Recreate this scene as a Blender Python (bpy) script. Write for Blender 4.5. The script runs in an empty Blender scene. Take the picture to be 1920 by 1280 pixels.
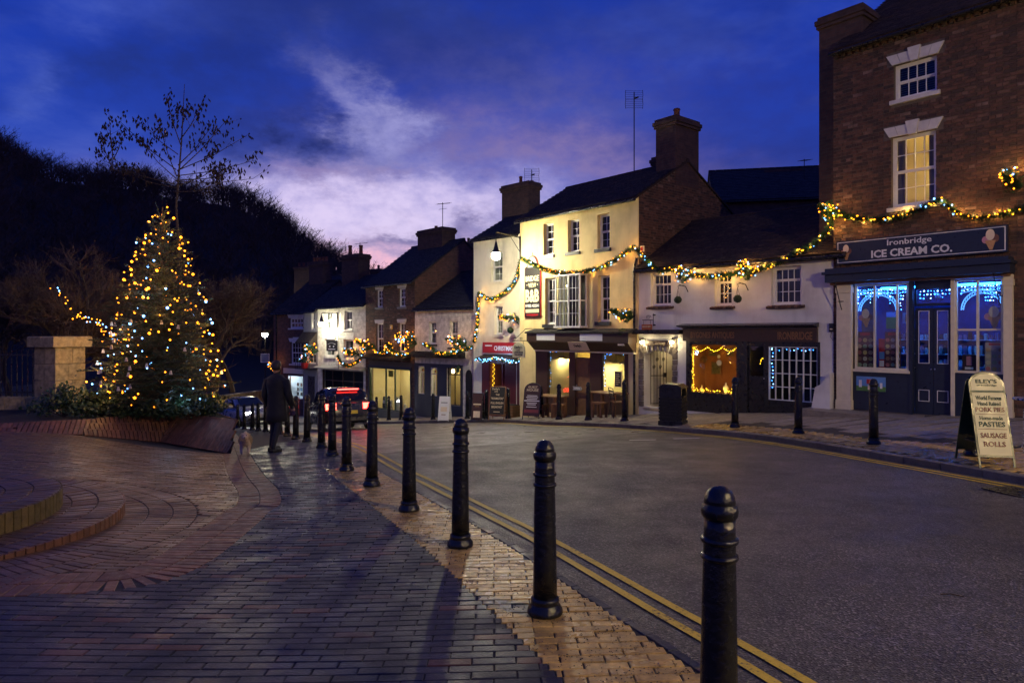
import bpy, bmesh, math, random
import numpy as np
from mathutils import Vector, Matrix
R = random.Random(7)
PI = math.pi
F, HZ, EYE = 1280.0, 624.0, 1.65          # focal length in photo pixels, horizon row, eye height

def C(r, g, b):
    f = lambda v: (v/255/12.92) if v <= 10 else (((v/255)+.055)/1.055)**2.4
    return (f(r), f(g), f(b), 1)

scene = bpy.context.scene
# ------------------------------------------------------------------ camera, sky, sun, exposure
cam = bpy.data.objects.new('camera', bpy.data.cameras.new('camera'))
scene.collection.objects.link(cam)
cam.location = (0, 0, EYE); cam.rotation_euler = (PI/2, 0, 0)
cam.data.lens = 24; cam.data.sensor_width = 36; cam.data.shift_y = -16/1920
cam.data.clip_start = .05; cam.data.clip_end = 3000
scene.camera = cam
vs = scene.view_settings
vs.view_transform = 'Standard'; vs.look = 'None'; vs.gamma = 1; vs.exposure = .28; vs.use_curve_mapping = False
cy = scene.cycles
cy.use_denoising = True
cy.use_adaptive_sampling = True; cy.adaptive_threshold = .025
try: cy.denoiser = 'OPENIMAGEDENOISE'
except Exception: pass
cy.sample_clamp_indirect = 4.0
cy.max_bounces = 6; cy.diffuse_bounces = 2; cy.glossy_bounces = 3; cy.transparent_max_bounces = 10; cy.transmission_bounces = 2
cy.caustics_reflective = False; cy.caustics_refractive = False
scene.render.film_transparent = False

SUN_AZ, SUN_EL = math.radians(-13), math.radians(-4)
world = bpy.data.worlds.new('World'); scene.world = world; world.use_nodes = True
def build_world():
    nt = world.node_tree; N = nt.nodes; L = nt.links; N.clear()
    def nd(t, **k):
        n = N.new(t)
        for a, b in k.items(): setattr(n, a, b)
        return n
    def put(n, i, v):
        if hasattr(v, 'is_output') or hasattr(v, 'is_linked'): L.new(v, n.inputs[i])
        else: n.inputs[i].default_value = v
    def math_(op, a, b=0.0, clamp=False):
        n = nd('ShaderNodeMath', operation=op, use_clamp=clamp); put(n, 0, a); put(n, 1, b); return n.outputs[0]
    def mix(f, a, b, bt='MIX'):
        n = nd('ShaderNodeMix', data_type='RGBA', blend_type=bt); n.clamp_factor = True
        put(n, 0, f); put(n, 6, a); put(n, 7, b); return n.outputs[2]
    def smooth(x, a, b, lo=0.0, hi=1.0):
        n = nd('ShaderNodeMapRange', interpolation_type='SMOOTHSTEP'); put(n, 0, x)
        n.inputs[1].default_value = a; n.inputs[2].default_value = b; n.inputs[3].default_value = lo; n.inputs[4].default_value = hi
        return n.outputs[0]
    def blob(px, py, sx, sy, rot=0.0):          # a soft patch of sky around one direction, long axis sx turned by rot
        ax, az = (px-960)/F, (HZ-py)/F; c, s = math.cos(math.radians(rot)), math.sin(math.radians(rot))
        ex, ez = math_('SUBTRACT', qx, ax), math_('SUBTRACT', qz, az)
        dx = math_('DIVIDE', math_('ADD', math_('MULTIPLY', ex, c), math_('MULTIPLY', ez, s)), sx/F); dz = math_('DIVIDE', math_('SUBTRACT', math_('MULTIPLY', ez, c), math_('MULTIPLY', ex, s)), sy/F)
        r2 = math_('ADD', math_('MULTIPLY', dx, dx), math_('MULTIPLY', dz, dz))
        return math_('POWER', 2.718, math_('MULTIPLY', r2, -1.0))
    tc = nd('ShaderNodeTexCoord'); sep = nd('ShaderNodeSeparateXYZ'); L.new(tc.outputs['Generated'], sep.inputs[0])
    X, Y, Z = sep.outputs
    ya = math_('MAXIMUM', math_('ABSOLUTE', Y), .12)
    def noise3(scale, detail=6, rough=.55, loc=(0, 0, 0), stretch=1.0):
        mp = nd('ShaderNodeMapping'); mp.inputs['Scale'].default_value = (1, 1, stretch); mp.inputs['Location'].default_value = loc; L.new(tc.outputs['Generated'], mp.inputs[0])
        n = nd('ShaderNodeTexNoise'); n.inputs['Scale'].default_value = scale; n.inputs['Detail'].default_value = detail; n.inputs['Roughness'].default_value = rough; L.new(mp.outputs[0], n.inputs['Vector']); return n
    w1, w2 = noise3(3.0, 5, .5, (.3, 0, 0), 2.0), noise3(10, 7, .65, (3, 1, 0), 2.0)
    s1, s2 = nd('ShaderNodeSeparateColor'), nd('ShaderNodeSeparateColor'); L.new(w1.outputs['Color'], s1.inputs[0]); L.new(w2.outputs['Color'], s2.inputs[0])
    front = smooth(Y, .1, .35)
    def wob(a, b, ka, kb): return math_('ADD', math_('MULTIPLY', math_('SUBTRACT', a, .5), ka), math_('MULTIPLY', math_('SUBTRACT', b, .5), kb))
    qx = math_('ADD', math_('DIVIDE', X, ya), wob(s1.outputs[0], s2.outputs[0], .22, .20))
    qz = math_('ADD', math_('DIVIDE', Z, ya), wob(s1.outputs[1], s2.outputs[1], .12, .11))
    el = math_('ARCSINE', Z)
    ramp = nd('ShaderNodeValToRGB'); L.new(math_('MULTIPLY', el, 1/1.2, True), ramp.inputs[0])
    cr = ramp.color_ramp
    cr.elements[0].position = 0; cr.elements[0].color = C(165, 130, 170)
    cr.elements[1].position = 1; cr.elements[1].color = C(20, 40, 124)
    for p, c in ((.07, C(116, 110, 174)), (.13, C(66, 82, 166)), (.20, C(30, 60, 164)), (.30, C(20, 52, 160)), (.45, C(20, 48, 148))):
        e = cr.elements.new(p); e.color = c
    col = ramp.outputs[0]
    # cloud layer seen in perspective
    den = math_('ADD', math_('MAXIMUM', Z, 0.0), .12)
    cv = nd('ShaderNodeCombineXYZ'); L.new(math_('DIVIDE', X, den), cv.inputs[0]); L.new(math_('DIVIDE', Y, den), cv.inputs[1]); cv.inputs[2].default_value = 3.7
    n1 = nd('ShaderNodeTexNoise'); n1.inputs['Scale'].default_value = .85; n1.inputs['Detail'].default_value = 9; n1.inputs['Roughness'].default_value = .52; n1.inputs['Distortion'].default_value = .5
    L.new(cv.outputs[0], n1.inputs['Vector'])
    n2 = nd('ShaderNodeTexNoise'); n2.inputs['Scale'].default_value = 2.1; n2.inputs['Detail'].default_value = 7; n2.inputs['Roughness'].default_value = .55
    L.new(cv.outputs[0], n2.inputs['Vector'])
    # thin lit cloud, then dark cloud banks
    lit = math_('MULTIPLY', smooth(n2.outputs[0], .46, .70), smooth(el, .02, .2))
    col = mix(math_('MULTIPLY', lit, .42), col, C(74, 94, 182))
    col = mix(math_('MULTIPLY', smooth(n1.outputs[0], .46, .66), .72), col, C(23, 37, 108))
    fine = noise3(26, 5, .6, (1, 2, 0), 1.6)
    fm = smooth(fine.outputs[0], .28, .72, .62, 1.16)
    for px, py, sx, sy, rot, k, c in ((1000, 180, 320, 110, 0, .62, C(78, 80, 146)), (400, 130, 250, 80, 0, .60, C(24, 40, 112)), (1480, 200, 300, 200, 0, .45, C(28, 39, 116)), (720, 50, 420, 55, 0, .55, C(32, 46, 112)), (200, 130, 150, 40, 8, .5, C(26, 42, 108)),
                                      (670, 405, 350, 84, 0, 1.0, C(196, 182, 224)), (1000, 285, 280, 52, -6, .72, C(128, 110, 158)), (560, 262, 200, 62, -8, .95, C(26, 38, 104)),
                                      (668, 222, 110, 36, -44, .64, C(150, 148, 200)), (735, 270, 70, 32, -30, .55, C(150, 148, 205)), (40, 185, 60, 45, 0, .35, C(96, 116, 200)), (160, 25, 90, 40, 0, .30, C(86, 106, 190)),
                                      (600, 342, 110, 20, -8, .70, C(112, 94, 150)), (745, 338, 60, 10, 0, .55, C(112, 96, 150)), (640, 428, 330, 58, 0, .85, C(206, 192, 226)), (720, 498, 320, 36, 0, .92, C(236, 178, 194)), (800, 450, 130, 17, 3, .85, C(70, 70, 132))):
        col = mix(math_('MULTIPLY', math_('MULTIPLY', front, blob(px, py, sx, sy, rot)), math_('MULTIPLY', fm, k)), col, c)
    sky = nd('ShaderNodeTexSky', sky_type='NISHITA'); sky.sun_disc = False
    sky.sun_elevation = SUN_EL; sky.sun_rotation = SUN_AZ; sky.altitude = 60
    sk = nd('ShaderNodeMix', data_type='RGBA', blend_type='ADD'); sk.inputs[0].default_value = .06
    L.new(col, sk.inputs[6]); L.new(sky.outputs[0], sk.inputs[7])
    bg = nd('ShaderNodeBackground'); L.new(sk.outputs[2], bg.inputs[0]); bg.inputs[1].default_value = .98
    out = nd('ShaderNodeOutputWorld'); L.new(bg.outputs[0], out.inputs[0])
build_world()
sun = bpy.data.objects.new('sun', bpy.data.lights.new('sun', 'SUN')); scene.collection.objects.link(sun)
sun.data.energy = .03; sun.data.angle = math.radians(20); sun.data.color = (1, .8, .75)      # last trace of afterglow
sun.rotation_euler = (math.radians(86), 0, math.radians(180+13))

# ------------------------------------------------------------------ helpers
col0 = scene.collection
def link(name, me, parent=None, mat=None):
    o = bpy.data.objects.new(name, me); col0.objects.link(o)
    if parent is not None: o.parent = parent
    if mat is not None and me is not None and not me.materials: me.materials.append(mat)
    return o
def tag(o, label=None, cat=None, group=None, kind=None):
    if label: o['label'] = label
    if cat: o['category'] = cat
    if group: o['group'] = group
    if kind: o['kind'] = kind
    return o
def empty(name, loc, rz=0, label=None, cat=None, group=None):
    o = bpy.data.objects.new(name, None); col0.objects.link(o)
    o.location = loc; o.rotation_euler = (0, 0, rz); o.empty_display_size = .2
    return tag(o, label, cat, group)
def copy_tree(o, parent=None):
    c = o.copy(); col0.objects.link(c); c.parent = parent
    for ch in list(o.children): copy_tree(ch, c)
    return c

class MB:
    def __init__(s): s.v = []; s.f = []; s.t = []
    def add(s, vs_, fs, tint=0.0):
        b = len(s.v); s.v.extend([tuple(p) for p in vs_])
        for f in fs: s.f.append(tuple(b+i for i in f)); s.t.append(tint)
    def quad(s, a, b, c, d, tint=0.0): s.add((a, b, c, d), ((0, 1, 2, 3),), tint)
    def box(s, x0, x1, y0, y1, z0, z1, tint=0.0, M=None):
        p = [Vector((x, y, z)) for z in (z0, z1) for y in (y0, y1) for x in (x0, x1)]
        if M is not None: p = [M @ q for q in p]
        s.add(p, ((0, 2, 3, 1), (4, 5, 7, 6), (0, 1, 5, 4), (2, 6, 7, 3), (0, 4, 6, 2), (1, 3, 7, 5)), tint); return s
    def brick(s, sx, sy, sz, ch, M, tint=0.0):            # box with chamfered +Z face, centred
        a, b, c = sx/2, sy/2, sz/2
        lo = [(-a, -b, -c), (a, -b, -c), (a, b, -c), (-a, b, -c)]
        mi = [(-a, -b, c-ch), (a, -b, c-ch), (a, b, c-ch), (-a, b, c-ch)]
        a -= ch; b -= ch
        hi = [(-a, -b, c), (a, -b, c), (a, b, c), (-a, b, c)]
        p = [Vector(q) for q in lo+mi+hi]
        if M is not None: p = [M @ q for q in p]
        fs = [(8, 9, 10, 11)]
        for i in range(4):
            j = (i+1) % 4; fs += [(i, j, 4+j, 4+i), (4+i, 4+j, 8+j, 8+i)]
        s.add(p, fs, tint); return s
    def poly(s, pts, d, tint=0.0):                        # polygon extruded by vector d
        n = len(pts); pts = [Vector(p) for p in pts]; d = Vector(d)
        s.add(pts+[p+d for p in pts], [tuple(range(n))[::-1], tuple(range(n, 2*n))]+[(i, (i+1) % n, n+(i+1) % n, n+i) for i in range(n)], tint); return s
    def tube(s, pts, r0, r1=None, n=6, tint=0.0, cap=True):
        if r1 is None: r1 = r0
        pts = [Vector(p) for p in pts]; k = len(pts); rings = []
        for i, p in enumerate(pts):
            d = (pts[min(i+1, k-1)]-pts[max(i-1, 0)]).normalized()
            u = d.orthogonal().normalized() if i == 0 else (u-d*u.dot(d)).normalized()
            w = d.cross(u); r = r0+(r1-r0)*i/max(k-1, 1)
            rings.append([p+(u*math.cos(2*PI*j/n)+w*math.sin(2*PI*j/n))*r for j in range(n)])
        fs = [(i*n+j, i*n+(j+1) % n, (i+1)*n+(j+1) % n, (i+1)*n+j) for i in range(k-1) for j in range(n)]
        if cap: fs += [tuple(range(n))[::-1], tuple((k-1)*n+j for j in range(n))]
        s.add([q for r in rings for q in r], fs, tint); return s
    def lathe(s, prof, n=20, c=(0, 0, 0), tint=0.0, M=None):
        c = Vector(c); vs_ = []
        for r, z in prof:
            for j in range(n): vs_.append(c+Vector((r*math.cos(2*PI*j/n), r*math.sin(2*PI*j/n), z)))
        if M is not None: vs_ = [M @ v for v in vs_]
        k = len(prof)
        fs = [(i*n+j, i*n+(j+1) % n, (i+1)*n+(j+1) % n, (i+1)*n+j) for i in range(k-1) for j in range(n)]
        fs += [tuple(range(n))[::-1], tuple((k-1)*n+j for j in range(n))]
        s.add(vs_, fs, tint); return s
    def ball(s, c, r, n=12, sz=1.0, tint=0.0):
        k = max(4, n//2); pr = [(max(r*math.sin(PI*i/k), r*.02), -r*sz*math.cos(PI*i/k)) for i in range(k+1)]
        return s.lathe(pr, n, c, tint)
    def mesh(s, name, smooth=False):
        me = bpy.data.meshes.new(name); me.from_pydata(s.v, [], s.f)
        if any(s.t):
            at = me.attributes.new('tint', 'FLOAT', 'FACE'); at.data.foreach_set('value', s.t)
        if smooth: me.polygons.foreach_set('use_smooth', [True]*len(me.polygons))
        me.update(); return me
    def build(s, name, mat, parent=None, smooth=False, kind=None, recalc=False):
        me = s.mesh(name, smooth)
        if recalc:
            bm = bmesh.new(); bm.from_mesh(me); bmesh.ops.recalc_face_normals(bm, faces=bm.faces); bm.to_mesh(me); bm.free()
        o = link(name, me, parent, mat)
        if kind: o['kind'] = kind
        return o

# ------------------------------------------------------------------ materials
def newmat(name):
    m = bpy.data.materials.new(name); m.use_nodes = True
    nt = m.node_tree; return m, nt.nodes, nt.links, nt.nodes['Principled BSDF']
def set_in(b, **k):
    for a, v in k.items(): b.inputs[a.replace('_', ' ')].default_value = v
def noise_node(N, L, scale, detail=4, rough=.55, coord='pos'):
    n = N.new('ShaderNodeTexNoise'); n.inputs['Scale'].default_value = scale; n.inputs['Detail'].default_value = detail; n.inputs['Roughness'].default_value = rough
    if coord == 'pos': g = N.new('ShaderNodeNewGeometry'); L.new(g.outputs['Position'], n.inputs['Vector'])
    else: g = N.new('ShaderNodeTexCoord'); L.new(g.outputs['Object'], n.inputs['Vector'])
    return n
def ramp_node(N, stops, interp='LINEAR'):
    r = N.new('ShaderNodeValToRGB'); cr = r.color_ramp; cr.interpolation = interp
    cr.elements[0].position, cr.elements[0].color = stops[0]
    cr.elements[1].position, cr.elements[1].color = stops[-1]
    for p, c in stops[1:-1]: e = cr.elements.new(p); e.color = c
    return r
def mulc(c, k): return (c[0]*k, c[1]*k, c[2]*k, 1)
def M_(name, col, rough=.6, var=.25, vs=6.0, bump=.0, bs=60.0, metal=0.0, rvar=.15, spec=.5, coord='pos'):
    """plain surface: colour broken up by two noises, roughness variation, fine relief"""
    m, N, L, b = newmat(name)
    c = col if len(col) == 4 else (*col, 1)
    n = noise_node(N, L, vs, 6, .6, coord)
    r = ramp_node(N, [(.3, mulc(c, 1-var)), (.7, mulc(c, 1+var*.6))]); L.new(n.outputs[0], r.inputs[0]); L.new(r.outputs[0], b.inputs['Base Color'])
    mr = N.new('ShaderNodeMapRange'); L.new(n.outputs[0], mr.inputs[0]); mr.inputs[1].default_value = .3; mr.inputs[2].default_value = .7
    mr.inputs[3].default_value = max(.03, rough-rvar); mr.inputs[4].default_value = min(1, rough+rvar); L.new(mr.outputs[0], b.inputs['Roughness'])
    set_in(b, Metallic=metal, Specular_IOR_Level=spec)
    if bump:
        n2 = noise_node(N, L, bs, 5, .65, coord); bp = N.new('ShaderNodeBump'); bp.inputs['Strength'].default_value = bump; bp.inputs['Distance'].default_value = .02
        L.new(n2.outputs[0], bp.inputs['Height']); L.new(bp.outputs[0], b.inputs['Normal'])
    return m
def M_pieces(name, stops, rough=.6, bump=.3, bs=70, dirt=.35, spec=.5, rvar=.12, wet=0.0):
    """bricks, pavers and tiles: one colour per piece (piece tint plus object random), dirt and relief on top"""
    m, N, L, b = newmat(name)
    at = N.new('ShaderNodeAttribute'); at.attribute_name = 'tint'; oi = N.new('ShaderNodeObjectInfo')
    ad = N.new('ShaderNodeMath'); ad.operation = 'ADD'; L.new(at.outputs['Fac'], ad.inputs[0]); L.new(oi.outputs['Random'], ad.inputs[1])
    fr = N.new('ShaderNodeMath'); fr.operation = 'FRACT'; L.new(ad.outputs[0], fr.inputs[0])
    r = ramp_node(N, stops); L.new(fr.outputs[0], r.inputs[0])
    n = noise_node(N, L, 9, 6, .65); dr = ramp_node(N, [(.32, (1-dirt, 1-dirt, 1-dirt, 1)), (.62, (1.08, 1.08, 1.08, 1))]); L.new(n.outputs[0], dr.inputs[0])
    mx = N.new('ShaderNodeMix'); mx.data_type = 'RGBA'; mx.blend_type = 'MULTIPLY'; mx.inputs[0].default_value = 1
    L.new(r.outputs[0], mx.inputs[6]); L.new(dr.outputs[0], mx.inputs[7]); L.new(mx.outputs[2], b.inputs['Base Color'])
    n3 = noise_node(N, L, 2.3 if wet else 14, 4, .6); mr = N.new('ShaderNodeMapRange'); L.new(n3.outputs[0], mr.inputs[0])
    mr.inputs[1].default_value = .35; mr.inputs[2].default_value = .65; mr.inputs[3].default_value = max(.05, rough-rvar-wet); mr.inputs[4].default_value = min(1, rough+rvar)
    L.new(mr.outputs[0], b.inputs['Roughness']); set_in(b, Specular_IOR_Level=spec)
    n2 = noise_node(N, L, bs, 5, .65); bp = N.new('ShaderNodeBump'); bp.inputs['Strength'].default_value = bump; bp.inputs['Distance'].default_value = .012
    L.new(n2.outputs[0], bp.inputs['Height']); L.new(bp.outputs[0], b.inputs['Normal'])
    return m
def M_emit(name, col, strength):
    m, N, L, b = newmat(name); set_in(b, Base_Color=(*col[:3], 1), Emission_Color=(*col[:3], 1), Emission_Strength=strength, Roughness=.4); return m
def M_glass(name='window_glass', refl=1.0):
    m, N, L, b = newmat(name); N.remove(b); out = N['Material Output']
    tr = N.new('ShaderNodeBsdfTransparent'); tr.inputs[0].default_value = (.86, .9, .9, 1)
    gl = N.new('ShaderNodeBsdfGlossy'); gl.inputs['Roughness'].default_value = .03
    n = noise_node(N, L, 1.6, 2); bp = N.new('ShaderNodeBump'); bp.inputs['Strength'].default_value = .08; bp.inputs['Distance'].default_value = .05
    L.new(n.outputs[0], bp.inputs['Height']); L.new(bp.outputs[0], gl.inputs['Normal'])
    lw = N.new('ShaderNodeLayerWeight'); lw.inputs[0].default_value = .5
    pw = N.new('ShaderNodeMath'); pw.operation = 'POWER'; L.new(lw.outputs['Facing'], pw.inputs[0]); pw.inputs[1].default_value = 4.0
    mul = N.new('ShaderNodeMath'); mul.operation = 'MULTIPLY_ADD'; L.new(pw.outputs[0], mul.inputs[0]); mul.inputs[1].default_value = .55*refl; mul.inputs[2].default_value = .04
    mx = N.new('ShaderNodeMixShader'); L.new(mul.outputs[0], mx.inputs[0]); L.new(tr.outputs[0], mx.inputs[1]); L.new(gl.outputs[0], mx.inputs[2]); L.new(mx.outputs[0], out.inputs[0])
    return m
def M_brickwork(name, c1, c2, mortar, scale=1.0):
    """far brickwork, too small to pick apart: brick pattern with relief, projected on the facade"""
    m, N, L, b = newmat(name)
    tc = N.new('ShaderNodeTexCoord'); sp = N.new('ShaderNodeSeparateXYZ'); L.new(tc.outputs['Object'], sp.inputs[0])
    a = N.new('ShaderNodeMath'); a.operation = 'ADD'; L.new(sp.outputs[0], a.inputs[0]); L.new(sp.outputs[1], a.inputs[1])
    cv = N.new('ShaderNodeCombineXYZ'); L.new(a.outputs[0], cv.inputs[0]); L.new(sp.outputs[2], cv.inputs[1])
    br = N.new('ShaderNodeTexBrick'); L.new(cv.outputs[0], br.inputs['Vector'])
    br.inputs['Color1'].default_value = c1; br.inputs['Color2'].default_value = c2; br.inputs['Mortar'].default_value = mortar
    br.inputs['Scale'].default_value = scale; br.inputs['Brick Width'].default_value = .23; br.inputs['Row Height'].default_value = .08; br.inputs['Mortar Size'].default_value = .006; br.inputs['Bias'].default_value = -.1
    n = noise_node(N, L, 5, 6, .6); dr = ramp_node(N, [(.3, (.6, .6, .6, 1)), (.65, (1.1, 1.1, 1.1, 1))]); L.new(n.outputs[0], dr.inputs[0])
    mx = N.new('ShaderNodeMix'); mx.data_type = 'RGBA'; mx.blend_type = 'MULTIPLY'; mx.inputs[0].default_value = 1
    L.new(br.outputs[0], mx.inputs[6]); L.new(dr.outputs[0], mx.inputs[7]); L.new(mx.outputs[2], b.inputs['Base Color'])
    bp = N.new('ShaderNodeBump'); bp.inputs['Strength'].default_value = .5; bp.inputs['Distance'].default_value = .01; bp.invert = True
    L.new(br.outputs['Fac'], bp.inputs['Height']); L.new(bp.outputs[0], b.inputs['Normal']); set_in(b, Roughness=.85)
    return m

def M_asphalt(name, base, rough):
    """stone-chip asphalt: chips in two sizes, worn patches, damp sheen that comes and goes"""
    m, N, L, b = newmat(name)
    v = N.new('ShaderNodeTexVoronoi'); v.inputs['Scale'].default_value = 85; g = N.new('ShaderNodeNewGeometry'); L.new(g.outputs['Position'], v.inputs['Vector'])
    sc = N.new('ShaderNodeSeparateColor'); L.new(v.outputs['Color'], sc.inputs[0]); r = ramp_node(N, [(0, mulc(base, .35)), (.55, mulc(base, .9)), (.86, mulc(base, 1.5)), (1, mulc(base, 3.2))]); L.new(sc.outputs[0], r.inputs[0])
    n = noise_node(N, L, .55, 7, .62); dr = ramp_node(N, [(.34, (.72, .72, .73, 1)), (.5, (1, 1, 1, 1)), (.66, (1.3, 1.28, 1.24, 1))]); L.new(n.outputs[0], dr.inputs[0])
    mx = N.new('ShaderNodeMix'); mx.data_type = 'RGBA'; mx.blend_type = 'MULTIPLY'; mx.inputs[0].default_value = 1; L.new(r.outputs[0], mx.inputs[6]); L.new(dr.outputs[0], mx.inputs[7]); L.new(mx.outputs[2], b.inputs['Base Color'])
    n2 = noise_node(N, L, 1.7, 5, .6); mr = N.new('ShaderNodeMapRange'); L.new(n2.outputs[0], mr.inputs[0]); mr.inputs[1].default_value = .35; mr.inputs[2].default_value = .65; mr.inputs[3].default_value = rough-.13; mr.inputs[4].default_value = rough+.13; L.new(mr.outputs[0], b.inputs['Roughness'])
    bp = N.new('ShaderNodeBump'); bp.inputs['Strength'].default_value = .75; bp.inputs['Distance'].default_value = .012; L.new(v.outputs['Distance'], bp.inputs['Height']); L.new(bp.outputs[0], b.inputs['Normal'])
    return m
m_asphalt = M_asphalt('asphalt', (.078, .073, .067, 1), .50)
m_asphalt2 = M_asphalt('asphalt_patch', (.11, .108, .102, 1), .40)
def M_worn(name, paint, under):
    """road paint worn through to the asphalt in chips and along cracks"""
    m, N, L, b = newmat(name); n = noise_node(N, L, 38, 8, .72); n2 = noise_node(N, L, 2.2, 4, .6); ad = N.new('ShaderNodeMath'); ad.operation = 'MULTIPLY_ADD'; L.new(n2.outputs[0], ad.inputs[0]); ad.inputs[1].default_value = .55; L.new(n.outputs[0], ad.inputs[2])
    r = ramp_node(N, [(.60, under), (.68, mulc(paint, .75)), (.95, paint)]); L.new(ad.outputs[0], r.inputs[0]); L.new(r.outputs[0], b.inputs['Base Color']); set_in(b, Roughness=.6)
    v = noise_node(N, L, 90, 4); bp = N.new('ShaderNodeBump'); bp.inputs['Strength'].default_value = .5; bp.inputs['Distance'].default_value = .01; L.new(v.outputs[0], bp.inputs['Height']); L.new(bp.outputs[0], b.inputs['Normal']); return m
m_yellow = M_worn('yellow_line_paint', (.76, .54, .05, 1), (.05, .048, .045, 1))
m_white_line = M_('white_line_paint', (.6, .6, .58), .55, .4, 14, .2, 90)
m_path = M_pieces('blue_paver', [(0, (.018, .021, .034, 1)), (.55, (.026, .029, .045, 1)), (.90, (.034, .035, .050, 1)), (.93, (.085, .036, .032, 1)), (1, (.10, .042, .036, 1))], .56, .45, 50, .45, wet=.12)
m_plaza = M_pieces('brown_paver', [(0, (.10, .056, .028, 1)), (.5, (.145, .080, .036, 1)), (1, (.19, .10, .045, 1))], .52, .45, 50, .45, wet=.08)
m_band = M_pieces('red_paver', [(0, (.12, .052, .028, 1)), (1, (.22, .095, .050, 1))], .55, .35, 60, .4)
m_buff = M_pieces('buff_paver', [(0, (.46, .29, .075, 1)), (.6, (.60, .40, .11, 1)), (1, (.52, .34, .10, 1))], .38, .5, 45, .6, wet=.12)
m_moss = M_pieces('mossy_riser_brick', [(0, (.10, .075, .022, 1)), (1, (.16, .11, .035, 1))], .8, .5, 50, .5)
m_bed = M_('sand_joint', (.026, .023, .022), .85, .3, 30, .3, 90)
m_soil = M_('soil', (.018, .013, .009), .95, .4, 12, .6, 30)
m_slab = M_pieces('grey_slab', [(0, (.20, .17, .135, 1)), (1, (.27, .23, .18, 1))], .6, .25, 60, .3)
m_kerb = M_pieces('kerb_granite', [(0, (.10, .085, .075, 1)), (1, (.16, .14, .12, 1))], .55, .4, 60, .3)
m_brick = M_pieces('old_red_brick', [(0, (.050, .032, .028, 1)), (.25, (.075, .040, .031, 1)), (.45, (.105, .050, .035, 1)), (.80, (.130, .062, .041, 1)), (.95, (.155, .085, .060, 1)), (1, (.22, .14, .11, 1))], .85, .6, 45, .5)
m_mortar = M_('lime_mortar', (.13, .105, .085), .9, .3, 20, .4, 80)
m_brick_far = M_brickwork('far_red_brick', (.15, .062, .038, 1), (.09, .042, .030, 1), (.12, .095, .075, 1))
m_brick_dark = M_brickwork('sooty_brick', (.085, .042, .030, 1), (.05, .028, .024, 1), (.06, .05, .045, 1))
m_white_brick = M_brickwork('whitewashed_brick', (.70, .68, .62, 1), (.64, .62, .56, 1), (.52, .50, .46, 1))
def M_render_wall(name, col):
    """old painted render: soft patches, rain streaks and hairline grime"""
    m, N, L, b = newmat(name); g = N.new('ShaderNodeNewGeometry'); mp = N.new('ShaderNodeMapping'); mp.inputs['Scale'].default_value = (3.2, 3.2, .55); L.new(g.outputs['Position'], mp.inputs[0])
    n = N.new('ShaderNodeTexNoise'); n.inputs['Scale'].default_value = 1; n.inputs['Detail'].default_value = 7; n.inputs['Roughness'].default_value = .6; L.new(mp.outputs[0], n.inputs['Vector']); n2 = noise_node(N, L, 1.3, 6, .6)
    r1 = ramp_node(N, [(.26, mulc(col, .80)), (.46, mulc(col, .97)), (.7, mulc(col, 1.03))]); L.new(n.outputs[0], r1.inputs[0]); r2 = ramp_node(N, [(.3, (.80, .78, .76, 1)), (.55, (1, 1, 1, 1))]); L.new(n2.outputs[0], r2.inputs[0])
    mx = N.new('ShaderNodeMix'); mx.data_type = 'RGBA'; mx.blend_type = 'MULTIPLY'; mx.inputs[0].default_value = 1; L.new(r1.outputs[0], mx.inputs[6]); L.new(r2.outputs[0], mx.inputs[7]); L.new(mx.outputs[2], b.inputs['Base Color']); set_in(b, Roughness=.85)
    n3 = noise_node(N, L, 5, 7, .6); bp = N.new('ShaderNodeBump'); bp.inputs['Strength'].default_value = .45; bp.inputs['Distance'].default_value = .03; L.new(n3.outputs[0], bp.inputs['Height']); L.new(bp.outputs[0], b.inputs['Normal']); return m
m_white = M_render_wall('white_render', (.72, .71, .68, 1))
m_cream = M_render_wall('cream_render', (.80, .64, .31, 1))
m_ivory = M_render_wall('ivory_render', (.78, .73, .58, 1))
m_creamtrim = M_('cream_paint', (.72, .64, .46), .5, .1, 8)
m_paint = M_('white_paint', (.78, .77, .74), .45, .08, 10)
m_stone = M_('white_stone', (.62, .60, .56), .75, .15, 8, .2, 60)
m_sandstone = M_pieces('sandstone', [(0, (.38, .27, .11, 1)), (1, (.50, .36, .15, 1))], .85, .6, 28, .55)
m_tile = M_pieces('clay_roof_tile', [(0, (.026, .020, .019, 1)), (.8, (.045, .031, .026, 1)), (1, (.075, .046, .034, 1))], .85, .4, 60, .4, spec=.25)
m_slate = M_pieces('slate_tile', [(0, (.022, .022, .026, 1)), (1, (.042, .038, .038, 1))], .8, .3, 60, .4, spec=.25)
m_dark = M_('black_paint', (.014, .014, .015), .32, .3, 12, .12, 50)
m_navy = M_('navy_paint', (.016, .024, .045), .4, .25, 12)
m_brownp = M_('brown_paint', (.06, .032, .02), .5, .3, 12)
m_redp = M_('red_paint', (.42, .018, .02), .4, .15, 12)
m_dkred = M_('dark_red_paint', (.10, .014, .016), .45, .2, 12)
m_iron = M_('cast_iron_paint', (.008, .0085, .0085), .20, .35, 30, .40, 30, rvar=.1, coord='obj')
m_steel = M_('brushed_steel', (.55, .55, .56), .28, .15, 40, metal=1)
m_wood = M_('bench_wood', (.22, .11, .045), .6, .35, 8, .2, 60)
m_lead = M_('lead_flashing', (.18, .18, .19), .6, .2, 10)
m_terra = M_('terracotta', (.17, .06, .035), .75, .3, 10)
m_glass = M_glass()
m_bark = M_('bark', (.075, .052, .033), .9, .4, 20, .4, 60)
m_twig = M_('twig_bark', (.10, .064, .04), .85, .35, 6)
m_pod = M_('dry_seed_pod', (.028, .018, .012), .85, .3, 9)
m_hillwood = M_('hillside_twigs', (.075, .048, .036), .95, .3, .2)
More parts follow.
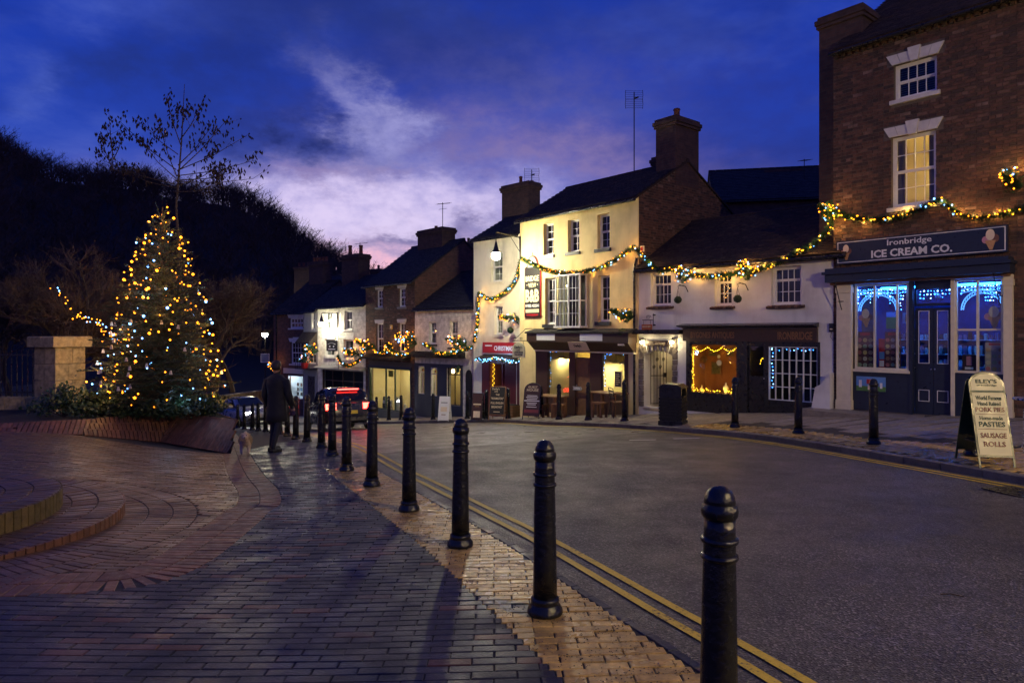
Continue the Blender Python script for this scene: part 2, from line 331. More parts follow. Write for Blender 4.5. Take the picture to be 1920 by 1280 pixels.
m_hill = M_('hill_ground', (.010, .009, .008), .95, .4, .15)
m_needle = M_('fir_needle', (.014, .036, .011), .6, .45, 3)
m_garland = M_('garland_needle', (.018, .075, .018), .55, .45, 8)
m_shrub = M_('shrub_leaf', (.020, .048, .016), .5, .5, 8)
m_box = M_('clipped_box_leaf', (.030, .060, .022), .7, .5, 40, .5, 60)
m_wire = M_('cable_black', (.012, .014, .012), .5)
m_warm = M_emit('warm_bulb', (1, .27, .010), 5.5)
m_cool = M_emit('cool_bulb', (.15, .42, 1), 7)
m_blue = M_emit('blue_bulb', (.03, .22, 1), 12)
m_gold = M_emit('golden_bulb', (1, .55, .02), 9)
m_globe = M_emit('street_lamp_globe', (1, .91, .60), 760)
m_room = M_('cream_plaster', (.70, .58, .32), .9, .05, 2)
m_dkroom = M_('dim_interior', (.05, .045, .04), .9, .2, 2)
m_cone = M_('wafer', (.50, .28, .13), .7, .25, 30)
m_vanilla = M_('vanilla', (.75, .62, .45), .6, .1, 20)
m_straw = M_('strawberry', (.55, .24, .32), .6, .15, 20)
m_choc = M_('chocolate', (.16, .07, .05), .6, .2, 20)
m_black = M_('matt_black', (.008, .008, .008), .7, .2, 10)
m_letter = M_('white_lettering', (.74, .73, .72), .5, .04, 10)
m_lettercream = M_('cream_lettering', (.72, .60, .38), .5, .04, 10)
m_lettergold = M_('tan_lettering', (.26, .13, .05), .6, .2, 10)
m_lettergreen = M_('green_lettering', (.012, .05, .03), .5, .1, 10)
m_letterred = M_('maroon_lettering', (.13, .012, .012), .5, .1, 10)
m_board = M_('cream_board', (.62, .60, .36), .5, .08, 6)
m_boarddk = M_('chalkboard', (.012, .012, .013), .7, .3, 8)
m_boardbrown = M_('maroon_board', (.05, .02, .018), .5, .2, 8)
m_green = M_('bottle_green_paint', (.01, .035, .022), .35, .2, 8)
m_orange = M_('orange_sign_paint', (.40, .11, .03), .6, .25, 8)
for _m in (m_warm, m_cool, m_blue, m_gold): _m.cycles.emission_sampling = 'NONE'     # their light is carried by small lamps in each string
def glow(parent, p, col, w, r=.03):
    """the light given off by a handful of bulbs of a string, at their place"""
    ld = bpy.data.lights.new('bulb_light', 'POINT'); ld.energy = w; ld.color = col; ld.shadow_soft_size = r
    o = bpy.data.objects.new('bulb_light', ld); col0.objects.link(o); o.parent = parent; o.location = p; return o
AMB = (1, .52, .12); COOLC = (.35, .6, 1)
# ------------------------------------------------------------------ lie of the land
_s = np.array([-60, -5, 0, 2, 4, 7, 10, 12, 14, 16, 18, 20, 25, 32, 45, 60, 100, 200, 700], float)
_g = np.array([.9, .12, 0, -.08, -.15, -.26, -.41, -.54, -.69, -.87, -1.08, -1.27, -1.83, -2.59, -3.8, -4.6, -6, -8, -9], float)
_ss = np.arange(-60, 120, .25); _gg = np.interp(_ss, _s, _g); _k = np.ones(9)/9
_gg = np.convolve(np.pad(_gg, 4, 'edge'), _k, 'valid')
def sst(x, a, b):
    t = min(1, max(0, (x-a)/(b-a))); return t*t*(3-2*t)
def along(x, y): return -.42*x+.907*y
def G(x, y):                                              # height of the street
    s = along(x, y); g = float(np.interp(s, _ss, _gg)) if s < 119 else float(np.interp(s, _s, _g))
    u = (x+1.08)*-.907+(y-7.15)*-.42
    return g*(1-.75*sst(u, 1, 5.4)*(1-sst(s, 22, 30)))
KL = [(4.2, -5.2), (3.2, -2.6), (1.22, 2.87), (.6, 4.4), (-.04, 5.94), (-.68, 7.3), (-1.38, 8.84), (-2.0, 10.2), (-2.75, 12.1), (-3.42, 13.8), (-4.3, 15.8), (-5.75, 18.9), (-8.3, 24.0), (-11.6, 30.0), (-15.5, 33.0), (-22, 36), (-38, 41)]
KR = [(9.8, -5.0), (8.6, 0), (7.1, 5), (6.2, 8.2), (5.55, 10.5), (4.98, 12.6), (4.27, 14.3), (2.45, 17.6), (1.64, 18.9), (.9, 20.3), (-.62, 24.1), (-2.2, 26.2), (-4.2, 28.2), (-7.2, 31), (-10.5, 33.8), (-15, 37.2), (-20, 40.5), (-28, 44.5), (-40, 49)]
def resample(pl, step):
    pts = [Vector((*p, 0)) for p in pl]; out = []; 
    cr = []
    for i in range(len(pts)-1):                           # Catmull-Rom
        p0, p1, p2, p3 = pts[max(i-1, 0)], pts[i], pts[i+1], pts[min(i+2, len(pts)-1)]
        for k in range(12):
            t = k/12; cr.append(.5*((2*p1)+(p2-p0)*t+(2*p0-5*p1+4*p2-p3)*t*t+(3*p1-p0-3*p2+p3)*t**3))
    cr.append(pts[-1]); acc = 0; out = [cr[0]]
    for a, b in zip(cr, cr[1:]):
        d = (b-a).length
        while acc+d >= step:
            f = (step-acc)/d; a = a+(b-a)*f; out.append(a.copy()); d = (b-a).length; acc = 0
        acc += d
    return out
def fixed(pl, n):
    p = resample(pl, .05); return [p[min(len(p)-1, int(i*(len(p)-1)/(n-1)))] for i in range(n)]
def offset(pl, d):                                        # +d to the right of travel
    out = []
    for i, p in enumerate(pl):
        t = (pl[min(i+1, len(pl)-1)]-pl[max(i-1, 0)]).normalized(); out.append(p+Vector((t.y, -t.x, 0))*d)
    return out
def dist_pl(x, y, pl):
    best = 1e9
    for a, b in zip(pl, pl[1:]):
        dx, dy = b[0]-a[0], b[1]-a[1]; t = max(0, min(1, ((x-a[0])*dx+(y-a[1])*dy)/(dx*dx+dy*dy)))
        ex, ey = x-a[0]-t*dx, y-a[1]-t*dy; d = ex*ex+ey*ey
        if d < best: best = d; sg = dx*ey-dy*ex
    return math.sqrt(best)*(1 if sg < 0 else -1)          # + on the right of travel
def PR(x, y): return G(x, y)+.10+.04*max(0, dist_pl(x, y, KR))
def ground_hit(px, py, fn, lo=1.5, hi=90):
    a, b = (px-960)/F, (HZ-py)/F
    y = lo
    while y < hi:
        if EYE+b*y <= fn(a*y, y): break
        y += .02+y*.002
    return Vector((a*y, y, fn(a*y, y)))
def pt(px, py, Y): return Vector(((px-960)/F*Y, Y, EYE+(HZ-py)/F*Y))
def proj(p): return (960+F*p[0]/max(p[1], .01), HZ-F*(p[2]-EYE)/max(p[1], .01))
def sheet(name, A, B, m, fn, nx=6, dz=0.0, mat=None):
    mb = MB(); n = len(A)
    for i in range(n):
        for j in range(nx+1):
            p = A[i].lerp(B[i], j/nx); mb.v.append((p.x, p.y, fn(p.x, p.y)+dz))
    for i in range(n-1):
        for j in range(nx):
            a = i*(nx+1)+j; mb.f.append((a, a+1, a+nx+2, a+nx+1)); mb.t.append(0)
    return tag(mb.build(name, m, smooth=True), kind='structure')

# ground under everything, out to the horizon
def build_ground():
    mb = MB(); xs = [-900, -500, -250, -120, -60, -40, -30, -22, -16, -10, -5, 0, 5, 10, 16, 24, 40, 80, 200, 500, 900]; ys = [-60, -20, -8, 0, 5, 10, 15, 20, 25, 30, 36, 42, 50, 65, 90, 140, 250, 500, 1200]
    for y in ys:
        for x in xs:
            mb.v.append((x, y, G(x, y)-.35-(1.2 if x < -13 and y > 12 else 0)))
    w = len(xs)
    for i in range(len(ys)-1):
        for j in range(w-1): mb.f.append((i*w+j, i*w+j+1, (i+1)*w+j+1, (i+1)*w+j)); mb.t.append(0)
    tag(mb.build('ground', m_hill), kind='structure')
build_ground()
NL = 240
kl = fixed(KL, NL); kr = fixed(KR, NL)
road = sheet('road', kl, kr, m_asphalt, G, 14)
def strip_on(pl, d0, d1, name, m, dz, i0=0, i1=None, parent=None, fn=G):
    a, b = offset(pl, d0)[i0:i1], offset(pl, d1)[i0:i1]; mb = MB()
    for i in range(len(a)):
        for p in (a[i], b[i]): mb.v.append((p.x, p.y, fn(p.x, p.y)+dz))
    for i in range(len(a)-1): mb.f.append((2*i, 2*i+1, 2*i+3, 2*i+2)); mb.t.append(0)
    o = mb.build(name, m, parent, recalc=True); 
    if parent is None: o['kind'] = 'structure'
    return o
patch = []
klf, krf = resample(KL, .1), resample(KR, .1)
# newer strip of asphalt farther down the street, its near edge slanting over the road
pa = [p for p in klf if p.y > 12.4]; pb = [p for p in krf if p.y > 15.6]
n = 120
pa = [pa[int(i*(len(pa)-1)/(n-1))] for i in range(n)]; pb = [pb[int(i*(len(pb)-1)/(n-1))] for i in range(n)]
pa = [a.lerp(b, .02) for a, b in zip(pa, pb)]; pb = [b.lerp(a, .02) for a, b in zip(pa, pb)]
tag(sheet('road_patch', pa, pb, m_asphalt2, G, 12, .004), kind='structure')
for nm, pl, d0 in (('yellow_line', kl, .24), ('yellow_line', kl, .40)):
    o = strip_on(pl, d0, d0+.065, nm, m_yellow, .008, 0, 150); o['kind'] = 'structure'
for d0 in (.16, .30):
    strip_on(kr, -d0-.06, -d0, 'yellow_line', m_yellow, .008, 0, 100)
# broken white line where the asphalt changes
for k, (x0, x1, yy) in enumerate(((1180, 1230, 826), (1262, 1312, 823))):
    a, b = ground_hit(x0, yy, G), ground_hit(x1, yy-1, G); mb = MB(); d = (b-a).normalized(); w = Vector((-d.y, d.x, 0))*.06
    mb.quad(*[(p.x, p.y, G(p.x, p.y)+.0095) for p in (a-w, b-w, b+w, a+w)]); tag(mb.build('white_line', m_white_line), kind='structure')

# ------------------------------------------------------------------ pieces: the largest singly, the rest joined
_unit = {}
def pieces(parent, name, items, mat, limit=300, ch=.004, local=True):
    """items: (matrix, sx, sy, sz, weight)"""
    items.sort(key=lambda t: -t[4]); singles, rest = items[:limit], items[limit:]
    for M, sx, sy, sz, w in singles:
        key = (round(sx, 2), round(sy, 3), round(sz, 3), ch, mat.name)
        if key not in _unit:
            me = MB().brick(*key[:3], ch, None).mesh(name); me.materials.append(mat); _unit[key] = me
        o = bpy.data.objects.new(name, _unit[key]); col0.objects.link(o); o.parent = parent
        o.matrix_local = M @ Matrix.Diagonal((sx/key[0], sy/key[1], sz/key[2], 1))
    if rest:
        mb = MB()
        for M, sx, sy, sz, w in rest: mb.brick(sx, sy, sz, ch, M, R.random())
        mb.build(name+'_field', mat, parent, kind='stuff')
def tilt(x, y, fn, rz):
    e = .15; nx = (fn(x+e, y)-fn(x-e, y))/(2*e); ny = (fn(x, y+e)-fn(x, y-e))/(2*e)
    z = Vector((-nx, -ny, 1)).normalized(); xx = Vector((math.cos(rz), math.sin(rz), 0)); xx = (xx-z*xx.dot(z)).normalized(); yy = z.cross(xx)
    return Matrix(((xx.x, yy.x, z.x), (xx.y, yy.y, z.y), (xx.z, yy.z, z.z)))
def paver(x, y, fn, rz, sx, sy, sz=.05, dz=.0):
    m = tilt(x, y, fn, rz+R.uniform(-.012, .012)).to_4x4(); m.translation = Vector((x, y, fn(x, y)+dz-sz/2+R.uniform(-.0025, .0015)-(.004 if R.random() < .05 else 0)))
    p = proj((x, y, fn(x, y))); vis = -15 < p[0] < 1935 and p[1] < 1295 and y > 1.2
    return (m, sx, sy, sz, (10 if vis else 0)+1/(x*x+y*y+1))

# ------------------------------------------------------------------ left pavement and square
PL = .055                                                 # paver tops above the road
GL = lambda x, y: G(x, y)+PL
left_edge = [p+Vector((-16, -2, 0)) for p in kl]
pave = sheet('pavement', kl, left_edge, m_bed, GL, 30, -.009)
square = tag(bpy.data.objects.new('square', None), kind='structure'); col0.objects.link(square)
kstrip = tag(bpy.data.objects.new('kerb_strip', None), kind='structure'); col0.objects.link(kstrip)
# band of red pavers that divides path and square, from photo points laid on the ground
BAND = [ground_hit(x, y, GL) for x, y in ((424, 800), (444, 852), (486, 926), (458, 962), (400, 1008), (335, 1052), (255, 1082), (140, 1093), (-60, 1099))]
BAND = [Vector((p.x, p.y, GL(p.x, p.y))) for p in resample([(p.x, p.y) for p in BAND], .16)]
BAND2 = [(p.x, p.y) for p in BAND]
PLB = [(p.x, p.y) for p in resample(KL, .9) if p.y < 30]
CS = Vector((-5.65, 6.05))                                # centre of the round steps
A0 = ground_hit(-40, 812, GL); A1 = ground_hit(150, 816, GL); A2 = ground_hit(300, 829, GL); A3 = ground_hit(432, 850, GL)
BED = [A0, A1, A2, A3]
def beyond_bed(x, y):
    for a, b in zip(BED, BED[1:]):
        if a.x <= x <= b.x: return y > a.y+(b.y-a.y)*(x-a.x)/(b.x-a.x)
    return y > A0.y if x < A0.x else False
def bed_side(y): return A3.x+(y-A3.y)*-.47                # right edge of the tree bed, beside the path
def region(x, y):
    if y > 25 or y < 1.0: return None
    d = dist_pl(x, y, PLB)
    if d > -.065: return None
    if beyond_bed(x, y) or (y > A3.y and x < bed_side(y)+.30): return None
    if (Vector((x, y))-CS).length < 2.605: return None
    db = dist_pl(x, y, BAND2) if y < BAND[0].y+.4 else -9
    if abs(db) < .233: return None
    if d > -.72 and along(x, y) < 10.4: return 'b'
    return 'p' if db < 0 else 's'
def lay_left():
    out = {'p': [], 's': [], 'b': []}
    ang = math.radians(1.5); ca, sa = math.cos(ang), math.sin(ang); bx, by = .232, .078
    def rg(u, v): return region(u*ca-v*sa, u*sa+v*ca)
    def lay(u, v, L, dep):
        a, z = u-L/2+.003, u+L/2-.003; n = 5 if dep else 2
        us = [a+(z-a)*k/n for k in range(n+1)]; ks = [rg(q, v) for q in us]
        if not any(ks): return
        st = 0
        cut = [a]; reg = [ks[0]]
        for k in range(n):
            if ks[k] != ks[k+1]:
                lo, hi = us[k], us[k+1]
                for _ in range(4):
                    mid = (lo+hi)/2
                    if rg(mid, v) == ks[k]: lo = mid
                    else: hi = mid
                cut.append(lo); reg.append(ks[k+1])
        cut.append(z)
        for k, rr in enumerate(reg):
            l = cut[k+1]-cut[k]-(.004 if len(reg) > 1 else 0)
            if rr and l > .022: c = (cut[k]+cut[k+1])/2; out[rr].append(paver(c*ca-v*sa, c*sa+v*ca, GL, ang, l, by-.006))
    for j in range(14, 330):
        v = j*by
        for i in range(-75, 40):
            u = (i+.5*(j % 2))*bx; px = 960+F*u/max(v, .5)
            if px < -260 or px > 1700: continue
            lay(u+R.uniform(-.003, .003), v, bx, 2 if v < 14 else 0)
    pieces(pave, 'paver', out['p'], m_path); pieces(square, 'paver', out['s'], m_plaza); pieces(kstrip, 'paver', out['b'], m_buff)
lay_left()
def lay_band():
    its = []
    pl = []
    F_ = resample(BAND2, .0785)
    for a, b in zip(F_, F_[1:]):
        for k in range(1):
            p = (a+b)/2; d = (b-a); rz = math.atan2(d.y, d.x)
            w = Vector((-d.y, d.x)).normalized()
            for s in (-.118, .118): its.append(paver(p.x+w.x*s, p.y+w.y*s, GL, rz, .073, .228))
    pieces(square, 'border_paver', its, m_band)
lay_band()
# edging course along the road
its = []
e = resample(KL, .226)
for a, b in zip(e, e[1:]):
    if a.y < 1 or a.y > 32: continue
    m = (a+b)/2; d = b-a; its.append(paver(m.x-.03*d.y/.22, m.y+.03*d.x/.22, GL, math.atan2(d.y, d.x), .218, .06, .09))
pieces(pave, 'edging_stone', its, m_path, 120)

# round brick steps at the left
def steps():
    o = tag(bpy.data.objects.new('round_steps', None), 'low round brick steps in two tiers at the edge of the square', 'steps'); col0.objects.link(o)
    o.location = (CS.x, CS.y, G(CS.x, CS.y)); z0 = o.location.z
    def tier(r, top, nring, name):
        its = []
        for k in range(nring):
            rr = r-.112-.226*k
            if rr < .1: continue
            n = max(6, int(2*PI*rr/.079))
            for i in range(n):
                a = 2*PI*(i+.5*(k % 2))/n; x, y = CS.x+rr*math.cos(a), CS.y+rr*math.sin(a)
                m = Matrix.Translation((x-CS.x, y-CS.y, top-.11/2+R.uniform(-.003, .003)-z0)) @ Matrix.Rotation(a, 4, 'Z')
                px = 960+F*x/y
                its.append((m, .217, 2*PI*rr/n-.009, .11, (10 if px > -20 else 0)+1/(x*x+y*y)))
        pieces(o, 'step_brick', its, m_plaza, 150)
        # soldier-course riser bricks
        n = int(2*PI*r/.079); its = []
        for i in range(n):
            a = 2*PI*i/n; x, y = r*math.cos(a), r*math.sin(a)
            m = Matrix.Translation((x, y, top-.118-z0)) @ Matrix.Rotation(a, 4, 'Z') @ Matrix.Rotation(PI/2, 4, 'Y')
            its.append((m, .225, .07, .03, 1 if a < 1 or a > 4.6 else 0))
        pieces(o, 'riser_brick', its, m_moss if name == 'a' else m_band, 60)
        MB().lathe([(r-.005, top-.5-z0), (r-.005, top-.02-z0)], 64).build('step_core', m_bed, o)
    tier(1.38, .13, 5, 'a'); tier(1.92, -.045, 3, 'b')
    its = []
    for k in range(3):
        rr = 2.03+.226*k; n = int(2*PI*rr/.079)
        for i in range(n):
            a = 2*PI*(i+.5*(k % 2))/n; x, y = CS.x+rr*math.cos(a), CS.y+rr*math.sin(a)
            if y < 1.5: continue
            its.append(paver(x, y, GL, a, .217, 2*PI*rr/n-.009))
    pieces(square, 'ring_paver', its, m_plaza, 120)
steps()

# raised bed of the tree: sloping brick edge, soil
def tree_bed():
    o = tag(bpy.data.objects.new('planting_bed', None), 'raised planting bed with sloping brick edge under the lit fir', 'planting bed'); col0.objects.link(o)
    top = -.06
    T = [Vector((A0.x, A0.y+.55, top)), Vector((A1.x, A1.y+.60, top)), Vector((A2.x+.02, A2.y+.62, top)), Vector((A3.x-.12, A3.y+.55, top))]
    Bt = [Vector((p.x, p.y, GL(p.x, p.y)+.003)) for p in BED]
    side = [(A3.y+.55, ), (15.2, ), (17.5, ), (20.5, ), (24, )]
    # path-side foot and top
    Sb = [Bt[3]]+[Vector((bed_side(y), y, GL(bed_side(y), y)+.003)) for y in (15, 17.5, 20.5, 24)]
    St = [T[3]]+[Vector((bed_side(y)-.3, y, max(top, 0)-.06)) for y in (15, 17.5, 20.5, 24)]
    its = []; mb = MB()
    for (b0, b1, t0, t1) in [(Bt[i], Bt[i+1], T[i], T[i+1]) for i in range(3)]+[(Sb[i], Sb[i+1], St[i], St[i+1]) for i in range(4)]:
        L = (b1-b0).length; n = int(L/.078); S = max((t0-b0).length, (t1-b1).length)
        for i in range(n):
            f = (i+.5)/n; b, t = b0.lerp(b1, f), t0.lerp(t1, f); sl = (t-b); m = max(1, round(sl.length/.23))
            xx = (b1-b0).lerp(t1-t0, .5).normalized(); yy = sl.normalized(); zz = xx.cross(yy).normalized(); yy = zz.cross(xx)
            g0, g1 = i/n, (i+1)/n; mb.quad(*[q-zz*.012 for q in (b0.lerp(b1, g0), b0.lerp(b1, g1), t0.lerp(t1, g1), t0.lerp(t1, g0))])
            for k in range(m):
                p = b+sl*((k+.5)/m)+zz*.004
                M = Matrix(((xx.x, yy.x, zz.x, p.x), (xx.y, yy.y, zz.y, p.y), (xx.z, yy.z, zz.z, p.z), (0, 0, 0, 1)))
                px = proj(p)[0]; its.append((M, .069, sl.length/m-.01, .03, (10 if 0 < px < 450 else 0)-p.y*.1))
    mb.build('bed_slope', m_bed, o)
    pieces(o, 'edge_brick', its, m_band)
    soil = MB(); P = T+St[1:]
    ys = [(-16, 13.2), (-16, 26)]
    soil.add([T[0]]+T[1:]+St[1:]+[Vector((-16, 24, top)), Vector((-16, T[0].y, top))], [tuple(range(len(T)+len(St)-1+2))])
    soil.build('soil', m_soil, o, recalc=True)
tree_bed()

# ------------------------------------------------------------------ right pavement
r_out = [p for p in offset(kr, 7.5)]
pave_r = sheet('pavement', kr, r_out, m_bed, PR, 16, -.016)
def lay_right():
    buf, slab = [], []
    for i in range(len(krf)-1):
        pass
    e = resample(KR, .105)
    off = 0
    for i in range(len(e)-1):
        p = e[i]; d = (e[i+1]-e[i]).normalized(); w = Vector((d.y, -d.x)); rz = math.atan2(w.y, w.x)
        if p.y < 5 or p.y > 15.2: continue
        for k in range(20):
            dd = .24+.21*k+(.105 if i % 2 else 0)
            if dd > 3.9: break
            x, y = p.x+w.x*dd, p.y+w.y*dd
            px = 960+F*x/y
            if px > 2150: continue
            if dd > .9+max(0, (11.5-p.y))*.5 : continue
            buf.append(paver(x, y, PR, rz, .201, .096))
    pieces(pave_r, 'paver', buf, m_buff, 200)
    e = resample(KR, .42)
    for i in range(len(e)-1):
        p = e[i]; d = (e[i+1]-e[i]).normalized(); w = Vector((d.y, -d.x)); rz = math.atan2(w.y, w.x)
        if p.y < 5 or p.y > 40: continue
        for k in range(10):
            dd = .24+.45+.62*k-(.31 if i % 2 else 0)
            if dd < .25: dd = .3
            if p.y <= 15.4 and dd < 1.0+max(0, (11.5-p.y))*.5+.32: continue
            x, y = p.x+w.x*dd, p.y+w.y*dd
            slab.append(paver(x, y, PR, rz, .605, .405))
    pieces(pave_r, 'paving_slab', slab, m_slab, 250)
    its = []
    e = resample(KR, .62)
    for a, b in zip(e, e[1:]):
        if a.y < 2 or a.y > 44: continue
        m = (a+b)/2; d = (b-a).normalized(); its.append(paver(m.x+d.y*.06, m.y-d.x*.06, PR, math.atan2(d.y, d.x), .612, .14, .2, .004))
    pieces(pave_r, 'kerb_stone', its, m_kerb, 120, .012)
lay_right()

# ------------------------------------------------------------------ bollards
def make_bollard():
    o = empty('bollard', (0, 0, 0))
    MB().lathe([(.105, 0), (.112, .012), (.108, .035), (.090, .062), (.085, .075), (.090, .082), (.088, .098), (.078, .108)], 20).build('base', m_iron, o, True)
    MB().lathe([(.076, .10), (.0725, .30), (.067, .62), (.0635, .79), (.061, .90), (.060, .955)], 20).build('post', m_iron, o, True)
    for z in (.80, .865):
        MB().lathe([(.062, z-.014), (.072, z-.008), (.074, z), (.072, z+.008), (.061, z+.014)], 20).build('ring', m_iron, o, True)
    MB().lathe([(.060, .945), (.070, .962), (.073, .980), (.070, .998), (.058, 1.005), (.062, 1.012), (.058, 1.035), (.046, 1.058), (.026, 1.073), (.004, 1.078)], 20).build('cap', m_iron, o, True)
    return o
LB = [(1347, 2.7), (1022, 4.24), (863, 5.77), (767, 7.15), (697, 8.67), (650, 10.0), (623, 12.0), (602.6, 13.6), (575.5, 15.5), (554.5, 17.0), (538.6, 18.7), (525, 20.6), (511, 22.4), (498, 24.0), (484, 25.4), (473, 27.0), (458, 29.0), (446, 31.0)]
RB = [(1822, 9.75), (1638, 11.2), (1497, 13.0), (1378, 14.6), (1171, 17.9), (1103, 19.2), (1048, 20.6), (953, 24.0), (912, 25.2), (876, 26.5), (812, 28.0), (752, 29.8), (729, 30.5), (706, 31.3)]
proto = make_bollard(); first = True
ordw = ['nearest', 'second', 'third', 'fourth', 'fifth', 'sixth', 'seventh', 'eighth', 'ninth', 'tenth', 'eleventh', 'twelfth', 'thirteenth', 'fourteenth', 'fifteenth', 'sixteenth', 'seventeenth', 'farthest']
for k, (px, Y) in enumerate(LB):
    o = proto if k == 0 else copy_tree(proto); x = (px-960)/F*Y
    o.location = (x, Y, GL(x, Y)-.002); o.rotation_euler = (R.uniform(-.012, .012), R.uniform(-.012, .012), R.uniform(0, 6))
    tag(o, f'black cast iron bollard on the near pavement, {ordw[k]} from the viewer', 'bollard', 'bollards along the near kerb')
rl = ['behind the cream pie board', 'in front of the ice cream shop window', 'in front of the white gridded shop window', 'in front of the yellow lit antique window', 'right of the cafe windows', 'in front of the cafe door', 'left of the cafe door', 'right of the chalk menu board', 'left of the chalk menu board', 'beside the narrow brown board', 'before the arched windows', 'right of the bright shop window', 'in the middle of the bright shop window', 'left of the bright shop window']
for k, (px, Y) in enumerate(RB):
    o = copy_tree(proto); x = (px-960)/F*Y; o.location = (x, Y, PR(x, Y)-.002); o.rotation_euler = (0, 0, R.uniform(0, 6))
    tag(o, f'black cast iron bollard on the far pavement {rl[k]}', 'bollard', 'bollards along the far kerb')
# ------------------------------------------------------------------ lettering (built-in font, turned into meshes once)
_texts = {}
def prep_texts(strings):
    obs = []
    for st, bold in strings:
        cu = bpy.data.curves.new('lettering', 'FONT'); cu.body = st; cu.resolution_u = 2; cu.offset = bold; cu.extrude = .012
        ob = bpy.data.objects.new('lettering_curve', cu); col0.objects.link(ob); obs.append((st, bold, ob))
    bpy.context.view_layer.update(); dg = bpy.context.evaluated_depsgraph_get()
    for st, bold, ob in obs:
        me = bpy.data.meshes.new_from_object(ob.evaluated_get(dg)); xs = [v.co.x for v in me.vertices]; ys = [v.co.y for v in me.vertices]
        _texts[st] = (me, min(xs), max(xs), min(ys), max(ys)); cu = ob.data
        bpy.data.objects.remove(ob); bpy.data.curves.remove(cu)
TX = [('Ironbridge', .012), ('ICE CREAM CO.', .03), ('BRIDGE', .02), ('VIEW', .015), ('B&B', .035), ('01952 432541', .02), ('CHRISTMAS SHOP', .02), ("Darby's", .004), ('1779', .004),
      ('COFFEE HOUSE', .006), ('TEA ROOM', .006), ('BYGONES ANTIQUES', .02), ('IRONBRIDGE', .02), ("ELEY'S", .025), ('of Ironbridge', .008), ('World Famous', .03), ('Hand Raised', .03), ('PORK PIES', .02), ('Home-made', .03),
      ('PASTIES', .025), ('SAUSAGE', .02), ('ROLLS', .025), ('GUEST', .012), ('HOUSE', .012), ('THE', .01), ('"IRONMASTERS"', .01), ('FULL ENGLISH', .01), ('BREAKFAST', .01), ('OPEN', .012), ('BRIDGE VIEW', .015), ('ENTRANCE', .012), ('YOU\'RE', .012)]
prep_texts(TX)
def text(parent, st, x0, x1, z0, z1, y, m, M=None, name='lettering'):
    """fit lettering into x0..x1, z0..z1 on the plane y, facing -y"""
    me, a, b, c, d = _texts[st]
    key = (st, m.name)
    me2 = _texts.get(key)
    if me2 is None: me2 = me.copy(); me2.materials.clear(); me2.materials.append(m); _texts[key] = me2
    o = link(name, me2, parent); sx, sy = (x1-x0)/(b-a), (z1-z0)/(d-c)
    T = Matrix.Translation((x0-a*sx, y, z0-c*sy)) @ Matrix.Rotation(PI/2, 4, 'X') @ Matrix.Diagonal((sx, sy, .3, 1))
    o.matrix_local = (M @ T) if M is not None else T
    return o

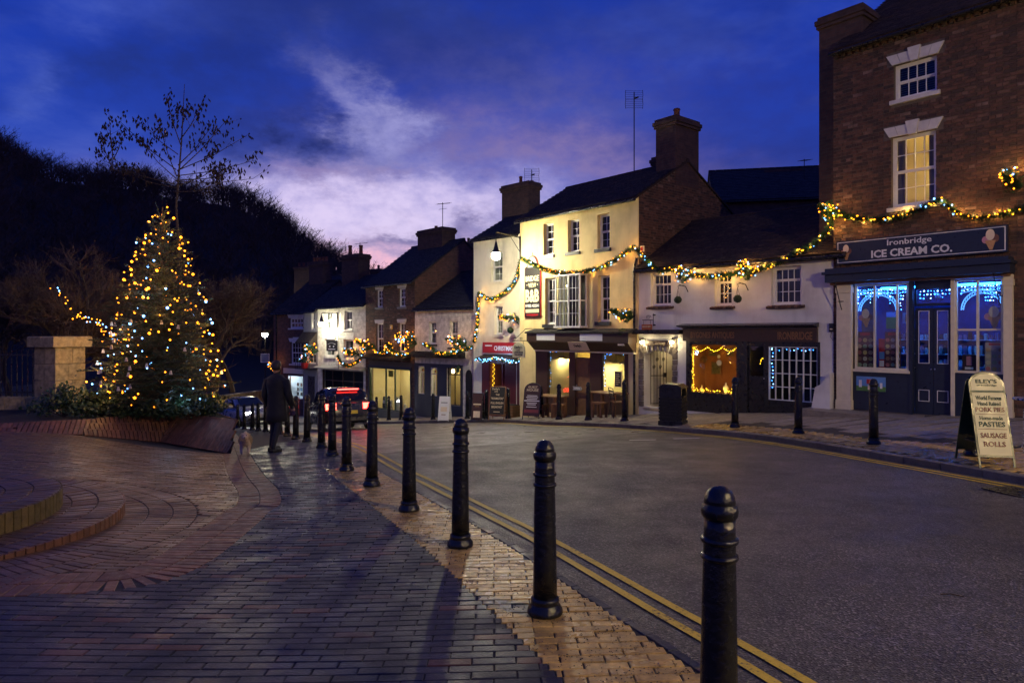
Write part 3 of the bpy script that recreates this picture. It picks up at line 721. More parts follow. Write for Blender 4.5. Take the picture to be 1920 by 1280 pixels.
# ------------------------------------------------------------------ houses
class House:
    """local frame: x along the facade to the right, y into the house, z up from base"""
    def __init__(s, name, label, P0, P1, base, D, cat='house'):
        s.P0, s.P1 = Vector(P0), Vector(P1); s.e = (s.P1-s.P0).normalized(); s.n = Vector((-s.e.y, s.e.x)); s.W = (s.P1-s.P0).length; s.base = base; s.D = D
        s.o = empty(name, (s.P0.x, s.P0.y, base), math.atan2(s.e.y, s.e.x), label, cat); s.rz = math.atan2(s.e.y, s.e.x); s.open = []
        s.M = Matrix.Translation((s.P0.x, s.P0.y, base)) @ Matrix.Rotation(s.rz, 4, 'Z')
    def loc(s, px, py, off=0.0):
        r = Vector(((px-960)/F, 1)); t = s.n.dot(s.P0+s.n*off)/s.n.dot(r); p = r*t
        return (p-s.P0).dot(s.e), EYE+t*(HZ-py)/F-s.base
    def rect(s, x0, x1, y0, y1, off=0.0):
        cx, cy_ = (x0+x1)/2, (y0+y1)/2
        return s.loc(x0, cy_, off)[0], s.loc(x1, cy_, off)[0], s.loc(cx, y1, off)[1], s.loc(cx, y0, off)[1]
    def z(s, px, py, off=0.0): return s.loc(px, py, off)[1]
    def u(s, px, off=0.0): return s.loc(px, HZ, off)[0]
    def world(s, x, y, z): return s.M @ Vector((x, y, z))
    def wall(s, H, m, t=.22, z0=-.9, mside=None, rise=0.0, ridge=None):
        mb = MB(); op = s.open
        us = sorted({0, s.W}|{a for o in op for a in o[:2]}); zs = sorted({z0, H}|{a for o in op for a in o[2:4]})
        us = [u for u in us if 0 <= u <= s.W]; zs = [z for z in zs if z0 <= z <= H]
        for u0, u1 in zip(us, us[1:]):
            for z_0, z_1 in zip(zs, zs[1:]):
                cu, cz = (u0+u1)/2, (z_0+z_1)/2
                if any(o[0] < cu < o[1] and o[2] < cz < o[3] for o in op): continue
                mb.quad((u0, 0, z_0), (u1, 0, z_0), (u1, 0, z_1), (u0, 0, z_1)); mb.quad((u0, t, z_1), (u1, t, z_1), (u1, t, z_0), (u0, t, z_0))
        for a, b, c, d in [o[:4] for o in op]:
            mb.quad((a, 0, c), (a, t, c), (a, t, d), (a, 0, d)); mb.quad((b, 0, d), (b, t, d), (b, t, c), (b, 0, c))
            mb.quad((a, 0, d), (a, t, d), (b, t, d), (b, 0, d)); mb.quad((a, 0, c), (b, 0, c), (b, t, c), (a, t, c))
        mb.build('wall', m, s.o)
        D = s.D; yr = ridge or D/2; zr = H+rise
        for x, nm in ((0, 'gable_wall'), (s.W, 'gable_wall')):
            g = MB(); x2 = x+(.2 if x == 0 else -.2)
            g.poly([(x, .002, z0), (x, D, z0), (x, D, H), (x, yr, zr), (x, .002, H)], (x2-x, 0, 0)); g.build(nm, mside or m, s.o, recalc=True)
        MB().box(.2, s.W-.2, D-.2, D, z0, H).build('back_wall', mside or m, s.o)
        s.H, s.zr, s.yr = H, zr, yr
    def roof(s, m, over=.16, side=.06, tiles=(.17, .115), limit=0, x0=None, x1=None, thick=.06, ridge_tiles=True, ze=None):
        x0 = -side if x0 is None else x0; x1 = s.W+side if x1 is None else x1
        H, zr, yr, D = s.H, s.zr, s.yr, s.D; sl = (zr-H)/yr
        o = MB(); ye, ze = -over, H-over*sl+.02; yb, zb = D+over, H-over*(zr-H)/(D-yr)+.02; zt = zr+.02
        o.poly([(x0, ye, ze), (x0, yr, zt), (x0, yb, zb), (x0, yb, zb+thick), (x0, yr, zt+thick), (x0, ye, ze+thick)], (x1-x0, 0, 0))
        ro = o.build('roof', m, s.o, recalc=True)
        its = []; L = math.hypot(yr-ye, zt-ze); ang = math.atan2(zt-ze, yr-ye); tw, tg = tiles; rows = int(L/tg); base = math.atan2(.012, tg)
        for r in range(rows):
            d = (r+.5)*tg; y, z = ye+math.cos(ang)*d-math.sin(ang)*(thick+.012), ze+math.sin(ang)*d+math.cos(ang)*(thick+.012)
            k = int((x1-x0)/tw)
            for i in range(k):
                x = x0+(i+.5+(.5 if r % 2 else 0))*tw
                if x > x1-tw*.3: continue
                M = Matrix.Translation((x+R.uniform(-.004, .004), y, z+R.uniform(-.003, .003))) @ Matrix.Rotation(ang-base+R.uniform(-.03, .03), 4, 'X') @ Matrix.Rotation(R.uniform(-.015, .015), 4, 'Z')
                its.append((M, tw-.004, tg*1.15, .016, x/s.W-abs(r-rows/2)*.01))
        pieces(ro, 'roof_tile', its, m, limit, .003)
        if ridge_tiles:
            rt = MB(); n = max(1, int((x1-x0)/.35)); w = (x1-x0)/n
            for i in range(n): rt.tube([(x0+w*i+.01, yr, zt+thick-.02), (x0+w*(i+1)-.006, yr, zt+thick-.02)], .085, .08, 8)
            rt.build('ridge_tiles', m, ro)
        g = MB(); g.tube([(x0, ye-.04, ze-.02), (x1, ye-.04, ze-.02)], .045, n=8); g.build('gutter', m_dark, s.o)
        s.ro = ro; s.ze = ze; return ro
    def chimney(s, x0, x1, y0, y1, z0, z1, pots=(), m=None, cap=True, parent=None):
        m = m or m_brick_dark; c = MB(); c.box(x0, x1, y0, y1, z0, z1)
        if cap: c.box(x0-.05, x1+.05, y0-.05, y1+.05, z1-.26, z1-.18); c.box(x0-.08, x1+.08, y0-.08, y1+.08, z1-.17, z1-.06); c.box(x0-.03, x1+.03, y0-.03, y1+.03, z1-.05, z1+.03)
        o = c.build('chimney', m, parent or s.ro)
        for (px_, py_, r, h) in pots:
            MB().lathe([(r*1.05, z1), (r*.95, z1+.06), (r*.82, z1+h*.8), (r*1.02, z1+h*.86), (r*1.02, z1+h*.95), (r*.8, z1+h)], 12, (px_, py_, 0)).build('chimney_pot', m_terra, s.ro, True)
        return o
    def sash(s, r, cols=3, rows=(2, 2), rec=.10, frame=.055, bar=.018, m=None, sill=None, sillm=None, back='dark', hole=True, curtain=None, sillh=.09, blinds=False):
        """sash window filling r = (x0,x1,z0,z1); two sashes with glazing bars, panes each a piece"""
        a, b, c, d = r; m = m or m_paint
        if hole: s.open.append((a, b, c, d))
        w = MB(); y0, y1 = rec, rec+.07
        w.box(a, a+frame, y0, y1, c, d); w.box(b-frame, b, y0, y1, c, d); w.box(a+frame, b-frame, y0, y1, d-frame, d); w.box(a+frame, b-frame, y0, y1, c, c+frame*1.2)
        o = w.build('window', m, s.o)
        zi0, zi1, xi0, xi1 = c+frame*1.2, d-frame, a+frame, b-frame
        rl, ru = rows; zm = zi0+(zi1-zi0)*rl/(rl+ru) if ru else zi1
        segs = [(zi0, zm, rl, y0+.03)]+([(zm, zi1, ru, y0+.008)] if ru else [])
        for (q0, q1, nr, yy) in segs:
            f = MB(); st = .03
            f.box(xi0, xi0+st, yy, yy+.032, q0, q1); f.box(xi1-st, xi1, yy, yy+.032, q0, q1); f.box(xi0+st, xi1-st, yy, yy+.032, q0, q0+st); f.box(xi0+st, xi1-st, yy, yy+.032, q1-st, q1)
            gx0, gx1, gz0, gz1 = xi0+st, xi1-st, q0+st, q1-st
            for i in range(1, cols): x = gx0+(gx1-gx0)*i/cols; f.box(x-bar/2, x+bar/2, yy+.004, yy+.028, gz0, gz1)
            for i in range(1, nr): z = gz0+(gz1-gz0)*i/nr; f.box(gx0, gx1, yy+.0055, yy+.0265, z-bar/2, z+bar/2)
            f.build('sash', m, o)
            for i in range(cols):
                for j in range(nr):
                    xx0, xx1 = gx0+(gx1-gx0)*i/cols+bar/2, gx0+(gx1-gx0)*(i+1)/cols-bar/2; zz0, zz1 = gz0+(gz1-gz0)*j/nr+bar/2, gz0+(gz1-gz0)*(j+1)/nr-bar/2
                    pane(o, xx0, xx1, zz0, zz1, yy+.016)
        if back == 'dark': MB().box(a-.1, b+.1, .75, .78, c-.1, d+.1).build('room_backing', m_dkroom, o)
        if curtain is not None:
            cm = MB(); n = 16
            for (q0, q1) in ((xi0, xi0+(xi1-xi0)*curtain[0]), (xi1-(xi1-xi0)*curtain[0], xi1)):
                pts = [(q0+(q1-q0)*i/n, y1+.06+.02*math.sin(i*2.3)) for i in range(n+1)]
                for p, q in zip(pts, pts[1:]): cm.quad((p[0], p[1], zi0), (q[0], q[1], zi0), (q[0], q[1], zi1), (p[0], p[1], zi1))
            cm.build('curtain', curtain[1], o)
        if blinds:
            bl = MB(); nz = int((zi1-zi0)/.05)
            for i in range(nz): bl.box(xi0, xi1, y1+.03, y1+.065, zi0+i*.05, zi0+i*.05+.006, M=None)
            bl.build('blind', M_blind, o)
        if sill: MB().box(a-.07, b+.07, -sill, rec, c-sillh, c-.003).build('sill', sillm or m_stone, o)
        return o
def pane(o, x0, x1, z0, z1, y, m=None):
    key = ('pane', (m or m_glass).name)
    if key not in _unit:
        me = MB().box(-.5, .5, -.5, .5, -.5, .5).mesh('pane'); me.materials.append(m or m_glass); _unit[key] = me
    p = link('pane', _unit[key], o); p.matrix_local = Matrix.Translation(((x0+x1)/2, y, (z0+z1)/2)) @ Matrix.Diagonal((x1-x0, .004, z1-z0, 1)); return p
M_blind = M_('venetian_blind', (.10, .10, .11), .6, .05, 4)
def brick_face(h, parent, name, x0, x1, z0, z1, holes, limit, face='front', x=0.0, prof=None, weight=None):
    """bricks laid proud of the wall in stretcher bond with headers, cut round the openings"""
    its = []; r = 0; z = z0; bh, bl, jt = .066, .215, .011
    while z+bh < z1:
        seg = [(x0, x1)]
        if prof: seg = [prof(z+bh/2)]
        for (a, b, c, d) in holes:
            if c < z+bh and d > z:
                ns = []
                for p, q in seg:
                    if b <= p or a >= q: ns.append((p, q)); continue
                    if a > p: ns.append((p, a))
                    if b < q: ns.append((b, q))
                seg = ns
        hd = r % 4 == 3
        for p, q in seg:
            st = (bl+jt) if not hd else (bl/2+jt)
            k0 = math.floor((p-x0)/st)-1; xx = x0+k0*st+(st/2 if r % 2 else 0)
            while xx < q:
                a, b = max(xx, p), min(xx+st-jt, q)
                if b-a > .035:
                    cx = (a+b)/2
                    if face == 'front': M = Matrix.Translation((cx, -.004+R.uniform(-.002, .002), z+bh/2)) @ Matrix.Rotation(PI/2, 4, 'X')
                    else: M = Matrix.Translation((x+.004+R.uniform(-.002, .002), cx, z+bh/2)) @ Matrix.Rotation(PI/2, 4, 'Y') @ Matrix.Rotation(PI/2, 4, 'Z')
                    its.append((M, b-a, bh, .02, weight(cx, z) if weight else R.random()))
                xx += st
        z += bh+jt; r += 1
    pieces(parent, name, its, m_brick, limit, .004)
def splay_lintel(h, r, hgt=.2, splay=.13, key=True, m=None, n=5):
    a, b, c, d = r; m = m or m_stone; o = None
    for i in range(n):
        if key and i == n//2: continue
        f0, f1 = i/n, (i+1)/n
        B = [a-.03+(b-a+.06)*f for f in (f0, f1)]; T = [a-.03-splay+(b-a+.06+2*splay)*f for f in (f0, f1)]
        MB().poly([(B[0]+.004, 0, d), (B[1]-.004, 0, d), (T[1]-.004, 0, d+hgt), (T[0]+.004, 0, d+hgt)], (0, -.045, 0)).build('lintel_stone', m, h.o, recalc=True)
    if key:
        cx = (a+b)/2; w = (b-a)/n/2
        MB().poly([(cx-w*.9, 0, d-.02), (cx+w*.9, 0, d-.02), (cx+w*1.5, 0, d+hgt+.06), (cx-w*1.5, 0, d+hgt+.06)], (0, -.075, 0)).build('keystone', m, h.o, recalc=True)
def chain(P, vp, px):
    d = Vector(((vp-960)/F, 1)).normalized(); a = (px-960)/F; t = (a*P[1]-P[0])/(d.x-a*d.y); return Vector((P[0]+d.x*t, P[1]+d.y*t))
PA = Vector(((1563-960)/F*16.2, 16.2))
PI_R = PA+Vector(((960+100)/F, -1)).normalized()*8.2
PB = chain(PA, -309, 1197); PC = chain(PB, -97, 975); PC2 = Vector(((975-960)/F*(PC.y+1.5), PC.y+1.5)); PD = chain(PC2, -309, 888)
PD2 = Vector(((888-960)/F*(PD.y+.5), PD.y+.5)); PE = chain(PD2, -300, 778); PF = chain(PE, -190, 686); PG = chain(PF, -540, 596)

# bulbs and greenery -------------------------------------------------
def bulb_mesh(m, r):
    key = ('bulb', m.name, r)
    if key not in _unit:
        bm = bmesh.new(); bmesh.ops.create_icosphere(bm, subdivisions=1, radius=r); me = bpy.data.meshes.new('bulb'); bm.to_mesh(me); bm.free(); me.materials.append(m)
        me.polygons.foreach_set('use_smooth', [True]*len(me.polygons)); _unit[key] = me
    return _unit[key]
def bulb(parent, p, m, r=.016):
    o = link('bulb', bulb_mesh(m, r), parent); o.location = p; return o
def leafspray(mb, p, d, L, r, n, lw=.012, ll=.07):
    """needle-like leaves round the line p, p+d*L"""
    d = Vector(d).normalized()
    for i in range(n):
        q = Vector(p)+d*L*R.random(); o = Vector((R.gauss(0, 1), R.gauss(0, 1), R.gauss(0, 1))); o = (o-d*o.dot(d))
        if o.length < 1e-4: continue
        o.normalize(); o = (o+d*R.uniform(-.3, .8)).normalized(); l = ll*R.uniform(.6, 1.3)*r; w = o.orthogonal().normalized()*lw
        mb.add([q-w, q+w, q+o*l*.6+w*.8, q+o*l, q+o*l*.6-w*.8], ((0, 1, 2, 3, 4),))
def garland(label, pts, rad=.075, spacing=.10, group='lit garlands along the house fronts', cool=.22, br=.0165, loc=None):
    pts = [Vector(p) for p in pts]
    fine = []
    for i in range(len(pts)-1):
        p0, p1, p2, p3 = pts[max(i-1, 0)], pts[i], pts[i+1], pts[min(i+2, len(pts)-1)]
        for k in range(10):
            t = k/10; fine.append(.5*((2*p1)+(p2-p0)*t+(2*p0-5*p1+4*p2-p3)*t*t+(3*p1-p0-3*p2+p3)*t**3))
    fine.append(pts[-1])
    br *= max(1, fine[0].y/21); spacing *= max(1, fine[0].y/26)
    base = fine[0]; o = empty('garland', base, 0, label, 'garland', group)
    f = [p-base for p in fine]; mb = MB(); w = MB(); w.tube(f, .012, n=5); w.build('wire', m_wire, o)
    acc = 0; i = 0
    for a, b in zip(f, f[1:]):
        L = (b-a).length; leafspray(mb, a, b-a, L, rad/.065, int(L*620), .0105, .095)
        acc += L
        while acc > spacing*1.1:
            acc -= spacing*1.1; v = Vector((R.gauss(0, 1), R.gauss(0, 1)-.8, R.gauss(0, 1))).normalized()*rad*R.uniform(.7, 1.25)
            c_ = R.random() < cool; q_ = a.lerp(b, R.random())+v; bulb(o, q_, m_cool if c_ else m_warm, br*R.choice((.8, 1, 1, 1.25))); i += 1
            if i % 4 == 2: glow(o, q_+v.normalized()*.03, COOLC if cool > .5 else AMB, GW)
    mb.build('foliage', m_garland, o, kind='stuff'); return o
GW = 2.4
def wall_spray(label, p, d, L=.75, rad=.26, nb=22, group='lit fir sprays fixed to the house fronts', cool=.25, br=.0165):
    """small fir top mounted at an angle on a wall"""
    br *= max(1, Vector(p).y/21); nb = int(nb*1.2)
    o = empty('fir_spray', p, 0, label, 'decoration', group); d = Vector(d).normalized(); mb = MB(); s = MB(); s.tube([(0, 0, 0), d*L], .014, .005, 5); s.build('stem', m_bark, o)
    u = d.orthogonal().normalized(); v = d.cross(u)
    for i in range(48):
        f = R.random(); a = R.random()*2*PI; l = rad*(1.15-f*.9)*R.uniform(.7, 1.1); b = (u*math.cos(a)+v*math.sin(a)+d*.55).normalized()
        leafspray(mb, d*L*f, b, l, 1, int(36+l*60), .008, .06)
    mb.build('foliage', m_garland, o, kind='stuff')
    for i in range(nb):
        f = R.random(); a = R.random()*2*PI; l = rad*(1.15-f*.9)
        if i % 7 == 3: glow(o, d*L*(f*.9+.1)+(u*math.cos(a)+v*math.sin(a)+d*.5)*l*1.15, AMB, GW)
        bulb(o, d*L*(f*.9+.1)+(u*math.cos(a)+v*math.sin(a)+d*.5)*l*R.uniform(.6, 1.05), m_cool if R.random() < cool else m_warm, br*R.choice((.8, 1, 1, 1.25)))
    return o
def topiary(label, p, r=.13, drop=.3):
    o = empty('hanging_topiary_ball', p, 0, label, 'topiary', 'clipped balls hanging from the wall brackets'); mb = MB()
    for i in range(420):
        v = Vector((R.gauss(0, 1), R.gauss(0, 1), R.gauss(0, 1))).normalized(); w = v.orthogonal().normalized()*.014; t = v.cross(w); q = v*r*R.uniform(.88, 1.02)
        mb.add([q-w, q+t+v*.006, q+w, q-t+v*.012], ((0, 1, 2, 3),))
    mb.ball((0, 0, 0), r*.93, 14); mb.build('foliage', m_box, o)
    c = MB()
    for a in (0, 2.1, 4.2): c.tube([(r*.6*math.cos(a), r*.6*math.sin(a), r*.75), (0, 0, r+drop)], .004, n=4)
    c.build('chain', m_wire, o); return o
def aerial(label, p, h, kind='grid'):
    o = empty('television_aerial', p, 0, label, 'aerial', 'television aerials on the roofs'); MB().tube([(0, 0, 0), (0, 0, h)], .018, n=6).build('mast', m_black, o)
    a = MB()
    if kind == 'grid':
        for zz in (h-.1, h-.42):
            for k in range(5): a.tube([(-.30, 0, zz-.14+k*.07), (.30, 0, zz-.14+k*.07)], .006, n=4)
            for x in (-.3, .3): a.tube([(x, 0, zz-.17), (x*1.05, 0, zz), (x, 0, zz+.17)], .010, n=4)
        a.tube([(-.02, -.1, h-.26), (.1, -.25, h-.26)], .03, n=5)
    else:
        a.tube([(-.25, -.2, h-.12), (.35, .25, h+.02)], .012, n=5)
        for k in range(8):
            f = k/7; q = Vector((-.25, -.2, h-.12)).lerp(Vector((.35, .25, h+.02)), f); a.tube([q+Vector((-.1, .14, .0)), q+Vector((.1, -.14, .0))], .007, n=4)
        a.tube([(-.2, 0, h-.35), (.2, 0, h-.3)], .01, n=4)
    a.build('elements', m_black, o); return o
# ================================================================== brick house with the ice cream shop
hA = House('brick_house', 'tall dark brick house with splayed white window heads above the ice cream shop', PA, PI_R, -.13, 7.5)
h = hA
rA1 = h.rect(1676, 1757, 112, 180); rA2 = h.rect(1671, 1755, 250, 385)
rW = h.rect(1602, 1703, 540, 693); rDr = h.rect(1710, 1782, 538, 776); rW2 = h.rect(1792, 1881, 535, 700)
zf = h.z(1720, 524)                                       # underside of the shop canopy
h.open += [(rW[0], rDr[0]-.02, rW[2], zf-.03)] if False else []
shop = (h.u(1600), h.u(1883), .02, zf-.02); h.open.append(shop)
h.sash(rA1, 4, (1, 1), .10, .05, .018, sill=.07, blinds=True)
h.sash(rA2, 4, (2, 2), .10, .05, .018, sill=.07, back=None, curtain=(.2, M_('linen_curtain', (.28, .2, .12), .9, .2, 9)))
HA = h.z(1563, 98); h.wall(HA, m_mortar, rise=2.6, mside=m_brick_dark)
for r in (rA1, rA2): splay_lintel(h, r, .22, .12)
holes = [rA1, rA2, (rA1[0]-.15, rA1[1]+.15, rA1[3], rA1[3]+.22), (rA2[0]-.15, rA2[1]+.15, rA2[3], rA2[3]+.22), (rA1[0]-.07, rA1[1]+.07, rA1[2]-.09, rA1[2]), (rA2[0]-.07, rA2[1]+.07, rA2[2]-.09, rA2[2]), (shop[0]-.25, h.u(1902), -1, zf+.05)]
brick_face(h, h.o, 'brick', 0.0, 6.0, 0.0, HA-.12, holes, 300, weight=lambda x, z: (5 if z > zf and x < 3.5 else 0)+x*.3-abs(z-4)*.05)
co = MB(); co.box(-.02, h.W, -.06, 0, HA-.12, HA-.02)
co.build('cornice', m_brick_dark, h.o)
for i in range(46): MB().box(.05+i*.15, .12+i*.15, -.055, -.003, HA-.2, HA-.122).build('dentil', m_brick_dark, h.o) if i < 30 else None
h.roof(m_tile, .16, .02, (.17, .1), 60)
h.chimney(-.62, .42, .55, 1.35, -.5, HA+1.15, (), m_brick_dark, parent=h.o)
# warm room behind the lit sash
rm = MB(); a, b, c, d = rA2
rm.box(a-.6, b+1.0, 2.2, 2.25, c-.4, d+.5); rm.box(a-.6, b+1.0, .24, 2.2, d+.10, d+.14); rm.box(a-.6, b+1, .24, 2.2, c-.45, c-.4); rm.box(a-.64, a-.6, .24, 2.2, c-.4, d+.5); rm.box(b+1, b+1.04, .24, 2.2, c-.4, d+.5)
rm.build('lit_room', m_room, h.o)
MB().ball((b+.5, 1.5, d-.25), .09, 12).build('ceiling_lamp', M_emit('room_lamp', (1, .68, .24), 420), h.o, True)
# shop front --------------------------------------------------------
pl = MB()
for q0, q1 in ((h.u(1572), h.u(1599)), (h.u(1884), h.u(1901))):
    pl = MB(); pl.box(q0, q1, -.10, .02, .0, zf); pl.box(q0-.015, q1+.015, -.125, -.0, 0, .22); pl.box(q0-.015, q1+.015, -.125, 0, zf-.22, zf-.1); pl.build('pilaster', m_creamtrim, h.o)
cn = MB(); q0, q1 = h.u(1556), h.u(1907)
cn.box(q0, q1, -.42, 0, zf+.20, zf+.26); cn.box(q0+.05, q1-.05, -.36, -.005, zf+.262, zf+.34); cn.box(q0+.04, q1-.03, -.34, -.006, zf+.02, zf+.197)
cn.build('awning_box', m_navy, h.o); MB().box(q0+.08, q1-.08, -.16, -.008, zf-.035, zf+.018).build('awning_rail', m_wood, h.o)
ar = MB()
for q in (h.u(1578), h.u(1872)): ar.tube([(q, -.33, zf+.03), (q+.06, -.2, zf-.5), (q+.07, -.14, zf-.62)], .011, n=6); ar.tube([(q-.03, -.12, zf-.42), (q+.1, -.12, zf-.42)], .01, n=5)
ar.build('awning_arm', m_dark, h.o)
def shop_window(hh, r, cuts, zc, y, m, frame=.045, name='shop_window', bar=.04):
    a, b, c, d = r; f = MB(); f.box(a, a+frame, y, y+.07, c, d); f.box(b-frame, b, y, y+.07, c, d); f.box(a+frame, b-frame, y, y+.07, d-frame, d); f.box(a+frame, b-frame, y, y+.07, c, c+frame)
    xs = [a+frame]+cuts+[b-frame]; zs = [c+frame]+zc+[d-frame]
    for x in cuts: f.box(x-bar/2, x+bar/2, y+.004, y+.066, c+frame, d-frame)
    for z in zc: f.box(a+frame, b-frame, y+.008, y+.062, z-bar/2, z+bar/2)
    o = f.build(name, m, hh.o)
    for i in range(len(xs)-1):
        for j in range(len(zs)-1): pane(o, xs[i]+bar/2*(i > 0), xs[i+1]-bar/2*(i < len(xs)-2), zs[j]+bar/2*(j > 0), zs[j+1]-bar/2*(j < len(zs)-2), y+.035)
    return o
yw = .02
w1 = shop_window(h, (rW[0], rW[1], rW[2], zf-.04), [h.u(1638.5), h.u(1681)], [], yw, m_creamtrim)
w2 = shop_window(h, (rW2[0]-.03, rW2[1], rW2[2], zf-.04), [h.u(1832)], [h.z(1836, 618)], yw, m_creamtrim)
MB().box(rW[0]-.03, rW[1]+.04, -.06, yw+.08, rW[2]-.06, rW[2]-.003).build('sill', m_creamtrim, h.o)
st = MB(); st.box(h.u(1599)+.002, h.u(1708), .0, .09, 0, rW[2]-.062); st.box(h.u(1786), h.u(1884)-.002, .0, .09, 0, rW2[2]-.004); st.build('stall_riser', m_navy, h.o)
for q in (1704.5, 1783): MB().box(h.u(q), h.u(q)+.075, -.02, .10, 0, zf-.03).build('door_post', m_creamtrim if q > 1750 else m_navy, h.o)
# double door with fanlight
x0, x1 = h.u(1712), h.u(1782); zd = h.z(1745, 574); zt0, zt1 = h.z(1747, 568), h.z(1747, 541)
f = MB(); f.box(x0, x1, .10, .16, zt0-.06, zt0); f.box(x0, x1, .10, .16, zt1, zf-.02); f.box(x0, x0+.03, .1, .16, zt0, zt1); f.box(x1-.03, x1, .1, .16, zt0, zt1)
o = f.build('fanlight', m_navy, h.o); pane(o, x0+.03, x1-.03, zt0, zt1, .13)
xm = (x0+x1)/2
for q0, q1, hx in ((x0, xm-.004, xm-.04), (xm+.004, x1, xm+.04)):
    d_ = MB(); zg0, zg1 = h.z(1745, 682), h.z(1745, 582); e_ = .07
    d_.box(q0, q0+e_, .11, .16, .02, zd-.03); d_.box(q1-e_, q1, .11, .16, .02, zd-.03); d_.box(q0+e_, q1-e_, .11, .16, zg1, zd-.03); d_.box(q0+e_, q1-e_, .11, .16, .02, zg0)
    do = d_.build('door', m_navy, h.o); pane(do, q0+e_, q1-e_, zg0, zg1, .135)
    t_ = MB(); 
    for (a, b, c, d) in ((q0+e_, q1-e_, zg0, zg1), (q0+e_, q1-e_, .3, .55)):
        t_.box(a, a+.012, .098, .11, c, d); t_.box(b-.012, b, .098, .11, c, d); t_.box(a+.012, b-.012, .098, .11, c, c+.012); t_.box(a+.012, b-.012, .098, .11, d-.012, d)
    t_.build('moulding', m_paint, do); MB().ball((hx, .085, 1.0), .022, 8).build('door_knob', m_steel, do)
m_cool2 = M_emit('ice_white_bulb', (.25, .55, 1), 12); m_cool2.cycles.emission_sampling = 'NONE'
m_skyb0 = M_('counter_front', (.10, .16, .24), .4, .3, 3)
# shop interior in blue light
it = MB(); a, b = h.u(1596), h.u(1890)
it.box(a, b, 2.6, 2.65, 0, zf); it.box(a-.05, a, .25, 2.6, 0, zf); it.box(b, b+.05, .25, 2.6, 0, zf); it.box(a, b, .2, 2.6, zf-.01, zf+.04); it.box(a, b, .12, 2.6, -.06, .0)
it.build('shop_interior', M_('shop_wall', (.02, .06, .22), .8, .5, 3), h.o)  # blue of the shop light is put into the wall colour too
ct = MB(); ct.box(h.u(1725), b-.1, 1.5, 2.0, 0, .95); ct.box(h.u(1725)-.05, b-.05, 1.42, 2.05, .952, 1.0); ct.build('counter', m_skyb0, h.o)
MB().tube([(a+.25, 1.0, zf-.1), (b-.25, 1.0, zf-.1)], .025, n=8).build('tube_lamp', M_emit('blue_tube', (.01, .16, 1), 50), h.o)
for k, (x_, z_) in enumerate([(a+.25+.42*i, z) for z in (.9, 1.25, 1.6) for i in range(6)]):
    if x_ > b-.3: continue
    sh = MB().box(x_-.2, x_+.2, 2.38, 2.6, z_, z_+.02).build('shelf', m_paint, h.o)
    for q in range(4):
        hh_ = R.uniform(.1, .22); MB().lathe([(.035, z_+.021), (.045, z_+.021+hh_*.7), (.03, z_+.021+hh_)], 10, (x_-.15+q*.1, 2.48, 0)).build('jar', R.choice((m_vanilla, m_straw, m_choc, m_paint, m_terra)), sh)
# posters and cut-outs standing in the windows
def cone_cutout(hh, px, py, w, hgt, y, name, label, par=None):
    """flat printed ice cream board: cone and three scoops"""
    u0, z0 = hh.loc(px, py); o = par or empty(name, hh.world(u0, y, z0), hh.rz, label, 'cutout', 'printed ice cream cut-outs')
    off = (u0, z0) if par else (0, 0)
    def pol(pts, m, yy, nm): MB().poly([(off[0]+p[0], (y if par else 0)+yy, off[1]+p[1]) for p in pts], (0, -.004, 0)).build(nm, m, o, recalc=True)
    def disc(cx, cz, rx, rz, n=20): return [(cx+rx*math.cos(2*PI*i/n)*(1+.05*math.sin(i*3)), cz+rz*math.sin(2*PI*i/n)) for i in range(n)]
    pol(disc(-w*.28, hgt*.02, w*.24, hgt*.17), m_straw, 0, 'strawberry_scoop'); pol(disc(w*.28, hgt*.05, w*.25, hgt*.18), m_choc, -.001, 'chocolate_scoop')
    pol([(-w*.34, 0), (w*.34, 0), (w*.12, -hgt*.5), (-w*.02, -hgt*.5)], m_cone, -.005, 'wafer_cone'); pol(disc(0, hgt*.24, w*.27, hgt*.26), m_vanilla, -.0105, 'vanilla_scoop')
    return o
cone_cutout(h, 1619, 596, .30, .42, .12, 'ice_cream_cutout', 'printed ice cream cone inside the left shop window'); cone_cutout(h, 1860, 594, .33, .44, .12, 'ice_cream_cutout', 'large printed ice cream cone in the upper right shop window pane')
def tub_poster(px0, px1, py0, py1, cols, rows, label, m):
    a, b, c, d = h.rect(px0, px1, py0, py1); o = empty('flavour_poster', h.world((a+b)/2, .13, c), h.rz, label, 'poster', 'flavour posters in the shop windows'); w, hh_ = b-a, d-c
    MB().box(-w/2, w/2, 0, .01, 0, hh_).build('sheet', m, o); tops = [M_('tub%d' % k, c_, .5, .1, 40) for k, c_ in enumerate(((.5, .35, .2), (.55, .5, .38), (.5, .16, .14), (.32, .42, .28), (.3, .16, .1), (.55, .45, .15)))]
    MB().box(-w*.3, w*.3, -.006, 0, hh_*.90, hh_*.98).build('header', m_redp, o)
    for i in range(cols):
        for j in range(rows):
            MB().lathe([(w/cols*.40, 0), (w/cols*.40, .006)], 14, M=Matrix.Translation((-w/2+w*(i+.5)/cols, -.001, hh_*.86*(j+.5)/rows)) @ Matrix.Rotation(PI/2, 4, 'X')).build('tub', R.choice(tops), o)
m_post = M_('poster_maroon', (.10, .03, .03), .5, .1, 8); m_post2 = M_('poster_grey', (.4, .38, .36), .5, .1, 8)
tub_poster(1602, 1633, 622, 690, 3, 5, 'dark flavour poster with tubs at the far left of the shop window', m_post)
tub_poster(1655, 1684, 622, 690, 3, 5, 'dark flavour poster with tubs beside the narrow third pane', m_post)
tub_poster(1843, 1879, 642, 698, 3, 4, 'pale flavour poster with nine tubs at the lower right pane', m_post2)
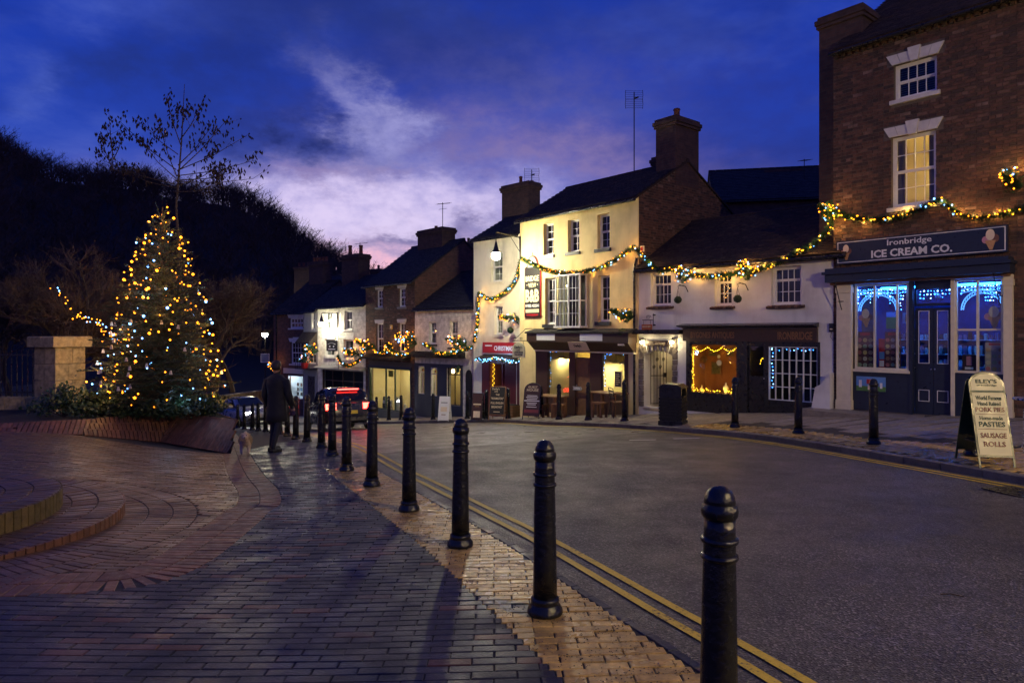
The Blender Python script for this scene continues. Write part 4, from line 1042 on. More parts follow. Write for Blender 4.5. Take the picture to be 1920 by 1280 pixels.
def flat_poster(hh, r, y, label, parts, nm='poster'):
    a, b, c, d = r; o = empty(nm, hh.world((a+b)/2, y, c), hh.rz, label, 'poster'); w, t = b-a, d-c
    for k, (m, f0, f1, g0, g1) in enumerate(parts): MB().box(-w/2+w*f0, -w/2+w*f1, -.004*k-.003, -.004*k, t*g0, t*g1).build('sheet' if k == 0 else 'print', m, o)
    return o
m_skyb = M_('print_blue', (.12, .28, .6), .6, .15, 5); m_grass = M_('print_green', (.09, .22, .05), .6, .2, 8)
flat_poster(h, h.rect(1606, 1661, 706, 733), -.006, 'small landscape poster with red badge on the stall riser', [(m_skyb, 0, 1, 0, 1), (m_grass, 0, 1, 0, .34), (m_redp, .36, .64, .5, .82), (m_vanilla, .4, .6, .1, .42), (m_paint, .1, .2, .25, .75), (m_paint, .82, .9, .22, .6)])
flat_poster(h, h.rect(1641, 1665, 584, 616), .6, 'green hillside panel hanging inside the left shop window', [(m_skyb, 0, 1, 0, 1), (m_grass, 0, 1, 0, .7)])
flat_poster(h, h.rect(1682, 1698, 586, 606), .30, 'small framed print inside the narrow window pane', [(m_skyb, 0, 1, 0, 1), (m_choc, .35, .65, .15, .85)])
flat_poster(h, h.rect(1642, 1654, 635, 690), .16, 'narrow red price poster inside the middle window pane', [(m_redp, 0, 1, 0, 1), (m_skyb, .1, .9, .3, .55), (m_paint, .15, .85, .05, .25)])
flat_poster(h, h.rect(1800, 1826, 665, 696), .14, 'small dark show card at the foot of the right window', [(m_boardbrown, 0, 1, 0, 1), (m_straw, .3, .7, .35, .9), (m_letter, .2, .8, .1, .25)])
# lattice arch motifs and blue icicle lights
def arch_motif(px0, px1, py0, py1, label):
    a, b, c, d = h.rect(px0, px1, py0, py1); o = empty('arch_decoration', h.world((a+b)/2, .16, c), h.rz, label, 'decoration', 'lattice arches in the shop windows'); w, t = b-a, d-c; mb = MB()
    A1_ = [(-w/2*math.cos(PI*i/20), 0, t*.80*math.sin(PI*i/20)) for i in range(21)]; A2_ = [(-w/2*1.02*math.cos(PI*i/20)*.86, 0, t*.66*math.sin(PI*i/20)) for i in range(21)]
    mb.tube(A1_, .007, n=5); mb.tube(A2_, .006, n=5)
    for i in range(0, 20): mb.tube([A1_[i], A2_[i+1]], .004, n=4, cap=False); mb.tube([A2_[i], A1_[i+1]], .004, n=4, cap=False)
    mb.tube([(-w/2, 0, t*.84), (0, 0, t*.95), (w/2, 0, t*.84)], .007, n=5); mb.tube([(-w/2, 0, t*.7), (0, 0, t*.84), (w/2, 0, t*.7)], .005, n=5)
    for i in range(13): x = -w/2+w*i/12; k = 1-abs(x)/(w/2); mb.tube([(x, 0, t*(.70+.14*k)), (x, 0, t*(.84+.11*k))], .004, n=4)
    mb.build('lattice', M_emit('led_lattice', (.10, .36, 1), 2.2), o)
arch_motif(1604, 1679, 539, 582, 'blue lattice arch hanging in the left shop window'); arch_motif(1797, 1880, 533, 580, 'blue lattice arch hanging in the right shop window')
def icicles(px0, px1, py, n, label, y=.1, drop=.42, hh=None):
    hh = hh or h; a = hh.u(px0); b = hh.u(px1); zt = hh.z((px0+px1)/2, py); o = empty('icicle_lights', hh.world((a+b)/2, y, zt), hh.rz, label, 'fairy lights', 'blue icicle lights in the shop windows'); w = b-a; c = MB(); c.tube([(-w/2, 0, 0), (w/2, 0, 0)], .004, n=4)
    for i in range(n):
        x = -w/2+w*(i+.5)/n; L = drop*R.choice((.35, .6, 1, .5)); c.tube([(x, 0, 0), (x+R.uniform(-.01, .01), 0, -L)], .0025, n=3)
        for k in range(max(2, int(L/.075))): bulb(o, (x+R.uniform(-.012, .012), R.uniform(-.01, .01), -.03-k*.075-R.uniform(0, .02)), m_cool2 if R.random() < .35 else m_blue, .0125*R.choice((.8, 1, 1.3)))
    c.build('wire', m_wire, o); glow(o, (0, .16, -.12), (.02, .18, 1), 5); glow(o, (0, -.12, -.1), (.05, .25, 1), .5)
icicles(1603, 1636, 540, 7, 'blue icicle lights in the leftmost window pane'); icicles(1641, 1679, 540, 7, 'blue icicle lights in the middle window pane'); icicles(1683, 1701, 538, 4, 'blue icicle lights in the narrow window pane', drop=.55)
icicles(1716, 1779, 541, 9, 'blue icicle lights in the fanlight over the door', .17, .26); icicles(1796, 1828, 533, 5, 'blue icicle lights left of the mullion in the right window'); icicles(1836, 1880, 531, 8, 'blue icicle lights right of the mullion in the right window')
o = empty('glass_bauble', h.world(h.u(1752), .22, h.z(1752, 554)), h.rz, 'round blue bauble hanging in the fanlight', 'bauble'); MB().ball((0, 0, 0), .06, 16).build('ball', m_skyb, o, True); MB().tube([(0, 0, .06), (0, 0, .16)], .003, n=4).build('thread', m_wire, o)
# step in front of the shop
sp = MB(); a = h.u(1527); b = h.W; sp.box(a, b, -.85, -.005, -.20, -.002)
tag(sp.build('doorstep', m_slab), 'long low stone step in front of the ice cream shop', 'step'); bpy.data.objects['doorstep'].matrix_world = h.M.copy()
# sign board over the shop
def on_house(hh, name, label, cat, u, y, z, group=None): return empty(name, hh.world(u, y, z), hh.rz, label, cat, group)
u0, z0 = h.loc(1568, 492, -.12); u1, z1 = h.loc(1889, 424, -.12); zb = h.loc(1728, 484, -.12)[1]; zt = h.loc(1728, 437, -.12)[1]
sg = on_house(h, 'shop_sign', 'long navy ice cream shop sign with white lettering and two cones', 'sign', (u0+u1)/2, -.12, zb); w, t = u1-u0, zt-zb
MB().box(-w/2, w/2, 0, .07, 0, t).build('board', m_navy, sg); fb = MB(); e_ = .025; g_ = .03
fb.box(-w/2+g_, w/2-g_, -.006, 0, t-g_-e_*.6, t-g_); fb.box(-w/2+g_, w/2-g_, -.006, 0, g_, g_+e_*.6); fb.box(-w/2+g_, -w/2+g_+e_*.7, -.006, 0, g_+e_*.6, t-g_-e_*.6); fb.box(w/2-g_-e_*.7, w/2-g_, -.006, 0, g_+e_*.6, t-g_-e_*.6); fb.build('border', m_letter, sg)
text(sg, 'Ironbridge', -w*.165, w*.10, t*.56, t*.86, -.004, m_letter); text(sg, 'ICE CREAM CO.', -w*.265, w*.215, t*.16, t*.48, -.004, m_letter)
for cx, sc in ((-.432, .9), (.415, 1.06)):
    c_ = empty('cone_emblem', (w*cx, -.004, t*.5)); c_.parent = sg
    W_, H_ = .25*sc, t*.80*sc*.95
    def disc(cx, cz, rx, rz, n=20): return [(cx+rx*math.cos(2*PI*i/n), cz+rz*math.sin(2*PI*i/n)) for i in range(n)]
    for pts, m, yy, nm in ((disc(-W_*.3, 0, W_*.25, H_*.17), m_straw, 0, 'scoop'), (disc(W_*.3, .02, W_*.26, H_*.19), m_choc, -.001, 'scoop'), ([(-W_*.36, -.02), (W_*.36, -.02), (W_*.14, -H_*.48), (-W_*.04, -H_*.48)], m_cone, -.004, 'cone'), (disc(0, H_*.22, W_*.29, H_*.26), m_vanilla, -.008, 'scoop')):
        MB().poly([(p[0], yy, p[1]) for p in pts], (0, -.004, 0)).build(nm, m, c_, recalc=True)

# ================================================================== low white cottage with the antique shop
baseB = PR(5.5, 18.2)-.02
hB = House('white_cottage', 'low white rendered cottage with dark tiled roof and antique shop front', PB, PA, baseB, 5.2)
h = hB
HB_ = h.z(1380, 488)
rs = [h.rect(1220, 1258, 511, 574), h.rect(1340, 1372, 505, 574), h.rect(1446, 1502, 499, 572)]
for r, c in zip(rs, (4, 3, 4)): h.sash(r, c, (2, 1), .12, .05, .016, sill=None)
shopB = h.rect(1287, 1538, 638, 792); shopB = (shopB[0], shopB[1], .01, h.z(1410, 640)); h.open.append(shopB)
arch = h.rect(1206, 1263, 655, 795); arch = (arch[0], arch[1], .01, h.z(1234, 655)); h.open.append(arch)
h.wall(HB_, m_white, rise=1.55, ridge=2.6)
for r in rs:
    n = max(4, int((r[1]-r[0]+.2)/.075))
    for i in range(n):
        x = r[0]-.1+(r[1]-r[0]+.2)*(i+.5)/n; M = Matrix.Translation((x, -.02, r[2]-.035)) @ Matrix.Rotation(.25, 4, 'X')
        b_ = MB().brick((r[1]-r[0]+.2)/n-.006, .16, .06, .006, M).build('sill_brick', m_brick, h.o)
its = []
for i in range(int(h.W/.11)):
    its.append((Matrix.Translation((.06+i*.11, -.03, HB_-.05)) @ Matrix.Rotation(PI/2, 4, 'X'), .1, .06, .05, R.random()))
    its.append((Matrix.Translation((.11+i*.11, -.015, HB_-.125)) @ Matrix.Rotation(PI/2, 4, 'X'), .1, .06, .03, R.random()))
pieces(h.o, 'eaves_brick', its, m_brick, 90, .004)
h.roof(m_tile, .2, 0, (.165, .10), 300, x0=.0, x1=h.W+.35)
# dark shop front
a, b, c, d = shopB
hd = MB(); q0, q1 = h.u(1280), h.u(1536); zt = h.z(1410, 607); zm = h.z(1410, 620); hd.poly([(q0, -.005, zt+.02), (q0, -.34, zt-.03), (q0, -.34, zt-.06), (q0, -.005, zt-.10)], (q1-q0, 0, 0)); hd.build('shop_hood', m_dark, h.o, recalc=True)
fz0, fz1 = h.z(1410, 640), zt-.11
MB().box(q0+.06, q1-.02, -.10, -.006, fz0, fz1).build('fascia', m_brownp, h.o)
x0_, x1_ = h.u(1295, -.1), h.u(1377, -.1); fz = fz1-fz0; text(h.o, 'BYGONES ANTIQUES', x0_, x1_, fz0+fz*.15, fz0+fz*.72, -.104, m_lettergold)
x0_, x1_ = h.u(1458, -.1), h.u(1523, -.1); text(h.o, 'IRONBRIDGE', x0_, x1_, fz0+fz*.15, fz0+fz*.72, -.104, m_lettergold)
rY = h.rect(1295, 1382, 645, 738); rG = h.rect(1441, 1533, 650, 752); rD = h.rect(1402, 1434, 646, 795)
fr = MB(); fr.box(a+.002, rY[0], -.02, .1, .01, d); fr.box(rY[1], rD[0], -.02, .1, .01, d); fr.box(rD[1], rG[0], -.02, .1, .01, d); fr.box(rG[1], b-.002, -.02, .1, .01, d)
fr.box(rY[0], rY[1], -.018, .1, .01, rY[2]); fr.box(rG[0], rG[1], -.018, .1, .01, rG[2]); fr.box(rY[0], rY[1], -.018, .1, rY[3], d); fr.box(rG[0], rG[1], -.018, .1, rG[3], d); fr.box(rD[0], rD[1], -.018, .1, h.z(1418, 645), d)
fr.build('shop_frame', m_dark, h.o)
o = MB().box(rY[0], rY[0]+.02, .0, .06, rY[2], rY[3]).box(rY[1]-.02, rY[1], .0, .06, rY[2], rY[3]).box(rY[0]+.02, rY[1]-.02, 0, .06, rY[3]-.02, rY[3]).box(rY[0]+.02, rY[1]-.02, 0, .06, rY[2], rY[2]+.02).build('shop_window', m_dark, h.o); pane(o, rY[0]+.02, rY[1]-.02, rY[2]+.02, rY[3]-.02, .03)
cuts = [rG[0]+(rG[1]-rG[0])*k/7 for k in range(1, 7)]; zc = [rG[2]+(rG[3]-rG[2])*k/4 for k in range(1, 4)]
shop_window(h, rG, cuts, zc, .0, m_paint, .02, 'shop_window', .018)
dd = MB(); zz0 = h.z(1418, 705); e_ = .05; dz_ = h.z(1418, 645)
dd.box(rD[0], rD[0]+e_, .03, .09, .02, dz_); dd.box(rD[1]-e_, rD[1], .03, .09, .02, dz_); dd.box(rD[0]+e_, rD[1]-e_, .03, .09, .02, zz0); dd.box(rD[0]+e_, rD[1]-e_, .03, .09, dz_-.06, dz_)
do = dd.build('door', m_dark, h.o); pane(do, rD[0]+e_, rD[1]-e_, zz0, dz_-.06, .06); MB().ball((rD[1]-.025, .015, 1.0), .02, 8).build('door_knob', m_steel, do)
# rooms: ochre display and a dim one with the gridded window
def room(hh, r, dep, m, nm='display_room', z0=0.0, pad=.05, y0=.11):
    a, b, c, d = r; mb = MB(); mb.box(a-pad, b+pad, y0+dep, y0+dep+.04, c-z0, d+pad); mb.box(a-pad-.03, a-pad, y0, y0+dep, c-z0, d+pad); mb.box(b+pad, b+pad+.03, y0, y0+dep, c-z0, d+pad); mb.box(a-pad, b+pad, y0, y0+dep, d+pad, d+pad+.03); mb.box(a-pad, b+pad, y0, y0+dep, c-z0-.04, c-z0)
    return mb.build(nm, m, hh.o)
room(h, rY, .75, M_('ochre_wall', (.34, .14, .045), .9, .2, 3)); room(h, rG, 1.4, m_dkroom, z0=.2); room(h, (rD[0], rD[1], 0, dz_), .9, m_dkroom)
def frame_lights(hh, r, label, m, y=.08, sp=.05, br=.0115, lower=True):
    a, b, c, d = r; o = on_house(hh, 'window_lights', label, 'fairy lights', (a+b)/2, y, c); w, t = b-a-.06, d-c-.06; P = []
    for k in range(int(t/sp)): P += [(-w/2+R.uniform(-.01, .015), .03+k*sp+R.uniform(-.015, .015)), (w/2-R.uniform(-.01, .015), .03+k*sp+R.uniform(-.015, .015))]
    n = int(w/sp)
    for k in range(n): f = (k+.5)/n; P.append((-w/2+w*f, t-.02-.11*abs(math.sin(f*PI*3))+R.uniform(-.01, .01)))
    if lower:
        for k in range(int(w/.035)): P.append((-w/2+w*R.random(), .05+abs(R.gauss(0, .03))))
    c_ = MB(); c_.tube([(-w/2, .01, t), (-w/2, .01, .03), (w/2, .01, .03), (w/2, .01, t)], .003, n=4); c_.build('wire', m_wire, o)
    for k, p in enumerate(P):
        bulb(o, (p[0], R.uniform(-.015, .02), p[1]), m, br*R.choice((.8, 1, 1.2)))
        if k % 9 == 4: glow(o, (p[0]*.94, .05, p[1]), (1, .55, .08), 1.1)
    return o
frame_lights(h, rY, 'golden lights framing the left antique shop window', m_gold)
o = on_house(h, 'window_lights', 'blue lights along the top and left of the gridded window', 'fairy lights', rG[0], .10, rG[3]); w = rG[1]-rG[0]; t = rG[3]-rG[2]; MB().tube([(.03, 0, -t*.8), (.03, 0, -.04), (w-.03, 0, -.04)], .003, n=4).build('wire', m_wire, o)
for k in range(13): bulb(o, (w*(k+.5)/13, 0, -.05-.05*abs(math.sin(k*.9))), m_blue if k % 3 else m_cool2, .012)
for k in range(12): bulb(o, (.05+R.uniform(-.01, .03), 0, -.08-k*t*.065), m_blue if k % 2 else m_cool2, .013)
o = on_house(h, 'fairy_lights', 'tangle of warm lights behind the antique shop door glass', 'fairy lights', (rD[0]+rD[1])/2, .5, zz0); 
wp = [(R.uniform(-.15, .15), R.uniform(-.1, .1), R.uniform(.25, .62)) for _ in range(20)]; MB().tube(wp, .003, n=4).build('wire', m_wire, o)
for p in wp: bulb(o, p, m_gold, .010)
# things in the ochre window
def prop(hh, name, label, cat, px, py, y): u_, z_ = hh.loc(px, py, y); return on_house(hh, name, label, cat, u_, y, z_)
def framed(px0, px1, py0, py1, y, label, m): 
    a, b, c, d = h.rect(px0, px1, py0, py1, y); o = on_house(h, 'framed_picture', label, 'picture', (a+b)/2, y, c); w, t = b-a, d-c
    f = MB(); f.box(-w/2, w/2, 0, .02, 0, .03); f.box(-w/2, w/2, 0, .02, t-.03, t); f.box(-w/2, -w/2+.03, 0, .02, .03, t-.03); f.box(w/2-.03, w/2, 0, .02, .03, t-.03); f.build('frame', m_wood, o); MB().box(-w/2+.03, w/2-.03, .006, .018, .03, t-.03).build('picture', m, o)
m_pic = M_('old_painting', (.12, .12, .05), .6, .6, 12)
framed(1328, 1344, 654, 668, .8, 'small dark picture high on the ochre display wall', m_pic); framed(1333, 1352, 678, 702, .8, 'larger landscape picture in the middle of the ochre wall', m_pic); framed(1361, 1376, 652, 668, .8, 'picture at the right end of the ochre wall', m_pic)
o = prop(h, 'mounted_head', 'animal trophy head on a shield in the antique window', 'trophy', 1319, 673, .76)
MB().poly([(-.07, 0, -.1), (.07, 0, -.1), (.09, 0, .06), (0, 0, .1), (-.09, 0, .06)], (0, .03, 0)).build('shield', m_wood, o, recalc=True)
mb = MB(); mb.tube([(0, 0, -.03), (.02, -.12, 0), (.09, -.22, -.06)], .06, .03, 10); mb.tube([(-.02, -.1, .05), (-.06, -.1, .13)], .02, .005, 6); mb.tube([(.05, -.1, .05), (.08, -.1, .12)], .02, .005, 6); mb.build('head', m_wood, o, True)
o = prop(h, 'hanging_sun_clock', 'small sunburst dial hanging at the top of the antique window', 'clock', 1348, 680, .25)
mb = MB(); pts = [((.085 if i % 2 else .06)*math.cos(PI*i/14), (.085 if i % 2 else .06)*math.sin(PI*i/14)) for i in range(28)]; mb.poly([(p[0], 0, p[1]) for p in pts], (0, .015, 0)); mb.build('sunburst', m_paint, o, recalc=True); MB().tube([(0, 0, .09), (0, 0, .3)], .004, n=4).build('cord', m_wire, o); MB().lathe([(.045, 0), (.045, .012)], 16, M=Matrix.Translation((0, 0, .17)) @ Matrix.Rotation(PI/2, 4, 'X')).build('dial', m_gold2 if False else m_lettercream, o)
for k, (px, py, hh_, rr) in enumerate(((1361, 722, .30, .075), (1316, 725, .24, .06), (1330, 728, .18, .09), (1375, 728, .16, .05), (1345, 730, .12, .06))):
    o = prop(h, 'vase', ['tall pale oil lamp', 'slim jug', 'wide bowl', 'small pot', 'squat bottle'][k]+' on the antique window ledge', 'vase', px, 738, .3+.07*(k % 3))
    MB().lathe([(rr*.6, .0), (rr*.5, hh_*.1), (rr, hh_*.45), (rr*.8, hh_*.65), (rr*.25, hh_*.8), (rr*.35, hh_)], 14).build('body', [m_paint, m_lettercream, m_wood, m_terra, m_green][k], o, True); MB().lathe([(rr*.36, hh_), (rr*.36, hh_+.012)], 12).build('rim', m_wood, o)
# buttress at the right end and meter box
u0 = h.u(1523); bt = MB(); zt_ = h.z(1560, 690)
o = on_house(h, 'buttress', 'white sloping buttress at the corner of the cottage', 'buttress', u0, 0, 0); W_ = h.W-u0+.02
bt.poly([(0, -.30, -.2), (W_, -.30, -.2), (W_, -.30, zt_*.92), (W_*.62, -.30, zt_*.72), (W_*.35, -.30, zt_*.66)], (0, .30, 0)); bt.build('body', m_white, o, recalc=True); MB().box(-.02, W_+.02, -.32, 0, -.32, -.2).build('plinth', m_white, o)
o = on_house(h, 'meter_box', 'small black alarm box on the white cottage corner', 'box', h.u(1560), -.05, h.z(1560, 622)); MB().box(-.05, .05, 0, .05, 0, .2).build('case', m_dark, o); MB().box(-.03, .03, -.004, 0, .05, .08).build('plate', m_lettercream, o); MB().tube([(0, .02, 0), (-.02, .02, -.12), (.03, .03, -.2)], .006, n=5).build('cable', m_wire, o)
# entrance passage with gate and lamps
a, b, c, d = arch
pa_ = MB(); pa_.box(a-.03, a, .22, 2.6, -.1, d); pa_.box(b, b+.03, .22, 2.6, -.1, d); pa_.box(a, b, 2.6, 2.64, -.1, d); pa_.box(a, b, .22, 2.6, d, d+.03); pa_.box(a, b, .0, 2.6, -.1, -.02); pa_.build('passage', m_room, h.o); MB().ball(((a+b)/2, 1.2, d-.12), .05, 10).build('passage_light', M_emit('passage_bulb', (1, .74, .38), 45), h.o, True)
its = []
for k in range(13):
    z = .09+k*.155
    for x in (a-.05, b+.05): its.append((Matrix.Translation((x+R.uniform(-.01, .01), -.02, z)) @ Matrix.Rotation(PI/2, 4, 'X'), .15, .14, .06, 1))
cx = (a+b)/2; rad = (b-a)/2
for k in range(11):
    t_ = PI*(k+.5)/11; x, z = cx-rad*1.14*math.cos(t_), d-.18+rad*.34*math.sin(t_)+.05; its.append((Matrix.Translation((x, -.025, z)) @ Matrix.Rotation(PI/2, 4, 'X') @ Matrix.Rotation((PI/2-t_)*.35, 4, 'Z'), .075, .2, .06, 1))
pieces(h.o, 'arch_stone', its, M_pieces('grey_stone', [(0, (.13, .11, .09, 1)), (1, (.24, .2, .16, 1))], .8, .5, 40, .4), 60, .012)
gt = MB(); hp = lambda f: (a+(b-a)*f)
top_fill = MB(); n = 12
pts = [(a, 0, d)]+[(a+(b-a)*i/n, 0, d-.2+.19*math.sin(PI*i/n)) for i in range(n+1)]+[(b, 0, d)]
top_fill.poly(pts, (0, .2, 0)); top_fill.build('arch_head', m_white, h.o, recalc=True)
gate = on_house(h, 'iron_gate', 'black scrolled iron gate half open in the arched passage', 'gate', a+.06, .3, 0); gate.rotation_euler[2] += 1.0
gm = MB()
for k in range(6): gm.tube([(k*.1, 0, .05), (k*.1, 0, 1.75+.12*math.sin(k/5*PI))], .009, n=5)
for z in (.08, .9, 1.7): gm.tube([(0, 0, z), (.5, 0, z)], .011, n=5)
for k in range(4): gm.tube([(.1+.1*k+.045*math.cos(t*.5)*(1-t*.035), 0, 1.15+.22*(k % 2)+.07*math.sin(t*.5)*(1-t*.035)) for t in range(24)], .008, n=4)
gm.build('bars', m_dark, gate); MB().box(.42, .5, -.02, .02, .85, .98).build('lock', m_dark, gate)
o = on_house(h, 'menu_board', 'dark menu board with pale lines at the back of the passage', 'board', cx-.12, 2.5, .75); MB().box(-.3, .3, 0, .03, 0, 1.2).build('panel', m_boarddk, o); mb = MB()
for k in range(9): mb.box(-.22, .22*R.uniform(.3, 1), -.004, 0, .12+k*.11, .15+k*.11)
mb.build('print', m_lettercream, o)
o = on_house(h, 'wall_notice', 'pale notice on the right wall of the passage', 'sign', b-.20, 2.45, .9); MB().box(-.2, .17, 0, .02, 0, .8).build('panel', m_paint, o); text(o, "YOU'RE", -.17, .14, .6, .72, -.003, m_black)
mb = MB(); [mb.box(-.12, .1, -.004, 0, .1+k*.12, .16+k*.12) for k in range(4)]; mb.build('print', m_letterred, o)
o = on_house(h, 'passage_sign', 'narrow brown board over the arch between two lamps', 'sign', cx, -.09, d+.10); MB().box(-.38, .38, 0, .05, 0, .16).build('panel', m_brownp, o); text(o, 'ENTRANCE', -.02, .30, .04, .11, -.004, m_lettercream)
for px, nm in ((1203.5, 'left'), (1259.5, 'right')):
    p = h.loc(px, 641, -.22); o = on_house(h, 'wall_lamp', f'small bright wall lamp at the {nm} of the passage arch', 'lamp', p[0], -.22, p[1], 'lamps over the passage')
    MB().ball((0, 0, 0), .05, 12).build('globe', M_emit('passage_lamp', (1, .80, .42), 90), o, True); MB().tube([(0, .21, .06), (0, .05, .12), (0, 0, .06)], .012, n=6).build('bracket', m_dark, o); MB().lathe([(.05, .03), (.06, .045), (.02, .08)], 12).build('cap', m_dark, o)
q0, q1 = h.u(1187), h.u(1281); MB().box(q0+.1, q1, -.22, -.005, h.z(1234, 626), h.z(1234, 618)).build('passage_hood', m_dark, h.o)
# small orange hanging sign on scroll bracket
o = on_house(h, 'hanging_sign', 'small orange board hanging from a scroll bracket on the white cottage', 'sign', h.u(1216), -.1, h.z(1216, 619, -.1)); MB().box(-.17, .17, 0, .03, 0, .17).build('board', m_orange, o); text(o, 'BRIDGE VIEW', -.14, .14, .08, .13, -.004, m_lettercream)
mb = MB(); mb.tube([(-.12, .015, .17), (-.12, .015, .3)], .006, n=5); mb.tube([(.12, .015, .17), (.12, .015, .3)], .006, n=5); mb.tube([(-.16, .015, .3), (.22, .015, .3)], .009, n=5); mb.tube([(.22, .015, .12), (.22, .015, .48)], .01, n=5)
mb.tube([(.05+.09*math.cos(t*.4)*(1-t*.03), .015, .38+.06*math.sin(t*.4)*(1-t*.03)) for t in range(26)], .007, n=4); mb.box(.2, .24, .015, .1, .13, .17); mb.box(.2, .24, .015, .1, .42, .46); mb.build('bracket', m_dark, o)
# ================================================================== cream house with the cafe
baseC = PR(2.0, 21.9)-.03
hC = House('cream_house', 'three storey cream rendered house with brick gable and cafe below', PC, PB, baseC, 4.9)
h = hC; HC = h.z(1087, 391)
top = [h.rect(1019, 1038, 418, 478), h.rect(1065, 1086, 411, 472), h.rect(1120, 1143, 401, 466)]
m_sillk = M_('black_sill', (.03, .03, .032), .5, .2, 10)
for k, r in enumerate(top): h.sash((r[0], r[1], r[2], r[3]), 2, (2, 2), .14, .035, .014, sill=.08, sillm=m_stone if k == 0 else m_sillk, sillh=.11)
rl1 = h.rect(1022, 1040, 521, 608); rr1 = h.rect(1121, 1143, 516, 603)
h.sash(rl1, 2, (2, 2), .12, .035, .014, sill=.08, sillm=m_sillk, sillh=.12); h.sash(rr1, 2, (2, 2), .14, .035, .014, sill=.08, sillm=m_sillk, sillh=.12)
shopC = h.rect(1005, 1178, 650, 790); shopC = (shopC[0], shopC[1], .01, h.z(1090, 652)); h.open.append(shopC)
h.wall(HC, m_cream, rise=1.38, ridge=2.35, mside=m_mortar)
h.roof(m_tile, .18, .05, (.17, .115), 60)
MB().box(h.W-.3, h.W+.02, -.03, -.004, -.5, HC+.05).build('corner_pilaster', m_cream, h.o)
sl_ = (h.zr-h.H)
def gprof(z):
    if z < HC: return (.02, h.D)
    f = (z-HC)/sl_; return (.02+h.yr*f, h.D-(h.D-h.yr)*f)
brick_face(h, h.o, 'gable_brick', .02, h.D, 2.2, HC+sl_-.1, [], 300, 'side', h.W, gprof, lambda x, z: z-abs(x-2.2)*.2)
h.chimney(h.W-.75, h.W+.02, 1.75, 2.95, HC+.6, HC+2.75, ((h.W-.35, 2.3, .11, .42),), m_brick_dark)
h.chimney(h.W-2.3, h.W-1.3, 3.5, 4.5, HC-.1, HC+2.15, ((h.W-2.05, 4, .12, .1), (h.W-1.6, 4, .12, .1)), m_brick_dark)
# boxed oriel with lit curtains
ro_ = h.rect(1040, 1087, 517, 611, -.34); a, b, c, d = ro_; dep = .34
f = MB(); f.box(a-.03, b+.03, -dep-.02, 0, c-.06, c); f.box(a-.03, b+.03, -dep-.02, 0, d, d+.05); 
for x in (a, b-.05, a+(b-a)*.52): f.box(x, x+.05, -dep, -dep+.05, c, d)
f.box(b-.05, b, -.05, -.004, c, d); f.box(a, a+.05, -.05, -.004, c, d); f.box(a+.002, a+.048, -dep+.052, -.052, c, c+.35)
zmid = c+(d-c)*.5
f.box(a+.05, b-.05, -dep+.008, -dep+.042, zmid-.018, zmid+.018); f.box(b-.042, b-.008, -dep+.05, -.05, zmid-.018, zmid+.018)
o = f.build('oriel_window', m_paint, h.o); xm = a+(b-a)*.52
for x0_, x1_ in ((a+.05, xm), (xm+.05, b-.05)):
    for z0_, z1_ in ((c, zmid-.018), (zmid+.018, d)): pane(o, x0_, x1_, z0_, z1_, -dep+.025)
    bm_ = MB(); 
    for k in (1, 2): x = x0_+(x1_-x0_)*k/3; bm_.box(x-.007, x+.007, -dep+.012, -dep+.038, c, d)
    for z in (c+(d-c)*.25, c+(d-c)*.75): bm_.box(x0_, x1_, -dep+.013, -dep+.037, z-.007, z+.007)
    bm_.build('glazing_bars', m_paint, o)
m_cur = M_('cream_curtain', (.75, .65, .36), .9, .1, 8); cm = MB()
for q0, q1 in ((a+.06, a+.06+(b-a)*.34), (b-.06-(b-a)*.14, b-.06)):
    pts = [(q0+(q1-q0)*i/14, -dep+.1+.015*math.sin(i*2.2)) for i in range(15)]
    for p, q in zip(pts, pts[1:]): cm.quad((p[0], p[1], c), (q[0], q[1], c), (q[0], q[1], d), (p[0], p[1], d))
cm.build('curtain', m_cur, o); MB().ball((a+(b-a)*.3, -.12, d-.3), .03, 8).build('oriel_lamp', M_emit('oriel_bulb', (1, .8, .4), 14), o, True)
MB().box(a, b, -.02, -.006, c, d).build('oriel_back', m_dkroom, o)
# cafe front
zc0, zc1 = h.z(1085, 640), h.z(1085, 622); q0, q1 = h.u(986, -.4), h.u(1180, -.4)
cn = MB(); cn.poly([(q0, 0, zc1+.1), (q0, -.46, zc1), (q0, -.46, zc1-.05), (q0, 0, zc1-.02)], (q1-q0, 0, 0)); cn.build('canopy_roof', m_slate, h.o, recalc=True)
MB().box(q0+.06, q1-.02, -.42, -.005, zc0-.02, zc1-.052).build('canopy_fascia', m_brownp, h.o)
MB().poly([(q0+.1, -.03, zc0-.02), (q0+.1, -.42, zc0-.022), (q0+.1, -.12, zc0-.3), (q0+.1, -.03, zc0-.3)], (q1-q0-.15, 0, 0)).build('awning', m_brownp, h.o, recalc=True)
MB().box(q0+.1, q1-.05, -.14, -.02, zc0-.35, zc0-.305).build('awning_bar', m_creamtrim, h.o)
for x0_, x1_ in ((1006, 1040), (1087, 1129)):
    a, b = h.u(x0_, -.43), h.u(x1_, -.43); MB().box(a, b, -.43, -.421, zc0+.03, zc1-.07).build('name_plate', m_letter, h.o)
o = on_house(h, 'cafe_sign', 'pale slanted cafe name board in the middle of the brown awning', 'sign', h.u(1084, -.35), -.30, zc0-.28)
T_ = Matrix.Rotation(-.85, 4, 'X'); mb = MB(); w = .42
mb.poly([(-w, 0, 0), (w*1.08, 0, 0), (w*.95, 0, .30), (-w*.95, 0, .30)], (0, .02, 0)); bo = mb.build('panel', m_lettercream, o, recalc=True); bo.matrix_local = Matrix.Rotation(.45, 4, 'X'); text(o, "Darby's", -.16, .16, .10, .22, -.006, m_black, Matrix.Rotation(.45, 4, 'X'))
rC1 = h.rect(1027, 1068, 655, 742); rC2 = h.rect(1128, 1172, 660, 742); rCd = h.rect(1079, 1107, 652, 792)
